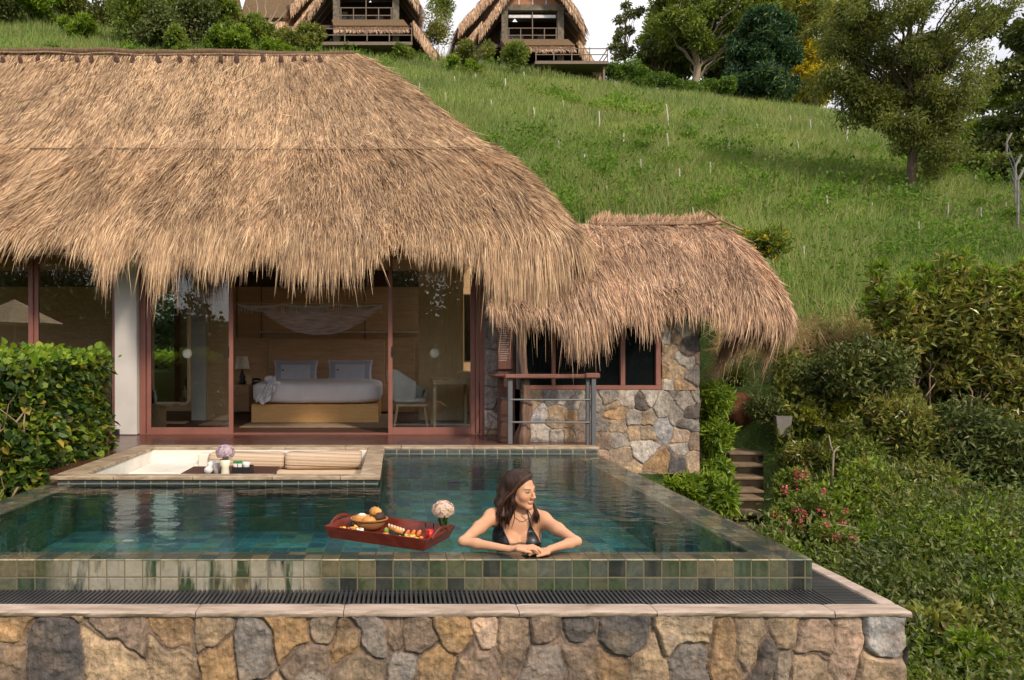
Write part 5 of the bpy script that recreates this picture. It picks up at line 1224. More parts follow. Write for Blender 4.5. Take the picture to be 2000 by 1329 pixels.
def slices(c_, mats, n, r0, nm, label, z0=.016):
    p = thing(nm, c_, label, 'food'); grp = {}
    for k in range(n):
        a_, q_ = r_.uniform(0, 6.28), r0*math.sqrt(r_.random()); m_ = mats[k % len(mats)]; b_ = grp.setdefault(m_, MB())
        b_.ell(np.array(c_)+[q_*math.cos(a_)*1.3, q_*math.sin(a_)*.8, z0+.010+r_.uniform(0, .012)], (r_.uniform(.012, .024), .010, .009), 8, 5, rz=r_.uniform(0, 3), ry=r_.uniform(-.5, .5), bump=.15)
    for m_, b_ in grp.items(): b_.build({'yellow': 'mango_slice', 'orange': 'papaya_slice', 'pink': 'melon_slice', 'green': 'kiwi_slice', 'bread': 'waffle', 'sugar': 'cream'}[m_], M[m_], p, smooth=True)
slices(pc3+[0, 0, 0], ['yellow', 'orange', 'pink', 'yellow', 'green', 'yellow', 'orange', 'sugar'], 30, .062, 'fruit_slices', 'cut mango, papaya and melon piled on the front right plate')
slices(pc1+[-.01, 0, 0], ['yellow', 'bread', 'pink', 'yellow', 'bread'], 22, .058, 'fruit_waffle', 'yellow waffle pieces with fruit on the left plate')
sa = pc3+np.array([.02, .045, .045]); b = MB()
for k in range(3): b.ell(sa+[k*.035-.03, 0, 0], (.012, .006, .024), 8, 6, ry=.5)
one('papaya_wedges', b, M['orange'], sa, 'three orange papaya wedges standing behind the fruit plate', 'food')
rl_ = pc2+np.array([.005, -.01, .035]); o = one('rolled_crepe', MB().tube([rl_+[-.04, .02, .022], rl_+[.05, -.015, 0.0]], .020, 12), M['bread'], rl_, 'rolled crepe with cream stripes on the middle plate', 'food')
b = MB()
for k in range(6): q_ = rl_+np.array([-.04+.09*k/5, .02-.035*k/5, .022-.022*k/5]); b.ell(q_+[0, -.004, .012], (.006, .016, .011), 8, 6)
b.build('cream', M['sugar'], o); MB().ell(rl_+[-.06, -.03, -.012], (.022, .02, .014), 10, 6, bump=.3).build('pastry_base', M['bread'], o); MB().ell(rl_+[-.055, -.02, .012], (.014, .012, .016), 8, 6, bump=.5).build('herb', M['green'], o)
cc_ = T(.205, .10, .022); one('small_cup', MB().lathe([(.020, 0), (.023, .038), (.020, .037), (.017, .006)], cc_, 20), M['white'], cc_, 'small white cup beside the waffle plate', 'cup')
gc = T(.635, .20, .013)
t = NT('juice'); M['juice'] = t.done(t.princ((.90, .05, .04), .35, .4)); t = NT('clear_glass')
fr = t.n('ShaderNodeFresnel', {'IOR': 1.25}).outputs[0]; M['clear'] = t.done(t.n('ShaderNodeMixShader', {0: fr, 1: t.n('ShaderNodeBsdfTransparent', {'Color': (.96, .97, .97, 1)}).outputs[0], 2: t.n('ShaderNodeBsdfGlossy', {'Roughness': .03}).outputs[0]}).outputs[0])
gl_ = one('juice_glass', MB().lathe([(.022, 0), (.028, .105)], gc, 22, cap=False), M['clear'], gc, 'clear glass of red juice near the front right of the tray', 'glass')
MB().lathe([(.021, .004), (.0258, .068), (.001, .0685)], gc, 22).build('juice', M['juice'], gl_, smooth=True)
def flower_vase(c_, hv, rv, rb, name, label, cols, vmat, stem=True):
    v = thing(name, c_, label, 'vase'); MB().lathe([(rv*.7, 0), (rv*.75, hv*.1), (rv*.62, hv*.5), (rv, hv), (rv*.92, hv), (rv*.55, hv*.5), (rv*.6, .01)], c_, 20).build('vessel', vmat, v, smooth=True)
    b_ = MB(); 
    for k in range(5): a_ = k*1.3; b_.tube([c_+[.008*math.cos(a_), .008*math.sin(a_), .012], c_+[.015*math.cos(a_), .015*math.sin(a_), hv], c_+[.03*math.cos(a_), .02*math.sin(a_), hv+.03]], .003, 5)
    for k in range(9):
        a_ = k*.7; q_ = c_+np.array([.022*math.cos(a_), .02*math.sin(a_), hv*.55+.012*k/2]); b_.ell(q_, (.010, .004, .028), 6, 5, rz=a_, ry=.5)
    b_.build('stem', M['green_leaf'], v)
    rr = np.random.default_rng(len(name)); hc = c_+np.array([0, 0, hv+rb*.75]); vs_, fs2, cl, n_ = [], [], [], 0
    for k in range(150):
        d_ = rr.normal(size=3); d_ /= np.linalg.norm(d_); 
        if d_[2] < -.6: continue
        p_ = hc+d_*np.array([rb, rb*.95, rb*.82])*rr.uniform(.86, 1.03); a1 = np.cross(d_, [0, .3, 1]); a1 /= np.linalg.norm(a1); a2 = np.cross(d_, a1); s_ = rb*.24
        for j in range(4):
            an = j*math.pi/2+k; u_ = math.cos(an)*a1+math.sin(an)*a2; w_ = -math.sin(an)*a1+math.cos(an)*a2
            vs_ += [p_, p_+u_*s_*.6+w_*s_*.42+d_*.003, p_+u_*s_+d_*.001, p_+u_*s_*.6-w_*s_*.42+d_*.003]; fs2.append([n_, n_+1, n_+2, n_+3]); n_ += 4
    mesh_np('flower_head', np.array(vs_), np.array(fs2), cols, v)
    b_ = MB(); b_.ell(hc, (rb*.82, rb*.8, rb*.68), 14, 10); b_.build('flower_core', cols, v, smooth=True)
M['green_leaf'] = m_leaf('stem_leaf', [(.05, .13, .03), (.10, .22, .05)])
M['hydr'] = m_leaf('petal_pink', [(.80, .52, .66), (.86, .66, .70), (.84, .70, .58), (.72, .46, .70)], .2); M['purp'] = m_leaf('petal_purple', [(.62, .45, .72), (.74, .60, .80), (.55, .38, .66)], .2)
vc = T(.665, .335, .013)
flower_vase(vc, .115, .026, .068, 'flower_vase', 'glass vase with a round pale pink and white flower head standing in the tray', M['hydr'], M['clear'])

# ------------------------------------------------------------------ table in the sunken seat with its small things
tz = 0.0; tc = at(455, 922, 6.95)
tb = thing('low_table', (tc[0], 6.95, -.72), 'dark wooden low table standing in the sunken seat', 'table')
MB().box((px_x(352, 6.9), 6.60, tz-.03), (px_x(532, 6.9), 7.35, tz), .006).build('table_top', M['dark_wood'], tb)
for x_ in (px_x(362, 6.9), px_x(522, 6.9)):
    for y_ in (6.66, 7.28): MB().box((x_-.025, y_-.025, -.72), (x_+.025, y_+.025, tz-.031)).build('leg', M['dark_wood'], tb)
def ontab(px_, Y, z=tz): return np.array([px_x(px_, Y), Y, z])
p_ = ontab(406, 6.85); b = MB(); b.tube([p_+[0, -.0, .037], p_+[0, .10, .037]], .036, 14); p2_ = p_+[.02, .03, .0]; b.tube([p2_+[-.01, 0, .085], p2_+[0, .10, .085]], .030, 14); M['towel'] = m_simple('towel', (.80, .79, .80), .95, .1, .06, 30, .5)
one('rolled_towel', b, M['towel'], p_, 'rolled white towels at the left of the low table', 'towel')
p_ = ontab(423, 6.9); one('tall_cup', MB().lathe([(.030, 0), (.032, .10), (.034, .105), (.029, .104), (.027, .01)], p_, 18), M['white'], p_, 'plain white tall cup between the towels and the flower vase', 'cup')
p_ = ontab(440, 6.8); M['vase_w'] = m_simple('cream_vase', (.75, .73, .58), .3, .5, .05)
flower_vase(p_, .15, .055, .088, 'ceramic_vase', 'cream vase with a purple and white flower bunch on the low table', M['purp'], M['vase_w'])
p_ = ontab(472, 6.85); bxo = thing('black_caddy', p_, 'dark box holding green topped cartons on the low table', 'box')
b = MB(); x0, x1 = px_x(453, 6.8), px_x(489, 6.8)
b.box((x0, 6.80, tz+.001), (x1, 6.81, tz+.075)); b.box((x0, 6.95, tz+.001), (x1, 6.96, tz+.075)); b.box((x0, 6.811, tz+.001), (x0+.01, 6.949, tz+.075)); b.box((x1-.01, 6.811, tz+.001), (x1, 6.949, tz+.075)); b.box((x0+.011, 6.811, tz+.001), (x1-.011, 6.949, tz+.01)); b.build('box_side', M['black'], bxo)
for k, px_ in enumerate((460, 469)):
    q_ = ontab(px_, 6.88); o = thing('carton', q_+[0, 0, .01], ['left white carton with a green top in the dark box', 'right white carton with a green top in the dark box'][k], 'carton', 'cartons in the dark box')
    MB().box(q_+[-.018, -.02, .011], q_+[.018, .02, .10], .003).build('carton_body', M['white'], o); MB().box(q_+[-.02, -.022, .1005], q_+[.02, .022, .125], .006).build('carton_top', M['green_top'] if 'green_top' in M else M.setdefault('green_top', m_simple('green_top', (.03, .30, .10), .5)), o)
p_ = ontab(481, 6.88); one('white_cup', MB().lathe([(.02, .011), (.034, .09), (.036, .11), (.031, .109), (.02, .02)], p_, 18), M['white'], p_, 'white cup at the right end of the dark box', 'cup')
# small white things lying on the pool floor
def pebble(px_, py_, L_, label, z=DB+.02):
    Yp = (CAMZ-z)*F/(py_-CY); c_ = np.array([px_x(px_, Yp), Yp, z])
    b_ = MB().ell(c_, (L_, L_*.35, .012), 16, 6, bump=.15); o = b_.build('pool_light', M['lightlens'], org=c_, smooth=True); props(o, label, 'pool light', 'round pale lights under the water')
M['lightlens'] = m_simple('light_lens', (.9, .95, .9), .3, .5, .02)
pebble(38, 1022, .085, 'pale oval under the water at the far left, close to the hedge side rim'); pebble(251, 1057, .055, 'bright pale oval under the water near the front rim, left of the tray')
# ------------------------------------------------------------------ foliage tools
def leaf_cloud(P, L, W, seed=0, out=None, up=.25, rnd=1.0, bend=.12, shape='kite'):
    r = np.random.default_rng(seed); n = len(P); P = np.asarray(P, float)
    L = np.broadcast_to(L, (n,))*r.uniform(.7, 1.25, n); W = np.broadcast_to(W, (n,))*r.uniform(.8, 1.2, n)
    D = r.normal(0, rnd, (n, 3)); D[:, 2] += up
    if out is not None: D += out
    D /= np.linalg.norm(D, axis=1, keepdims=True)+1e-9
    S = np.cross(D, r.normal(0, 1, (n, 3))+np.array([0, 0, .8])); S /= np.linalg.norm(S, axis=1, keepdims=True)+1e-9; Nn = np.cross(S, D)
    Lc, Wc = L[:, None], W[:, None]
    if shape == 'kite':
        V = np.stack([P, P+D*Lc*.45+S*Wc*.5+Nn*Wc*bend, P+D*Lc-Nn*Lc*bend, P+D*Lc*.45-S*Wc*.5+Nn*Wc*bend], 1); b = (np.arange(n)*4)[:, None]
        Fc = np.concatenate([b+np.array([0, 1, 2]), b+np.array([0, 2, 3])])
        return V.reshape(-1, 3), Fc
    V = np.stack([P, P+D*Lc*.10+S*Wc*.42+Nn*Wc*bend, P+D*Lc*.55+S*Wc*.44+Nn*Wc*bend, P+D*Lc-Nn*Lc*bend, P+D*Lc*.55-S*Wc*.44+Nn*Wc*bend, P+D*Lc*.10-S*Wc*.42+Nn*Wc*bend], 1); b = (np.arange(n)*6)[:, None]
    Fc = np.concatenate([b+np.array([0, 1, 2, 3]), b+np.array([0, 3, 4, 5])])
    return V.reshape(-1, 3), Fc
def clump_points(C, Rd, n, seed, fill=.55):
    """points in the given ellipsoid clumps, denser near their skins"""
    r = np.random.default_rng(seed); C = np.asarray(C, float); Rd = np.asarray(Rd, float)
    vol = (Rd.prod(1))**.67; k = r.choice(len(C), n, p=vol/vol.sum()); d = r.normal(size=(n, 3)); d /= np.linalg.norm(d, axis=1, keepdims=True)
    q = fill+(1-fill)*r.random(n)**.6; q *= r.uniform(.85, 1.12, n)
    return C[k]+d*Rd[k]*q[:, None], d
def branchy(b, p0, ends, r0, wob=.1, seed=0, n=7):
    r = random.Random(seed)
    for e in ends:
        e = np.array(e, float); P = []
        for k in range(n):
            t = k/(n-1); q = np.array(p0)+(e-np.array(p0))*t; q[2] += .12*np.linalg.norm(e-p0)*math.sin(math.pi*t)*.5
            s_ = np.linalg.norm(e-p0)*wob*math.sin(math.pi*t); P.append(q+np.array([r.uniform(-1, 1), r.uniform(-1, 1), r.uniform(-.5, .5)])*s_*.4)
        b.tube(P, np.linspace(r0, r0*.25, n), 6, cap=False)
G_MID = [(.10, .15, .03), (.16, .22, .045), (.24, .31, .06), (.13, .18, .04), (.32, .37, .085)]
G_DARK = [(.05, .075, .025), (.085, .12, .035), (.13, .175, .05), (.07, .095, .03), (.21, .24, .09), (.16, .14, .06)]
G_BLUE = [(.016, .055, .040), (.03, .085, .05), (.05, .11, .045), (.13, .19, .05)]  # last tone puts the light on leaf edges into the palette
G_LIME = [(.10, .20, .015), (.20, .32, .03), (.30, .42, .04), (.08, .16, .02), (.38, .46, .06)]
G_OLIVE = [(.11, .14, .035), (.19, .22, .055), (.28, .30, .075), (.10, .12, .035), (.36, .34, .09)]
G_YEL = [(.60, .48, .04), (.80, .64, .06), (.42, .38, .04), (.28, .27, .04)]
M['leaf_mid'] = m_leaf('leaf_mid', G_MID); M['leaf_dark'] = m_leaf('leaf_dark', G_DARK, .2); M['leaf_blue'] = m_leaf('leaf_blue', G_BLUE, .2); M['leaf_lime'] = m_leaf('leaf_lime', G_LIME, .4)
M['leaf_olive'] = m_leaf('leaf_olive', G_OLIVE, .3); M['leaf_yellow'] = m_leaf('leaf_yellow', G_YEL, .5); M['leaf_gloss'] = m_leaf('leaf_gloss', [(.09, .12, .035), (.16, .20, .05), (.25, .29, .07), (.44, .45, .14), (.13, .15, .045), (.34, .24, .09), (.21, .25, .06)], .35, .3, 2.0, .5)
M['leaf_bright'] = m_leaf('leaf_bright', [(.10, .18, .022), (.18, .28, .035), (.30, .40, .05), (.14, .23, .03)], .35, .35, 3)
M['leaf_weed'] = m_leaf('leaf_weed', [(.10, .19, .03), (.14, .25, .045), (.18, .29, .055)], .35, .6, .3, .1)
M['leaf_hedge'] = m_leaf('leaf_hedge', [(.018, .045, .012), (.04, .085, .018), (.08, .14, .022), (.03, .065, .014), (.14, .22, .03), (.26, .33, .04), (.025, .055, .012), (.36, .28, .05)], .3, .4, 2.2)
M['bark'] = m_wood('bark', (.06, .045, .035), (.16, .12, .09), .9, 2, 3, .1); M['bark_pale'] = m_wood('bark_pale', (.22, .18, .13), (.42, .36, .28), .9, 2, 3, .1)
M['twig'] = m_simple('twig', (.30, .22, .15), .9, .1, .3, 8)
M['petal'] = m_leaf('petal', [(.72, .10, .20), (.80, .20, .30), (.60, .05, .14), (.85, .40, .42)], .3); M['petal_yellow'] = m_leaf('petal_yellow', [(.85, .55, .02), (.9, .70, .05)], .3)

def tree(name, base, C, Rd, n, L, W, mat, label, cat='tree', trunk_r=.2, top=None, group=None, up=.1, seed=0, bark='bark', fill=.45, shape='kite', nl=None, lean=0, tname='trunk'):
    base = np.array(base, float); t_ = thing(name, base, label, cat, group); C = np.array(C, float); Rd = np.array(Rd, float)
    if Rd.ndim == 1: Rd = np.stack([Rd, Rd, Rd*.75], 1)
    b = MB(); r = random.Random(seed); top = top if top is not None else C[:, 2].max()
    m = 12; tp = np.array([C[:, 0].mean()*.35+base[0]*.65, C[:, 1].mean()*.35+base[1]*.65, top]); P = []
    for k in range(m): q = base+(tp-base)*k/(m-1); q = q+np.array([r.uniform(-1, 1), r.uniform(-1, 1), 0])*trunk_r*.5*(k > 0); P.append(q)
    P[0] = P[0]-np.array([0, 0, .3]); b.tube(P, trunk_r*np.linspace(1.15, .25, m), 9, cap=False)
    for i, c in enumerate(C[:nl] if nl else C):
        zz = min(max((c[2]-base[2])*.62+base[2], base[2]+.1*(top-base[2])), top); k = min(m-1, max(0, int((zz-base[2])/(top-base[2]+1e-6)*(m-1)))); branchy(b, P[k], [c], trunk_r*.32, .14, seed+i)
    b.build(tname, M[bark], t_, smooth=True)
    pts, d = clump_points(C, Rd, n, seed, fill); V, Fc = leaf_cloud(pts, L, W, seed+1, out=d*.6, up=up, shape=shape)
    mesh_np('crown' if cat == 'tree' else 'foliage', V, Fc, mat, t_)
    return t_
def rand_clumps(cx, cy, cz, rx, ry, rz, k, r0, r1, seed, hollow=.35):
    r = random.Random(seed); C, Rd = [], []
    for i in range(k):
        while True:
            p = [r.uniform(-1, 1) for _ in range(3)]; q = math.sqrt(sum(v*v for v in p))
            if hollow < q < 1: break
        rr = r.uniform(r0, r1); C.append((cx+p[0]*rx, cy+p[1]*ry, cz+p[2]*rz)); Rd.append(rr)
    return C, Rd
def shrub(px, py_top, py_bot, wpx, Y, n, L, W, mat, label, seed=0, k=9, cat='shrub', group=None, up=.5, name='shrub', shape='kite', flowers=None, nf=0, tips=None, ntips=0, stems=5, spires=0):
    """a bush standing at Y, as wide and high as given"""
    z0 = py_z(py_bot, Y); z1 = py_z(py_top, Y); cx = px_x(px, Y); w = wpx*Y/F; gz = float(ground_z(cx, Y)); base = np.array([cx, Y, min(z0, gz)-.05 if z0 > gz+.6 else z0])
    hgt = z1-z0; C, Rd = rand_clumps(cx, Y, (z0+z1)/2, w*.36, w*.30, hgt*.36, k, min(w, hgt)*.16, min(w, hgt)*.27, seed, .1)
    if spires:
        rs = random.Random(seed+77)
        for j in range(spires):
            x_ = cx+rs.uniform(-.46, .46)*w; y_ = Y+rs.uniform(-.25, .25)*w; h_ = rs.uniform(.15, .75)
            for q in range(4): C.append((x_+rs.uniform(-.03, .03), y_, z1-.5+q*h_*.33)); Rd.append(rs.uniform(.13, .19)-.03*q)
    t_ = thing(name, base, label, cat, group); r = random.Random(seed); b = MB()
    for i in range(min(stems, k)): branchy(b, base+np.array([r.uniform(-.1, .1)*w, r.uniform(-.1, .1)*w, 0]), [C[i]], .007+.005*hgt, .2, seed+i)
    b.build('stem', M['twig'], t_, smooth=True)
    Rd = np.array(Rd); pts, d = clump_points(C, np.stack([Rd*1.15, Rd*1.15, Rd], 1), n, seed, .4); V, Fc = leaf_cloud(pts, L, W, seed+1, out=d*.5, up=up, shape=shape)
    mesh_np('foliage', V, Fc, mat, t_)
    if tips is not None:
        rr = np.random.default_rng(seed+5); ci = rr.integers(0, len(C), ntips) if not spires else np.where(rr.random(ntips) < .5, rr.integers(0, len(C), ntips), rr.integers(k, len(C), ntips)); top = np.array(C)[ci]+np.stack([rr.normal(0, .6, ntips)*Rd[ci], rr.normal(0, .5, ntips)*Rd[ci], Rd[ci]*rr.uniform(.7, 1.3, ntips)], 1)
        pp = np.repeat(top, 9, 0)+rr.normal(0, .02, (ntips*9, 3)); V, Fc = leaf_cloud(pp, L*.95, W*.9, seed+6, up=.9, rnd=.6, shape=shape); mesh_np('leaf_tip', V, Fc, tips, t_)
    if flowers is not None:
        rr = np.random.default_rng(seed+9); ci = rr.integers(0, len(C), nf); dd = rr.normal(size=(nf, 3)); dd[:, 1] = -abs(dd[:, 1])-.6; dd /= np.linalg.norm(dd, axis=1, keepdims=True); top = np.array(C)[ci]+dd*Rd[ci][:, None]*1.12
        s_ = .030 if Y < 10 else .04; pp = np.repeat(top, 12, 0)+rr.normal(0, s_*.6, (nf*12, 3)); V, Fc = leaf_cloud(pp, s_*1.1, s_*1.1, seed+10, up=.2, rnd=1, shape='kite'); mesh_np('blossom', V, Fc, flowers, t_)
    return t_

# ------------------------------------------------------------------ ivy hedge at the left
r = np.random.default_rng(21)
hx0, hx1, hy0, hy1 = -6.2, -3.20, 6.25, 8.1
hd_ = thing('ivy_hedge', (-4.6, 7.2, -1.2), 'dense leafy hedge with heart shaped leaves and yellow green tips beside the deck', 'hedge')
def hedge_top(X, Y_): return 1.06+.10*(vnoise(X*3.1, Y_*3.1)-.5)*2
n = 19000; face = r.random(n); Xh = r.uniform(hx0, hx1, n); Yh = r.uniform(hy0, hy1, n); Zt = hedge_top(Xh, Yh); Zh = -.9+(Zt+.9)*r.random(n)
Pf = np.stack([Xh, Yh, Zh], 1); O = np.zeros((n, 3)); m1 = face < .50; m2 = (face >= .50) & (face < .72); m3 = face >= .72
dep = np.abs(r.normal(0, .10, n)); bulge = .16*(vnoise(Xh*2.4+3, Zh*2.4)-.5)*2; bx = .10*(vnoise(Yh*2.4+3, Zh*2.6)-.5)*2
Pf[m1, 1] = hy0+dep[m1]+bulge[m1]+.15; O[m1, 1] = -1; Pf[m2, 0] = hx1-dep[m2]+bx[m2]-.20*(Zh[m2] < -.1); O[m2, 0] = 1; Pf[m3, 2] = Zt[m3]-dep[m3]*.6; O[m3, 2] = 1
# taper at the lower right as in the picture
V, Fc = leaf_cloud(Pf, .045+.055*r.random(n), .04+.045*r.random(n), 22, out=O*.8+np.array([0, 0, -.25]), up=-.1, rnd=.65, shape='heart', bend=.10); 
mesh_np('foliage', V, Fc, M['leaf_hedge'], hd_)
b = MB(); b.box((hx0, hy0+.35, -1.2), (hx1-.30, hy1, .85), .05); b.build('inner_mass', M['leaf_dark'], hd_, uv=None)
n = 2300; pp = np.stack([r.uniform(hx0, hx1+.08, n), r.uniform(hy0+.1, hy1-.2, n), np.zeros(n)], 1); pp[:, 2] = hedge_top(pp[:, 0], pp[:, 1])+np.abs(r.normal(0, .05, n)); V, Fc = leaf_cloud(pp, .075, .06, 25, up=.5, rnd=.8, shape='heart'); mesh_np('leaf_tip', V, Fc, M['leaf_lime'], hd_)  # lime top leaves carry the yellow sunlight on the hedge in their colour
b = MB(); rr_ = random.Random(2)
for k in range(22):
    x, z = rr_.uniform(-4.6, -3.25), rr_.uniform(-.3, .6); P = [(x, hy0+.02+rr_.uniform(-.05, .05), z)]
    a_ = rr_.uniform(.6, 2.6)
    for j in range(7): a_ += rr_.uniform(-.5, .5); P.append((P[-1][0]+.11*math.cos(a_), hy0+.04+rr_.uniform(-.08, .03), P[-1][2]+.11*math.sin(a_)*rr_.choice([-1, 1, 1])))
    b.tube(P, np.linspace(.010, .004, 8), 5, cap=False)
b.build('vine', M['twig'], hd_, smooth=True)

# climbing plant on the annex corner and the plants below it
tree('climbing_plant', (px_x(1395, 9.5), 9.5, -1.1), *(lambda q: (q, [.20]*len(q)))([(px_x(1392+6*math.sin(k*2.1), 9.45), 9.35+.3*(k % 3)/2, py_z(770+24*k, 9.45)) for k in range(11)]), 5200, .10, .035, M['leaf_bright'], 'bright green climbing shrub growing up the corner of the stone wall', 'shrub', .03, seed=41, shape='heart', nl=6, tname='stem')
shrub(1412, 930, 1010, 44, 8.6, 500, .14, .04, M['leaf_bright'], 'bright drooping leafy plant between the pool rim and the steps', 51, 6, shape='heart', up=-.1)
shrub(1375, 905, 985, 120, 9.0, 1500, .11, .035, M['leaf_bright'], 'low bright plant below the stone wall corner, behind the pool rim', 52, 8, shape='heart')
shrub(1320, 925, 960, 60, 8.9, 350, .11, .035, M['leaf_bright'], 'small sprig of leaves under the stone wall, touching the pool rim', 53, 5, shape='heart')

# ------------------------------------------------------------------ garden steps on the slope
st = thing('garden_steps', (px_x(1460, 11), 10.8, -1.3), 'narrow flight of earth and stone steps climbing to a paved landing beside the shrubs', 'steps')
M['tread'] = m_simple('tread', (.21, .155, .10), .85, .2, .25, 5, .5); M['riser'] = m_simple('riser', (.05, .038, .028), .95, .1, .3, 4, .6)
ys_ = [1030, 1003, 973, 958, 932, 908, 884]; 
bt, br = MB(), MB(); Yk = 9.9
for k, py_ in enumerate(ys_):
    Yk = 9.9+.33*k; z = py_z(py_, Yk); xa, xb = px_x(1427+1*k*-.5, Yk), px_x(1492, Yk)
    bt.box((xa, Yk-.02, z-.05), (xb, Yk+.33, z), .015); br.box((xa+.01, Yk, z-.4), (xb-.01, Yk+.36, z-.051))
bt.box((px_x(1415, 12), Yk+.332, py_z(884, 12.2)), (px_x(1492, 12.2), 13.6, py_z(878, 12.2)), .01)
bt.build('tread', M['tread'], st); br.build('riser', M['riser'], st)

# ------------------------------------------------------------------ pots and bank shrubs
def pot(px, py0, py1, w, Y, label, round_=False):
    z0, z1 = py_z(py1, Y), py_z(py0, Y); c_ = np.array([px_x(px, Y), Y, z0]); o = thing('plant_pot', c_, label, 'plant pot', 'concrete pots on the bank'); ww = w*Y/F/2; b = MB()
    n = 24 if round_ else 4; b.lathe([(ww*.75, 0), (ww, z1-z0), (ww*.88, z1-z0), (ww*.8, (z1-z0)*.85), (.001, (z1-z0)*.84)], c_, n); b.xf(lambda v: (v-c_)@rotm(0, 0, .55).T+c_); b.build('vessel', M['concrete'], o, smooth=round_)
pot(1528, 812, 850, 40, 11.6, 'square grey concrete pot by the top of the steps'); pot(1655, 812, 850, 46, 11.5, 'round grey concrete pot hung with yellow green moss', True); pot(1592, 815, 840, 40, 11.7, 'grey concrete pot half hidden by moss between two others', True)
def mound(px, py_, w, h, Y, mat, label, seed): shrub(px, py_-h/2, py_+h/2, w, Y, 2600, .035, .02, mat, label, seed, 7, cat='shrub', up=.6, stems=2)
M['moss'] = m_leaf('moss', [(.20, .24, .02), (.30, .32, .03), (.38, .38, .04), (.14, .18, .02)], .2)
mound(1652, 800, 60, 55, 11.35, M['moss'], 'yellow green mossy plant spilling over the round pot', 61); mound(1585, 815, 60, 45, 11.5, M['moss'], 'yellow green mossy plant left of the round pot', 62)
# grassy tufts
def tuft(px, py_, w, Y, label, seed, n=420, L_=.5, mat='leaf_dark'):
    c_ = at(px, py_, Y); r = np.random.default_rng(seed); a_ = r.uniform(0, 2*math.pi, n); s_ = r.uniform(.2, 1.1, n); ln = L_*r.uniform(.6, 1.1, n); D = np.stack([np.cos(a_)*s_, np.sin(a_)*s_, np.ones(n)], 1); D /= np.linalg.norm(D, axis=1, keepdims=True)
    B = c_+np.stack([r.normal(0, .05, n), r.normal(0, .05, n), np.zeros(n)], 1); W = np.stack([-np.sin(a_), np.cos(a_), np.zeros(n)], 1)*.010; V = []
    for t_, q in ((0, 1), (.45, 1), (.8, .7), (1, .1)): p_ = B+D*ln[:, None]*t_; p_[:, 2] -= (t_**2.2)*ln*s_*.55; p_[:, :2] += D[:, :2]*(t_**2)[..., None]*ln[:, None]*.2 if False else 0; V += [p_-W*q, p_+W*q]
    V = np.stack(V, 1).reshape(-1, 3); b_ = (np.arange(n)*8)[:, None]; Fc = np.concatenate([b_+np.array([2*k, 2*k+1, 2*k+3, 2*k+2]) for k in range(3)]); o = mesh_np('grass_tuft', V, Fc, M[mat], org=c_); return props(o, label, 'grass tuft', 'arching grass tufts on the bank')
tuft(1437, 755, 60, 12.2, 'big arching grass tuft above the red soil, left of the bank', 71, 520, .60); tuft(1600, 735, 60, 12.4, 'arching grass tuft under the dry twigs in the middle of the bank', 72, 420, .55); tuft(1650, 715, 50, 12.6, 'arching grass tuft right of the other two on the bank', 73, 420, .5)
# main shrubs of the bank 
SH = [
 (1795, 545, 800, 150, 11.6, 8000, .14, .05, 'leaf_gloss', 'tall glossy shrub with yellow green shoots, left half of the thicket above the bank', 'leaf_lime', 200),
 (1890, 535, 810, 150, 11.4, 8000, .14, .05, 'leaf_gloss', 'tall glossy shrub with yellow shoots and orange leaves in the right of the thicket', 'leaf_lime', 170),
 (1985, 555, 820, 130, 11.2, 6500, .14, .05, 'leaf_gloss', 'tall glossy shrub at the right edge of the photo', 'leaf_lime', 120),
 (1700, 660, 800, 150, 11.2, 3600, .11, .045, 'leaf_dark', 'broad dark shrub left below the tall thicket', None, 0),
 (1580, 700, 790, 120, 11.9, 2400, .09, .035, 'leaf_dark', 'dark low shrub above the pots', None, 0),
 (1500, 765, 830, 90, 11.9, 1700, .08, .03, 'leaf_dark', 'small dark shrub left of the square pot', None, 0),
 (1760, 770, 900, 170, 10.8, 4600, .10, .04, 'leaf_gloss', 'glossy shrub with small leaves in the middle of the bank', None, 0),
 (1900, 780, 960, 190, 10.4, 5200, .11, .04, 'leaf_dark', 'large dark shrub at the right of the bank', None, 0),
 (1990, 800, 980, 120, 10.0, 3600, .11, .04, 'leaf_dark', 'dark shrub at the right edge below the tall thicket', None, 0),
 (1660, 850, 960, 130, 10.6, 3300, .09, .035, 'leaf_mid', 'leafy green shrub right of the steps', None, 0),
 (1572, 850, 930, 100, 11.0, 2600, .09, .035, 'leaf_gloss', 'spreading shrub beside the upper steps', None, 0),
 (1800, 900, 1000, 160, 10.0, 3300, .10, .04, 'leaf_olive', 'olive green shrub over the bare red earth', None, 0),
 (1850, 620, 860, 260, 12.3, 7000, .12, .045, 'leaf_olive', 'olive shrub filling in behind the tall thicket', None, 0),
 (1700, 720, 860, 190, 11.6, 5200, .10, .04, 'leaf_olive', 'olive green shrub right of the pots', None, 0),
 (1960, 680, 900, 200, 11.5, 6000, .11, .045, 'leaf_gloss', 'glossy shrub under the tall thicket at the right edge', None, 0),
 (1640, 640, 720, 170, 13.2, 2600, .09, .03, 'leaf_olive', 'dry brownish shrub at the foot of the grassy hill', None, 0)]
for i, (px, pt, pb, w, Y, n, L_, W_, mt, lab, tip, nt_) in enumerate(SH):
    shrub(px, pt, pb, w, Y, n, L_, W_, M[mt], lab, 100+i*7, 18 if tip else 26, group='shrubs on the bank', tips=M[tip] if tip else None, ntips=nt_, shape='kite', stems=14, spires=14 if tip else 0)
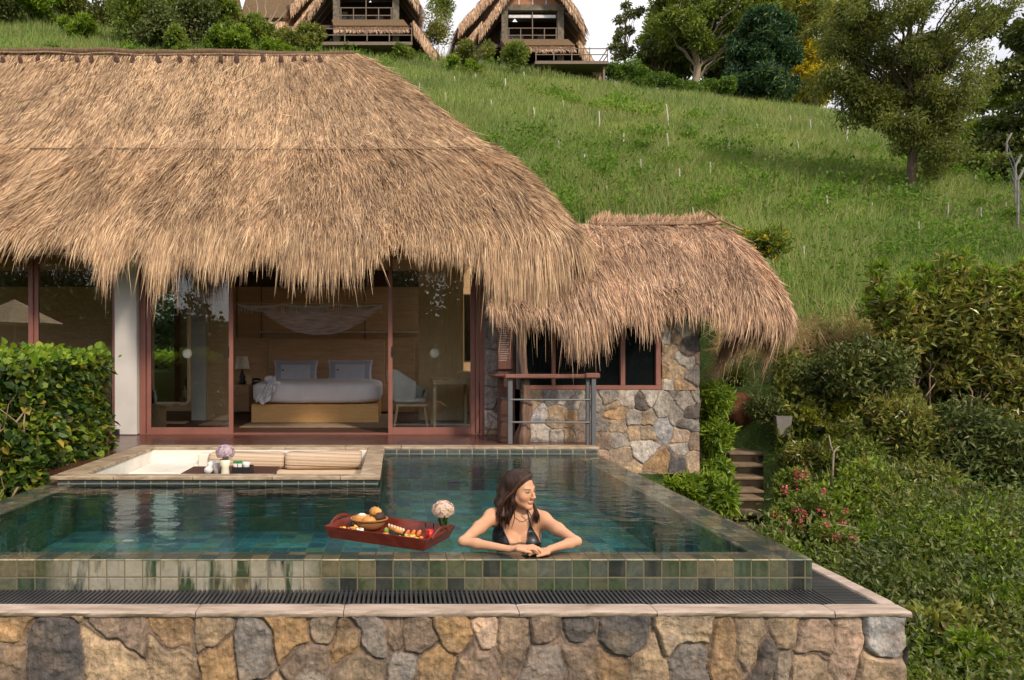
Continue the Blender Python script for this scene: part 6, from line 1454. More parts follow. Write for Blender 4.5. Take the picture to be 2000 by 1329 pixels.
FS = [(1548, 900, 1010, 70, 9.6, 1500, 16, 'flowering shrub with pink blossoms right beside the steps'), (1585, 950, 1060, 110, 9.0, 2100, 20, 'flowering shrub with pink blossoms below the steps'),
      (1625, 1010, 1110, 90, 8.3, 1700, 12, 'flowering shrub with deep pink blossoms next to the pool corner'), (1535, 985, 1060, 60, 9.0, 1000, 9, 'small pink flowered shrub at the foot of the steps'), (1690, 870, 960, 70, 9.9, 900, 10, 'thin flowering shrub with pink blossoms by the forked pale stem')]
for i, (px, pt, pb, w, Y, n, nf, lab) in enumerate(FS): shrub(px, pt, pb, w, Y, n, .075, .032, M['leaf_mid'], lab, 300+i*5, 9, group='pink flowering shrubs', flowers=M['petal'], nf=nf, name='flowering_shrub', shape='kite')
shrub(1500, 428, 520, 140, 12.9, 1300, .15, .04, M['leaf_mid'], 'yellow flowering shrub rising behind the annex thatch', 340, 8, flowers=M['petal_yellow'], nf=22, name='flowering_shrub')
for i, (px, pt, pb, w, Y, n, L_, W_, mt, lab) in enumerate((
    (1720, 1000, 1110, 110, 8.4, 1500, .07, .03, 'leaf_bright', 'feathery bright plant just right of the pool corner'), (1820, 1040, 1150, 130, 7.6, 1900, .09, .035, 'leaf_mid', 'mid green leafy plant in the middle of the lower slope'),
    (1930, 1010, 1120, 130, 8.2, 1900, .08, .03, 'leaf_yellow', 'yellowish leafy plant high on the lower slope'), (1960, 1130, 1260, 150, 6.6, 2200, .10, .028, 'leaf_bright', 'tall feathery plant at the right edge of the lower slope'),
    (1840, 1170, 1290, 130, 6.2, 2000, .10, .045, 'leaf_gloss', 'broad leaved plant beside the stone wall end'), (1900, 1250, 1340, 150, 5.6, 2000, .11, .035, 'leaf_bright', 'bright plant at the bottom right corner of the photo'), (1740, 1090, 1160, 80, 7.4, 1000, .07, .03, 'leaf_olive', 'small brownish plant behind the side coping'))):
    shrub(px, pt, pb, w, Y, n, L_, W_, M[mt], lab, 900+i*5, 12, cat='plant', group='plants on the lower slope', name='slope_plant', up=.7, stems=6)
# pale forked stems
fk = thing('forked_stem', at(1625, 985, 9.7), 'bare pale forked stem rising from the pink flowering shrubs', 'sapling'); b = MB()
b.tube([at(1624, 985, 9.7), at(1626, 930, 9.7), at(1628, 885, 9.7), at(1632, 878, 9.7), at(1640, 872, 9.7)], [.016, .015, .014, .010, .006], 7); b.tube([at(1628, 886, 9.7), at(1622, 870, 9.7), at(1619, 850, 9.7)], [.012, .011, .006], 7); b.build('stem', M['bark_pale'], fk, smooth=True)
# fern fronds on the bank
def fern(px, py_, Y, label, seed, L_=.55, n=9):
    c_ = at(px, py_, Y); r = random.Random(seed); V, Fc, k = [], [], 0
    for j in range(n):
        a_ = r.uniform(0, 6.28); P = [c_+np.array([math.cos(a_)*L_*t*.9, math.sin(a_)*L_*t*.9, L_*(.55*t-.55*t*t*1.1)+.05]) for t in np.linspace(0, 1, 16)]; s_ = np.array([-math.sin(a_), math.cos(a_), 0])
        for i in range(1, 16):
            w_ = L_*.28*math.sin(math.pi*min(1, .12+i/17)); q = P[i]-P[i-1]
            for sg_ in (-1, 1): V += [P[i], P[i]+s_*sg_*w_*.5+q*.5+[0, 0, .006], P[i]+s_*sg_*w_+q*.3-[0, 0, .02], P[i]+s_*sg_*w_*.5-q*.05]; Fc.append([k, k+1, k+2, k+3]); k += 4
    o = mesh_np('fern', np.array(V), np.array(Fc), M['leaf_bright'], org=c_); return props(o, label, 'fern', 'ferns among the ground cover')
fern(1870, 950, 9.6, 'bright fern just below the dark shrubs', 3, .35, 6); fern(1930, 1180, 6.6, 'large fern in the lower right ground cover', 4, .36, 9); fern(1895, 1285, 5.9, 'fern nearest the bottom right of the photo', 5, .34, 8); fern(1960, 1080, 7.6, 'fern in the ground cover at the right edge', 6, .34, 7)

# ground cover over the lower right slope and bank (stuff)

def cover(name, n, u0, u1, y0, y1, L_, mat, seed, lift=.24, up=.9, pmin=None, bias=1.0):
    r = np.random.default_rng(seed); Yv = y0*(y1/y0)**(r.random(n)**bias); u = r.uniform(u0, u1, n); Xv = u*Yv; ok = (Xv > 2.75) & ~((Xv > 4.4) & (Xv < px_x(1500, 1)*Yv+.12) & (Yv > 9.0) & (Yv < 13.6)) & ~((Xv < 5.0) & (Yv > 8.6) & (Yv < 12))
    if pmin is not None: ok &= vnoise(Xv*pmin[0], Yv*pmin[0]) > pmin[1]
    Xv, Yv = Xv[ok], Yv[ok]; hgt = (vnoise(Xv*2.1, Yv*2.1)**1.5)*lift*1.7+r.random(len(Xv))*lift*.5; P = np.stack([Xv, Yv, ground_z(Xv, Yv)+hgt], 1); s_ = L_*np.clip(Yv/8, .75, 2)
    V, Fc = leaf_cloud(P, s_, s_*.5, seed+1, up=up, rnd=.8, out=np.array([0, -.4, 0])); o = mesh_np(name, V, Fc, mat, org=(6, 8, -1)); return o
props(cover('ground_cover', 90000, .36, 1.05, 4.2, 12.6, .058, M['leaf_mid'], 400), 'low leafy green creepers covering the slope beside the pool', 'ground cover', kind='stuff')
props(cover('creeping_weeds', 34000, .36, 1.05, 4.2, 12.0, .07, M['leaf_bright'], 410, .30, pmin=(.8, .46)), 'bright fern like weeds spreading over the lower slope', 'weeds', kind='stuff')
props(cover('dark_creepers', 9000, .36, 1.05, 4.2, 12.6, .07, M['leaf_dark'], 430, .30, pmin=(.55, .52)), 'darker broad leaved creepers in patches on the lower slope', 'ground cover', kind='stuff')
props(cover('dark_undergrowth', 20000, .38, 1.05, 10.4, 13.6, .085, M['leaf_olive'], 420, .6, pmin=(.9, .38)), 'dark undergrowth on the bank', 'undergrowth', kind='stuff')
r = np.random.default_rng(88); Pk = [[], [], []]
for k in range(640):
    Yv = 4.3*(12.2/4.3)**r.random(); Xv = r.uniform(.38, 1.0)*Yv
    if Xv < 2.95 or (Xv < 5.9 and Yv > 8.2): continue
    s_ = r.uniform(.08, .26); h_ = r.uniform(.10, .50)*(.5+vnoise(Xv*.9, Yv*.9)); c_ = np.array([Xv, Yv, float(ground_z(Xv, Yv))+.08+h_*.5]); m_ = int(150*(s_/.16)*(h_/.25)**.5)
    j = int(vnoise(Xv*.6+7, Yv*.6)*3+r.uniform(-.5, .5)) % 3; Pk[j].append(c_+r.normal(size=(m_, 3))*[s_, s_, h_*.45])
for Pj, mt_, L_, W_, nm_, lb_ in zip(Pk, ('leaf_bright', 'leaf_dark', 'leaf_olive'), (.065, .075, .06), (.02, .034, .03), ('tall_weeds', 'broad_weeds', 'brown_weeds'), ('feathery bright weeds standing on the lower slope', 'broad leaved weeds standing on the lower slope', 'olive and brownish weeds standing on the lower slope')):
    Pj = np.concatenate(Pj); V, Fc = leaf_cloud(Pj, L_*(.7+Pj[:, 1]/20), W_, 89, up=.7, rnd=.8); props(mesh_np(nm_, V, Fc, M[mt_], org=(6, 8, -1)), lb_, 'weeds', kind='stuff')
# dry twigs above the bank
r = np.random.default_rng(5); n = 2600; px = r.uniform(1400, 1760, n); py_ = 655+r.normal(0, 26, n)+(px-1500)*.05; Yv = 12.6+r.uniform(-.3, .5, n); A = np.stack([(px-CX)*Yv/F, Yv, CAMZ-(py_-CY)*Yv/F], 1); D = r.normal(size=(n, 3))*[1, .4, 1]; D /= np.linalg.norm(D, axis=1, keepdims=True); L_ = r.uniform(.08, .4, n)[:, None]; B = A+D*L_; B[:, 2] -= .04
S_ = np.cross(D, [0, 1, .1])*.005; V = np.stack([A-S_, A+S_, B+S_*.5, B-S_*.5], 1).reshape(-1, 3); o = mesh_np('dry_twigs', V, (np.arange(n)*4)[:, None]+np.arange(4), m_leaf('dry_grass', [(.30, .19, .11), (.42, .30, .18), (.22, .13, .08)], .2), org=(8, 12.6, 1.5)); props(o, 'tangle of dry brown twigs and grass on the upper bank', 'dry grass', kind='stuff')
def soilpatch(px, py_, w, h, Y, label, seed):
    c_ = at(px, py_, Y); b = MB(); b.ell(c_, (w*Y/F/2, .35, h*Y/F/2), 22, 14, bump=.14); o = b.build('bare_soil', M['soil'], org=c_, smooth=True); return props(o, kind='structure')
soilpatch(1447, 812, 70, 90, 12.85, '', 1); soilpatch(1825, 975, 70, 90, 9.95, '', 2)
for k, (x0, y0, x1, y1, Y) in enumerate([(1627, 1023, 1700, 1035, 8.6), (1668, 910, 1735, 912, 10.0), (1870, 1020, 1890, 1050, 8.3)]):
    b = MB(); b.tube([at(x0, y0, Y), at((x0+x1)/2, (y0+y1)/2+1, Y-.02), at(x1, y1, Y)], [.010, .010, .005], 6); o = b.build('dry_stick', M['bark_pale'], org=at(x0, y0, Y)); props(o, ['pale dry stick lying on the slope by the pool corner', 'pale thin stick lying across the bank shrubs', 'short orange brown stick in the ground cover at the right'][k], 'stick', 'sticks on the slope')

# ------------------------------------------------------------------ hillside grass
def blades(name, n, seed, u0, u1, y0, y1, h0, h1, wk, mat, bias=1.0, cond=None, bend=.35, hang=0):
    r = np.random.default_rng(seed); Yv = y0*(y1/y0)**(r.random(n)**bias); u = r.uniform(u0, u1, n); Xv = u*Yv; ok = (Xv > 4.2) | (Yv > 17.6)
    pyv_ = None
    z = ground_z(Xv, Yv); py_ = CY-(z-CAMZ)*F/Yv; pxx = CX+u*F; rl_ = np.interp(pxx, [-100, 690, 800, 985, 1130, 1160, 1400, 1573], [100, 110, 160, 300, 430, 440, 430, 620]); ok &= (py_ < rl_+14) | (pxx > 1520)
    if cond is not None: ok &= cond(Xv, Yv, r)
    Xv, Yv, z = Xv[ok], Yv[ok], z[ok]; n = len(Xv); hgt = r.uniform(h0, h1, n)*(.6+.8*vnoise(Xv*.5, Yv*.5)); a_ = r.uniform(0, 6.28, n); W = np.stack([np.cos(a_), np.sin(a_)*.4, np.zeros(n)], 1)*(wk*Yv)[:, None]*r.uniform(.6, 1.3, n)[:, None]
    wind = .25*(vnoise(Xv*.25+9, Yv*.25)-.3); Bd = np.stack([r.normal(0, bend, n)+wind, r.normal(0, bend, n), np.zeros(n)], 1)*hgt[:, None]
    B = np.stack([Xv, Yv, z-.03], 1); M1 = B+Bd*.3+np.array([0, 0, 1.])*(hgt*.6)[:, None]; T_ = B+Bd+np.array([0, 0, 1.])*(hgt*.95)[:, None]
    V = np.stack([B-W, B+W, M1+W*.8, T_, M1-W*.8], 1); b_ = (np.arange(n)*5)[:, None]; Fc = [b_+np.array([0, 1, 2, 4]), b_+np.array([4, 2, 3])]
    return mesh_np(name, V.reshape(-1, 3), Fc, mat, org=(10, 30, 11))
M['grass'] = m_leaf('grass', [(.12, .20, .05), (.17, .26, .07), (.22, .31, .09), (.31, .36, .16), (.14, .22, .055), (.36, .38, .20)], .35, .6, .22, .15)
M['grass_pale'] = m_leaf('grass_pale', [(.25, .27, .13), (.34, .33, .19), (.20, .24, .10)], .3, .6, .25, .15)
props(blades('hill_grass', 170000, 500, -.60, .93, 13.2, 58, .28, .62, .00055, M['grass'], .85), 'long green grass covering the steep hillside', 'grass', kind='stuff')
props(blades('seed_grass', 26000, 510, -.55, .93, 13.4, 55, .45, .85, .00030, M['grass_pale'], .9, cond=lambda X, Y, r: vnoise(X*.22+4, Y*.22) > .40), 'pale seeding grass stems on the hillside', 'grass', kind='stuff')
M['grass_dry'] = m_leaf('grass_dry', [(.30, .24, .12), (.38, .31, .17), (.24, .20, .10)], .3, .6, .25, .15)
props(blades('dry_grass_patches', 30000, 530, -.55, .93, 13.4, 55, .25, .6, .0005, M['grass_dry'], .9, cond=lambda X, Y, r: (vnoise(X*.35+44, Y*.2) > .66) | (r.random(len(X)) < .05)), 'dry brownish patches in the hillside grass', 'grass', kind='stuff')
# leafy weed patches
r = np.random.default_rng(77); P = []
for k in range(900):
    Yv = 14*(56/14)**r.random(); Xv = r.uniform(-.55, .92)*Yv
    if not ((Xv > 4.4 or Yv > 18) and vnoise(Xv*.16+30, Yv*.16) > .50): continue
    m_ = int(r.uniform(30, 90)); s_ = r.uniform(.15, .45); c_ = np.array([Xv, Yv, float(ground_z(Xv, Yv))+.32]); P.append(c_+r.normal(size=(m_, 3))*[s_, s_, s_*.45])
P = np.concatenate(P); V, Fc = leaf_cloud(P, .055+.0042*P[:, 1], .03+.0022*P[:, 1], 78, up=.8); o = mesh_np('hillside_weeds', V, Fc, M['leaf_weed'], org=(10, 30, 11)); props(o, 'patches of brighter leafy weeds in the hillside grass', 'weeds', kind='stuff')

# marker stakes, each its own object
SK = [(818,180,14),(888,165,12),(928,160,10),(986,175,20),(1023,155,12),(1043,230,18),(1100,215,12),(1170,262,40),(1216,290,26),(1240,175,16),(1305,245,38),(1306,300,36),(1328,375,42),(1385,350,30),(1412,405,28),(1425,300,22),(1480,262,18),(1544,245,16),(1560,300,22),(1583,262,26),
      (1603,255,16),(1653,285,46),(1664,335,24),(1616,415,30),(1701,430,28),(1570,520,34),(1776,385,18),(1927,315,18),(1935,340,22),(1903,372,24),(1915,440,26),(1965,420,24),(1187,395,24),(1093,300,18),(960,215,16),(870,200,14),(1250,340,22),(1510,330,20),(1733,395,20),(1680,240,14),(1140,330,26),(1355,440,26),(1850,430,20),(1795,470,24)]
def hit(px, py_):
    Ys = np.linspace(13, 56, 1200); z = ground_z((px-CX)/F*Ys, Ys); zr = CAMZ-(py_-CY)*Ys/F; k = np.argmax(z > zr); return Ys[k]
M['stake'] = m_simple('stake', (.55, .52, .46), .8, .2, .1, 5)
proto = None; pos = ['on the open hillside grass above the villa roof', 'on the hillside between the two roofs', 'on the hillside left of the tall tree', 'on the hillside grass right of the annex roof', 'on the right hand hillside below the big tree']
for i, (px, py_, hp) in enumerate(SK):
    Yk = hit(px, py_); c_ = at(px, py_, Yk); hgt = max(.45, hp*Yk/F*1.1)
    if proto is None:
        b = MB(); b.tube([(0, 0, -.15), (.01, 0, .5), (-.005, .0, 1.0)], [.024, .022, .020], 6); proto = b.build('plant_stake', M['stake'], org=(0, 0, 0)); o = proto
    else: o = proto.copy(); sc.collection.objects.link(o)
    o.location = tuple(float(v) for v in c_); o.scale = (max(.8, Yk/22),)*2+(hgt,); o.rotation_euler = (rng.uniform(-.08, .08), rng.uniform(-.1, .1), 0)
    props(o, 'thin pale wooden stake standing in the long grass of the hillside', 'stake', 'stakes on the hillside')
# ------------------------------------------------------------------ trees on the hill
M['leaf_wood'] = m_leaf('leaf_wood', [(.02, .04, .015), (.04, .07, .025), (.06, .10, .03)], .2)
M['leaf_bush'] = m_leaf('leaf_bush', [(.07, .14, .02), (.12, .21, .03), (.17, .27, .05), (.09, .17, .03)], .3)
def gpt(px, Y): x = (px-CX)*Y/F; return np.array([x, Y, float(ground_z(x, Y))])
def crown_px(px, py_, wpx, hpx, Y, k, r0, r1, seed, dy=.8, hollow=.3):
    c = at(px, py_, Y); return rand_clumps(c[0], c[1], c[2], wpx*Y/F/2, wpx*Y/F/2*dy, hpx*Y/F/2, k, r0, r1, seed, hollow)
# big feathery tree at the right
Yb = hit(1785, 392); bs = at(1785, 395, Yb)
C, Rd = [], []
for (px, py_, w, h, k) in ((1775, 50, 370, 240, 44), (1700, 150, 210, 150, 18), (1690, 205, 120, 60, 6), (1850, 190, 150, 180, 16), (1835, 300, 110, 110, 9), (1770, -80, 260, 140, 14), (1665, 60, 110, 150, 10)):
    c_, r_ = crown_px(px, py_, w, h, Yb, k, .30, .62, 7+px, .9, .2); C += c_; Rd += r_
for (px, py_, w, h, k) in ((1640, 50, 100, 120, 8), (1770, 190, 200, 200, 24), (1790, 40, 320, 200, 26)):
    c_, r_ = crown_px(px, py_, w, h, Yb, k, .25, .5, 9+px, .9, .1); C += c_; Rd += r_
tree('feathery_tree', bs, C, np.stack([np.array(Rd)*.95, np.array(Rd)*.95, np.array(Rd)*.85], 1), 84000, .12, .04, m_leaf('leaf_feather', [(.10, .13, .045), (.15, .19, .06), (.20, .235, .075), (.30, .30, .10), (.13, .15, .055)], .45), 'tall feathery tree with drooping layers of fine leaves on the right hillside', 'tree', .12, top=at(1785, -60, Yb)[2], seed=8, fill=.1, up=-.5, nl=45)
# right edge trees
for (px, py_, w, h, Y, n, mt, lab, sd, base) in ((2010, 60, 190, 200, 24, 15000, 'leaf_dark', 'dark broad leaved tree leaning in at the top right edge', 21, 330), (1985, 260, 150, 120, 26, 9000, 'leaf_dark', 'low dark tree below the gap of sky at the right edge', 22, 330)):
    c_, r_ = crown_px(px, py_, w, h, Y, 18, .4, .8, sd); tree('broadleaf_tree', gpt(px+20, Y), c_, r_, n, .20, .10, M[mt], lab, 'tree', .16, seed=sd)
for i, (px, py_, w, h, Y, mt, lab) in enumerate(((1925, 262, 110, 90, 27, 'leaf_lime', 'bright yellow green bush behind the tall feathery tree'), (1915, 330, 90, 70, 24, 'leaf_mid', 'mid green bush right of the tall feathery tree'), (1975, 340, 90, 120, 22, 'leaf_dark', 'dark bush by the wire fence posts'), (1940, 195, 160, 50, 45, 'leaf_mid', 'rounded far bush line under the sky at the right'))):
    shrub(px, py_-h/2, py_+h/2, w, Y, 3600, .17 if Y < 30 else .26, .08 if Y < 30 else .12, M[mt], lab, 500+i, 12, group='bushes at the right edge')
# fence posts
fp = thing('wire_fence', gpt(1985, 19), 'thin wire fence with bent grey posts at the right edge', 'fence')
for px, Y in ((1983, 19), (1988, 17.5), (1966, 23)):
    g_ = gpt(px, Y); b = MB(); b.tube([g_-[0, 0, .2], g_+[0, 0, 1.35], g_+[.16, 0, 1.65]], .03, 6); b.build('post', M['concrete'], fp)
b = MB()
for k in range(5): b.tube([gpt(1966, 23)+[0, 0, .3+.27*k], gpt(1983, 19)+[0, 0, .3+.27*k], gpt(1988, 17.5)+[0, 0, .3+.27*k], gpt(2040, 15)+[0, 0, .3+.27*k]], .006, 4)
b.build('wire', M['steel'], fp)
# ridge trees
def rtree(px, py_, w, h, Y, k, r0, r1, n, L_, W_, mt, lab, sd, tr=.2, bark='bark', base_px=None, fill=.4, name='ridge_tree', top=None, up=.1, group=None, nl=None):
    c_, r_ = crown_px(px, py_, w, h, Y, int(k*2), r0*.65, r1*.8, sd, .8, .0); fill = .15; return tree(name, gpt(base_px or px, Y), c_, r_, n, L_, W_, M[mt] if isinstance(mt, str) else mt, lab, 'tree', tr, seed=sd, bark=bark, fill=fill, top=top, up=up, nl=nl)
rtree(1490, 105, 120, 175, 49, 40, .5, .9, 19000, .36, .12, 'leaf_blue', 'dense dark blue green tree standing on the hill crest', 31, .25)
rtree(1490, 172, 150, 50, 48.5, 12, .6, 1.0, 6000, .36, .12, 'leaf_blue', 'low dark blue green bush spreading at the foot of the dense tree', 32, .15)
rtree(1385, 15, 230, 210, 54, 44, .7, 1.3, 24000, .34, .16, 'leaf_mid', 'tall tree with a pale bare trunk behind the hedge row', 33, .28, 'bark_pale', 1356, .35)
rtree(1480, 10, 230, 200, 58, 34, .8, 1.4, 18000, .36, .18, 'leaf_olive', 'tall olive green tree behind the dark blue green one', 34, .3)
rtree(1572, 100, 130, 240, 60, 36, .6, 1.1, 17000, .36, .18, 'leaf_yellow', 'sunlit yellow leaved tree between the dark tree and the feathery tree', 35, .25)  # yellow leaf colour carries the sunlight on this crown
rtree(1590, 165, 70, 60, 58, 8, .6, 1.1, 3600, .34, .16, 'leaf_yellow', 'low yellow leaved bush under the sunlit yellow tree', 36, .2)
rtree(1400, 100, 170, 130, 60, 26, .8, 1.3, 15000, .34, .15, 'leaf_dark', 'dark leafy tree filling in behind the pale trunk', 44, .22)
rtree(1290, 118, 130, 60, 57, 12, .9, 1.5, 7000, .34, .13, 'leaf_dark', 'wide dark cypress like tree behind the hedge row', 37, .25)
rtree(1325, 85, 150, 130, 59, 24, .7, 1.2, 13000, .34, .15, 'leaf_mid', 'leafy tree sloping down left of the pale trunk', 38, .25)
c_, r_ = [], []
for (px, py_) in ((1207, 75), (1198, 92), (1215, 95), (1226, 30), (1222, 12), (1240, 28), (1250, 22), (1212, 62), (1232, 100), (1218, 108), (1205, 110), (1228, 60), (1210, 40)): c_.append(at(px, py_, 56)); r_.append(.42)
tree('slender_tree', gpt(1222, 56), c_, r_, 2300, .26, .12, M['leaf_dark'], 'slender tree with sparse leaves against the white sky', 'tree', .13, top=at(1222, -20, 56)[2], seed=39, fill=.1)
for i, (px, py_, w, h) in enumerate(((1188, 142, 46, 46), (1225, 140, 50, 52), (1252, 152, 40, 42), (1280, 158, 42, 44), (1308, 166, 40, 36), (1340, 170, 44, 30), (1385, 164, 32, 30), (1418, 160, 36, 56), (1365, 178, 50, 26), (1245, 172, 60, 30))):
    shrub(px, py_-h/2, py_+h/2+4, w*1.15, 49.5-.3*i, 2100, .20, .10, M['leaf_bush'], ['leftmost clipped round bush of the crest row, beside the right cottage', 'second and tallest clipped bush of the crest row', 'third clipped bush of the crest row', 'fourth clipped bush of the crest row', 'fifth clipped bush of the crest row', 'sixth, flatter clipped bush of the crest row', 'small round clipped bush left of the dark blue green tree', 'upright clipped bush touching the dark blue green tree', 'low spreading bush in front of the small round one', 'low spreading bush in front of the third and fourth bushes'][i], 600+i, 10, cat='bush', group='clipped bushes along the hill crest', name='clipped_bush', stems=2)
# left trees and bushes above the main roof
LT = [(-10, 10, 90, 110, 44, 'leaf_dark', 'dark bush at the top left corner'), (70, 5, 110, 80, 45, 'leaf_lime', 'bright lime green bush near the top left'), (165, 5, 110, 90, 47, 'leaf_olive', 'olive green tree left of the vine covered trees'), (275, 20, 100, 120, 42, 'leaf_mid', 'leafy vine covered tree in the left background'), (330, -10, 90, 100, 44, 'leaf_lime', 'yellow green tree above the vine covered one'),
      (375, 50, 80, 90, 43, 'leaf_dark', 'dark tangled tree left of the partly hidden roof'), (430, 30, 50, 110, 44, 'leaf_mid', 'slim green tree beside the hanging dry nest'), (500, 60, 60, 50, 45, 'leaf_mid', 'mid green bush in front of the far left thatched roof'), (575, 78, 90, 50, 43, 'leaf_olive', 'olive bush left of the middle cottage terrace')]
LT += [(30, -20, 120, 120, 49, 'leaf_mid', 'tall green tree at the far left top'), (120, -25, 110, 110, 50, 'leaf_dark', 'dark tree between two lime bushes at the left top'), (225, 0, 110, 130, 49, 'leaf_dark', 'dark tree with brownish gaps left of the vine covered tree'), (300, 60, 90, 80, 41, 'leaf_dark', 'dark creeper clad stump tree above the roof ridge'),
      (400, -15, 100, 90, 50, 'leaf_mid', 'green tree crown over the hidden roof'), (350, 80, 70, 50, 40, 'leaf_mid', 'leafy bush touching the villa roof ridge'), (455, 85, 90, 40, 42, 'leaf_bright', 'bright bush right of the tangled tree'), (540, 92, 110, 30, 42, 'leaf_bright', 'low bright bush above the villa ridge'), (150, 55, 140, 50, 43, 'leaf_bright', 'broad bright green bush on the left slope'), (610, 70, 60, 60, 44, 'leaf_olive', 'olive shrub below the middle cottage corner')]
for i, (px, py_, w, h, Y, mt, lab) in enumerate(LT):
    if 'tree' in lab: w *= 1.35; h *= 1.25; py_ -= 8
    shrub(px, py_-h/2, py_+h/2+6, w*1.1, Y, 4600, .24, .12, M[mt], lab, 700+i*3, 12, cat='tree' if 'tree' in lab else 'bush', group='trees and bushes behind the villa roof', name='hill_tree' if 'tree' in lab else 'hill_bush')
for i, (px, py_, w, h, Y, mt, lab) in enumerate(((925, 100, 90, 50, 46.5, 'leaf_olive', 'grey green bush below the left side of the right cottage'), (1010, 108, 62, 60, 45.5, 'leaf_mid', 'round dark green bush in front of the right cottage'), (845, 65, 70, 110, 52, 'leaf_olive', 'thin leafed tree between the two cottages'), (860, 10, 60, 60, 56, 'leaf_mid', 'green tree high between the two cottages'), (785, 105, 40, 40, 45, 'leaf_mid', 'small bush below the right post of the middle cottage'), (1130, 78, 26, 26, 60, 'leaf_mid', 'small tree crown against the sky right of the cottage roof'), (905, 130, 120, 30, 44, 'leaf_bright', 'flat bright green bush on the slope between the cottages'))):
    shrub(px, py_-h/2, py_+h/2+3, w*1.1, Y, 2600, .20, .09, M[mt], lab, 740+i*3, 10, cat='tree' if 'tree' in lab else 'bush', group='bushes round the cottages', name='hill_tree' if 'tree' in lab else 'hill_bush')

# ------------------------------------------------------------------ thatched cottages on the crest
def slab(b, p, th):
    p = np.array(p, float); n_ = np.cross(p[1]-p[0], p[3]-p[0]); n_ /= np.linalg.norm(n_)
    V = np.concatenate([p, p-n_*th]); b.add(V, [(0, 1, 2, 3), (7, 6, 5, 4), (0, 4, 5, 1), (1, 5, 6, 2), (2, 6, 7, 3), (3, 7, 4, 0)])
def shag(p, rows, n, L_, seed, w=.05, eave=None):
    """thatch strands lying on quad p (ridge0, ridge1, eave1, eave0), hanging past the eave"""
    r = np.random.default_rng(seed); p = np.array(p, float); u = r.random(n); v = r.random(n)**.8; A = p[0]*((1-u)*(1-v))[:, None]+p[1]*(u*(1-v))[:, None]+p[2]*(u*v)[:, None]+p[3]*((1-u)*v)[:, None]
    D = (p[3]+p[2]-p[0]-p[1]); D /= np.linalg.norm(D); n_ = np.cross(p[1]-p[0], D); n_ /= np.linalg.norm(n_); n_ = n_*np.sign(n_[2]+1e-6); S_ = np.cross(D, n_); L = L_*r.uniform(.5, 1.2, n)
    dd = D+r.normal(0, .06, (n, 3)); dd[:, 2] -= (v > .85)*.5; B = A+dd*L[:, None]+n_*r.uniform(.0, .10, n)[:, None]; A = A+n_*.01; W = S_*w*r.uniform(.5, 1.2, n)[:, None]/2
    return np.stack([A-W, A+W, B+W*.3, B-W*.3], 1).reshape(-1, 3), (np.arange(n)*4)[:, None]+np.arange(4)
M['c_wood'] = m_wood('cottage_wood', (.13, .10, .08), (.26, .21, .17), .8, 2); M['c_orange'] = m_wood('gable_board', (.38, .16, .08), (.50, .24, .13), .7, 2); M['c_stone'] = m_simple('cottage_post', (.20, .17, .14), .9, .1, .3, 4, .5); M['c_blind'] = m_simple('blind', (.72, .70, .78), .8)
def thatch_piece(name, quads, par, seed, n=2600, L_=.8, th=.25, w=.06, verge=True):
    b = MB(); [slab(b, q, th) for q in quads]; Vs = [np.concatenate(b.v)]; Fs = [np.array(b.f)]; c = len(Vs[0]); mi = [0]*len(Fs[0])
    for i, q in enumerate(quads):
        q = [np.array(v, float) for v in q]; V, Fc = shag(q, 0, n, L_, seed+i, w); Vs.append(V); Fs.append(Fc+c); c += len(V); mi += [1]*len(Fc)
        a_, e_ = sorted(((q[0], q[3]), (q[1], q[2])), key=lambda t: t[0][1]+t[1][1])[0]
        if verge:
            dn = np.array([0, -.03, -th-.06]); up = np.array([0, -.03, .05]); V, Fc = shag([a_+up, e_+up, e_+dn, a_+dn], 0, n//3, th*1.3, seed+i+50, w); Vs.append(V); Fs.append(Fc+c); c += len(V); mi += [1]*len(Fc)
    return mesh_np(name, np.concatenate(Vs), np.concatenate(Fs), [M['thatch_base'], M['thatch2']], par, mi=mi)
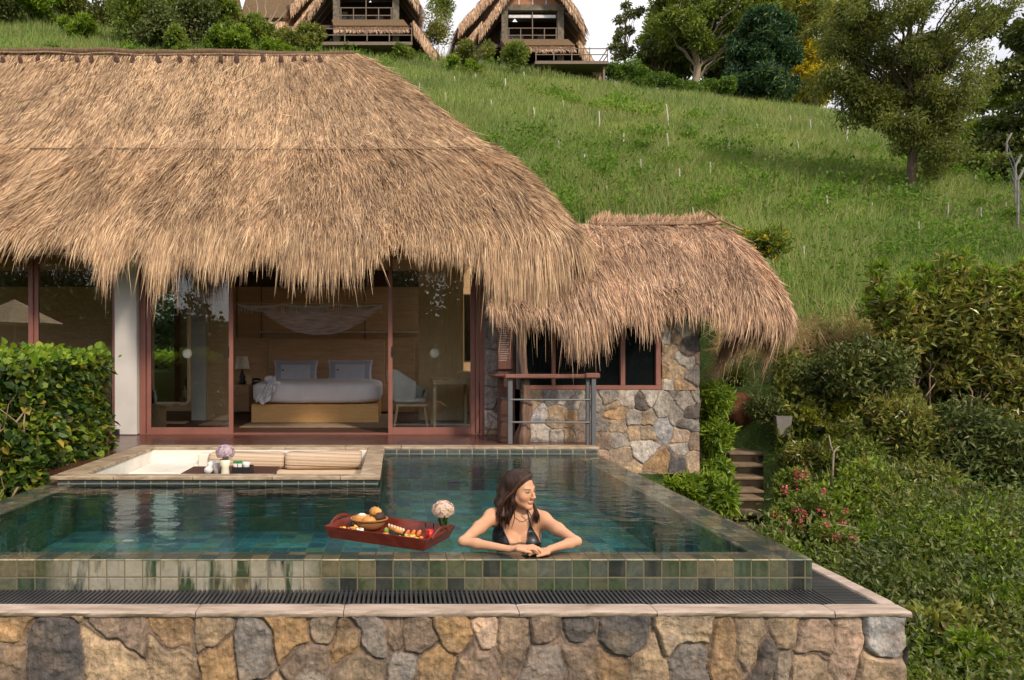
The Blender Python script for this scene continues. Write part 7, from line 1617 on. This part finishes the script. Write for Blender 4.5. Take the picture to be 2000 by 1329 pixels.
def cottage(px, pyf, Y, k, label, seed, wing=(-1, 1), half=1.95, gable=True, terrace=(0, 4.8)):
    """k metres scale; (px, pyf) is the middle of the balcony floor"""
    o_ = at(px, pyf, Y); c = thing('thatched_cottage', (o_[0], Y, float(ground_z(o_[0], Y))-.3), label, 'cottage', 'thatched cottages on the hill crest')
    def W(x, y, z): return np.array([o_[0]+x*k, Y+y*k, o_[2]+z*k])
    def bx(b, a, c_): b.box(W(*a), W(*c_))
    D = 7.5; ap = 5.6
    b = MB()
    for x in (-half, half): bx(b, (x-.22, -.1, -3.2), (x+.22, .3, 2.15))
    bx(b, (-half-.3, -.12, 2.15), (half+.3, .32, 2.55)); b.build('post_and_beam', M['c_stone'], c)
    b = MB(); bx(b, (-3.2, 2.6, -2.8), (3.2, D, 2.6)); bx(b, (-3.2, .35, -.25), (3.2, 2.6, -.02)); b.build('wall', M['dark_wood'], c)
    b = MB(); bx(b, (-1.3, 2.5, .0), (-.2, 2.59, 1.6)); bx(b, (-1.9, 2.5, .0), (-1.4, 2.59, 1.9)); b.build('light_panel', M['c_blind'], c)
    b = MB(); b.prism([tuple((W(x, 0, z))[[0, 2]]) for x, z in ((-half, 2.56), (half, 2.56), (.0, 4.35))], 'y', Y+.02*k, Y+.12*k); gp = b.build('gable_panel', M['c_orange'], c)
    b = MB()
    for x in (-.95, 0, .95): bx(b, (x-.04, -.03, 2.56), (x+.04, .019, 4.2-abs(x)*.95))
    b.build('batten', M['c_blind'], c)
    b = MB(); bx(b, (-half+.3, .10, 1.72), (half-.3, .22, 1.92)); b.build('rolled_blind', M['c_blind'], c)
    b = MB()
    for z in (.12, .42, .92): bx(b, (-half+.2, -.02, z), (half-.2, .05, z+.055))
    for x in np.linspace(-half+.3, half-.3, 5): bx(b, (x-.03, -.04, .0), (x+.03, -.021, .97))
    bx(b, (-.03, .0, .97), (.03, .05, 2.15)); b.build('balcony_rail', M['c_wood'], c)
    thatch_piece('skirt_thatch', [[W(-half-.3, .0, .02), W(half+.5, .0, .02), W(half+.8, -.75, -.72), W(-half-.1, -.75, -.72)]], c, seed, 3800, .42, .16, verge=False)
    b = MB(); x0, x1 = terrace; bx(b, (x0, -2.0, -2.35), (x1, .6, -2.15))
    for z in (-1.75, -1.35): bx(b, (x0, -2.0, z), (x1, -1.94, z+.05))
    for x in np.linspace(x0+.05, x1-.05, 5): bx(b, (x-.03, -2.03, -2.15), (x+.03, -2.001, -1.25))
    for x in (x0+.2, x1-.2): bx(b, (x-.07, -1.7, -4.6), (x+.07, -1.55, -2.36))
    bx(b, (x1-.05, -1.93, -1.75), (x1, .6, -1.70)); bx(b, (x1-.05, -1.93, -1.35), (x1, .6, -1.30)); b.build('terrace', M['c_wood'], c)
    # steep roof, low wings
    th = [[W(0, -1.5, ap), W(0, D, ap), W(-3.75, D, .7), W(-3.75, -.2, .7)], [W(0, D, ap), W(0, -1.5, ap), W(3.45, -.6, 1.15), W(3.45, D, 1.15)]]
    th.append([W(-3.5, .3, 1.5), W(-3.5, D, 1.5), W(-5.9, D, -1.2), W(-5.9, .9, -1.2)])
    th.append([W(3.1, D, -.2), W(3.1, -.6, -.2), W(4.6, -.6, -2.3), W(4.6, D, -2.3)])
    th.append([W(-1.3, 1.6, 5.9), W(-1.3, D, 5.9), W(-5.3, D, 1.5), W(-5.1, .9, 1.5)])
    thatch_piece('thatched_roof', th, c, seed+9, 6000, .8, .28, .085)
    b = MB()
    for sgn, ex, ez, ey in ((-1, -3.75, .7, -.2), (1, 3.45, 1.15, -.6)):
        for q in np.linspace(0.05, 1, 1): b.tube([W(0, -1.45, ap-.35), W(ex*.97, ey-.02, ez-.3)], .07, 6)
        for y in (.3, 1.2, 2.1): b.tube([W(0, y, ap-.38), W(ex*.97, y, ez-.38)], .05, 6)
    b.tube([W(half, .1, 2.4), W(3.3, -.2, 1.0)], .06, 6); b.build('rafter', M['c_wood'], c)
    b = MB()
    for x in (-1.2, .6): bx(b, (x, 1.2, .02), (x+.5, 1.25, .95)); bx(b, (x, .8, .4), (x+.5, 1.199, .46)); 
    b.build('balcony_chair', M['black'], c)
    b = MB(); bx(b, (-5.3, 1.2, -2.8), (-3.3, D, .3)); b.build('side_wall', M['concrete'], c)
    return c
cottage(1040, 82, 50, 1.0, 'right hand thatched cottage with orange gable boards and a white rolled blind', 801, terrace=(-.2, 4.7))
cottage(715, 44, 48, 1.02, 'middle thatched cottage with a balcony over a long lower terrace', 811, terrace=(-2.7, 3.0))
# left cottages, mostly hidden: thatch roof and a post
lc = thing('thatched_cottage', (px_x(540, 52), 52, 22), 'far left thatched cottage mostly hidden behind bushes', 'cottage', 'thatched cottages on the hill crest')
Q = lambda px, py_, Y: at(px, py_, Y)
thatch_piece('thatched_roof', [[Q(500, -60, 55), Q(560, -60, 55), Q(610, 42, 52), Q(470, 42, 52)]], lc, 821, 6000, .8, .3, .085)
b = MB(); b.box(Q(480, 85, 53), Q(600, 40, 56)); b.build('wall', M['concrete'], lc); b = MB(); b.box(Q(566, 85, 51.6), Q(571, -10, 51.9)); b.box(Q(438, 85, 50), Q(444, -10, 50.3)); b.build('post', M['c_wood'], lc)
c0 = Q(455, 60, 46); ns = thing('hanging_thatch', c0, 'long dark bundle of dry thatch hanging beside the far left cottage', 'thatch bundle')
b = MB(); b.lathe([(.05, -1.5), (.2, -.6), (.55, .3), (.62, 1.2), (.4, 2.2), (.1, 3.0)], c0, 12); b.build('bundle', M['thatch_base'], ns, smooth=True)
# bare tree before the left cottage
bt = thing('bare_tree', gpt(510, 46), 'leafless branching tree in front of the far left thatched roof', 'tree'); b = MB(); g_ = gpt(510, 46); branchy(b, g_, [Q(480, 10, 46), Q(495, -15, 46), Q(520, 0, 46), Q(545, 8, 46), Q(530, 30, 46), Q(470, 35, 46), Q(560, 20, 46)], .10, .12, 4); b.build('trunk', M['bark_pale'], bt, smooth=True)

# ------------------------------------------------------------------ behind the camera: what the panes and water mirror
def parasol(x, y, label):
    p = thing('parasol', (x, y, float(ground_z(x, y))), label, 'parasol', 'parasols on the terrace opposite the villa'); g_ = float(ground_z(x, y))
    MB().tube([(x, y, g_), (x, y, 2.9)], .03, 8).build('pole', M['pale_wood'], p)
    b = MB(); n = 8; V = [(x, y, 2.95)]+[(x+1.5*math.cos(k*math.pi/4+.4), y+1.5*math.sin(k*math.pi/4+.4), 2.15) for k in range(8)]; b.add(V, [(0, k+1, (k+1) % 8+1) for k in range(8)]); b.build('canopy', m_simple('canvas', (.78, .62, .42), .8), p)
parasol(-12.3, -3.4, 'cream parasol mirrored in the glass door behind the hedge')
r = np.random.default_rng(90); n = 300; C = []; Rd = []
for k in range(n):
    x, y = r.uniform(-80, 80), r.uniform(-80, -48); g_ = float(ground_z(x, y)); tall = 1 if (-9 < x < 30 or x < -31) else 0; h_ = r.uniform(3, 9)+tall*r.uniform(3, 9); C.append((x, y, g_+h_*.5)); Rd.append((r.uniform(1.5, 3.4), r.uniform(1.5, 3), h_*.55))
pts, d = clump_points(C, Rd, 230000, 91, .25); V, Fc = leaf_cloud(pts, .6, .5, 92, up=.3, out=d*.5); o = mesh_np('far_wood', V, Fc, M['leaf_wood'], org=(0, -60, -5)); props(o, 'dark wooded valley side opposite the villa, seen in the glass', 'wood', kind='stuff')
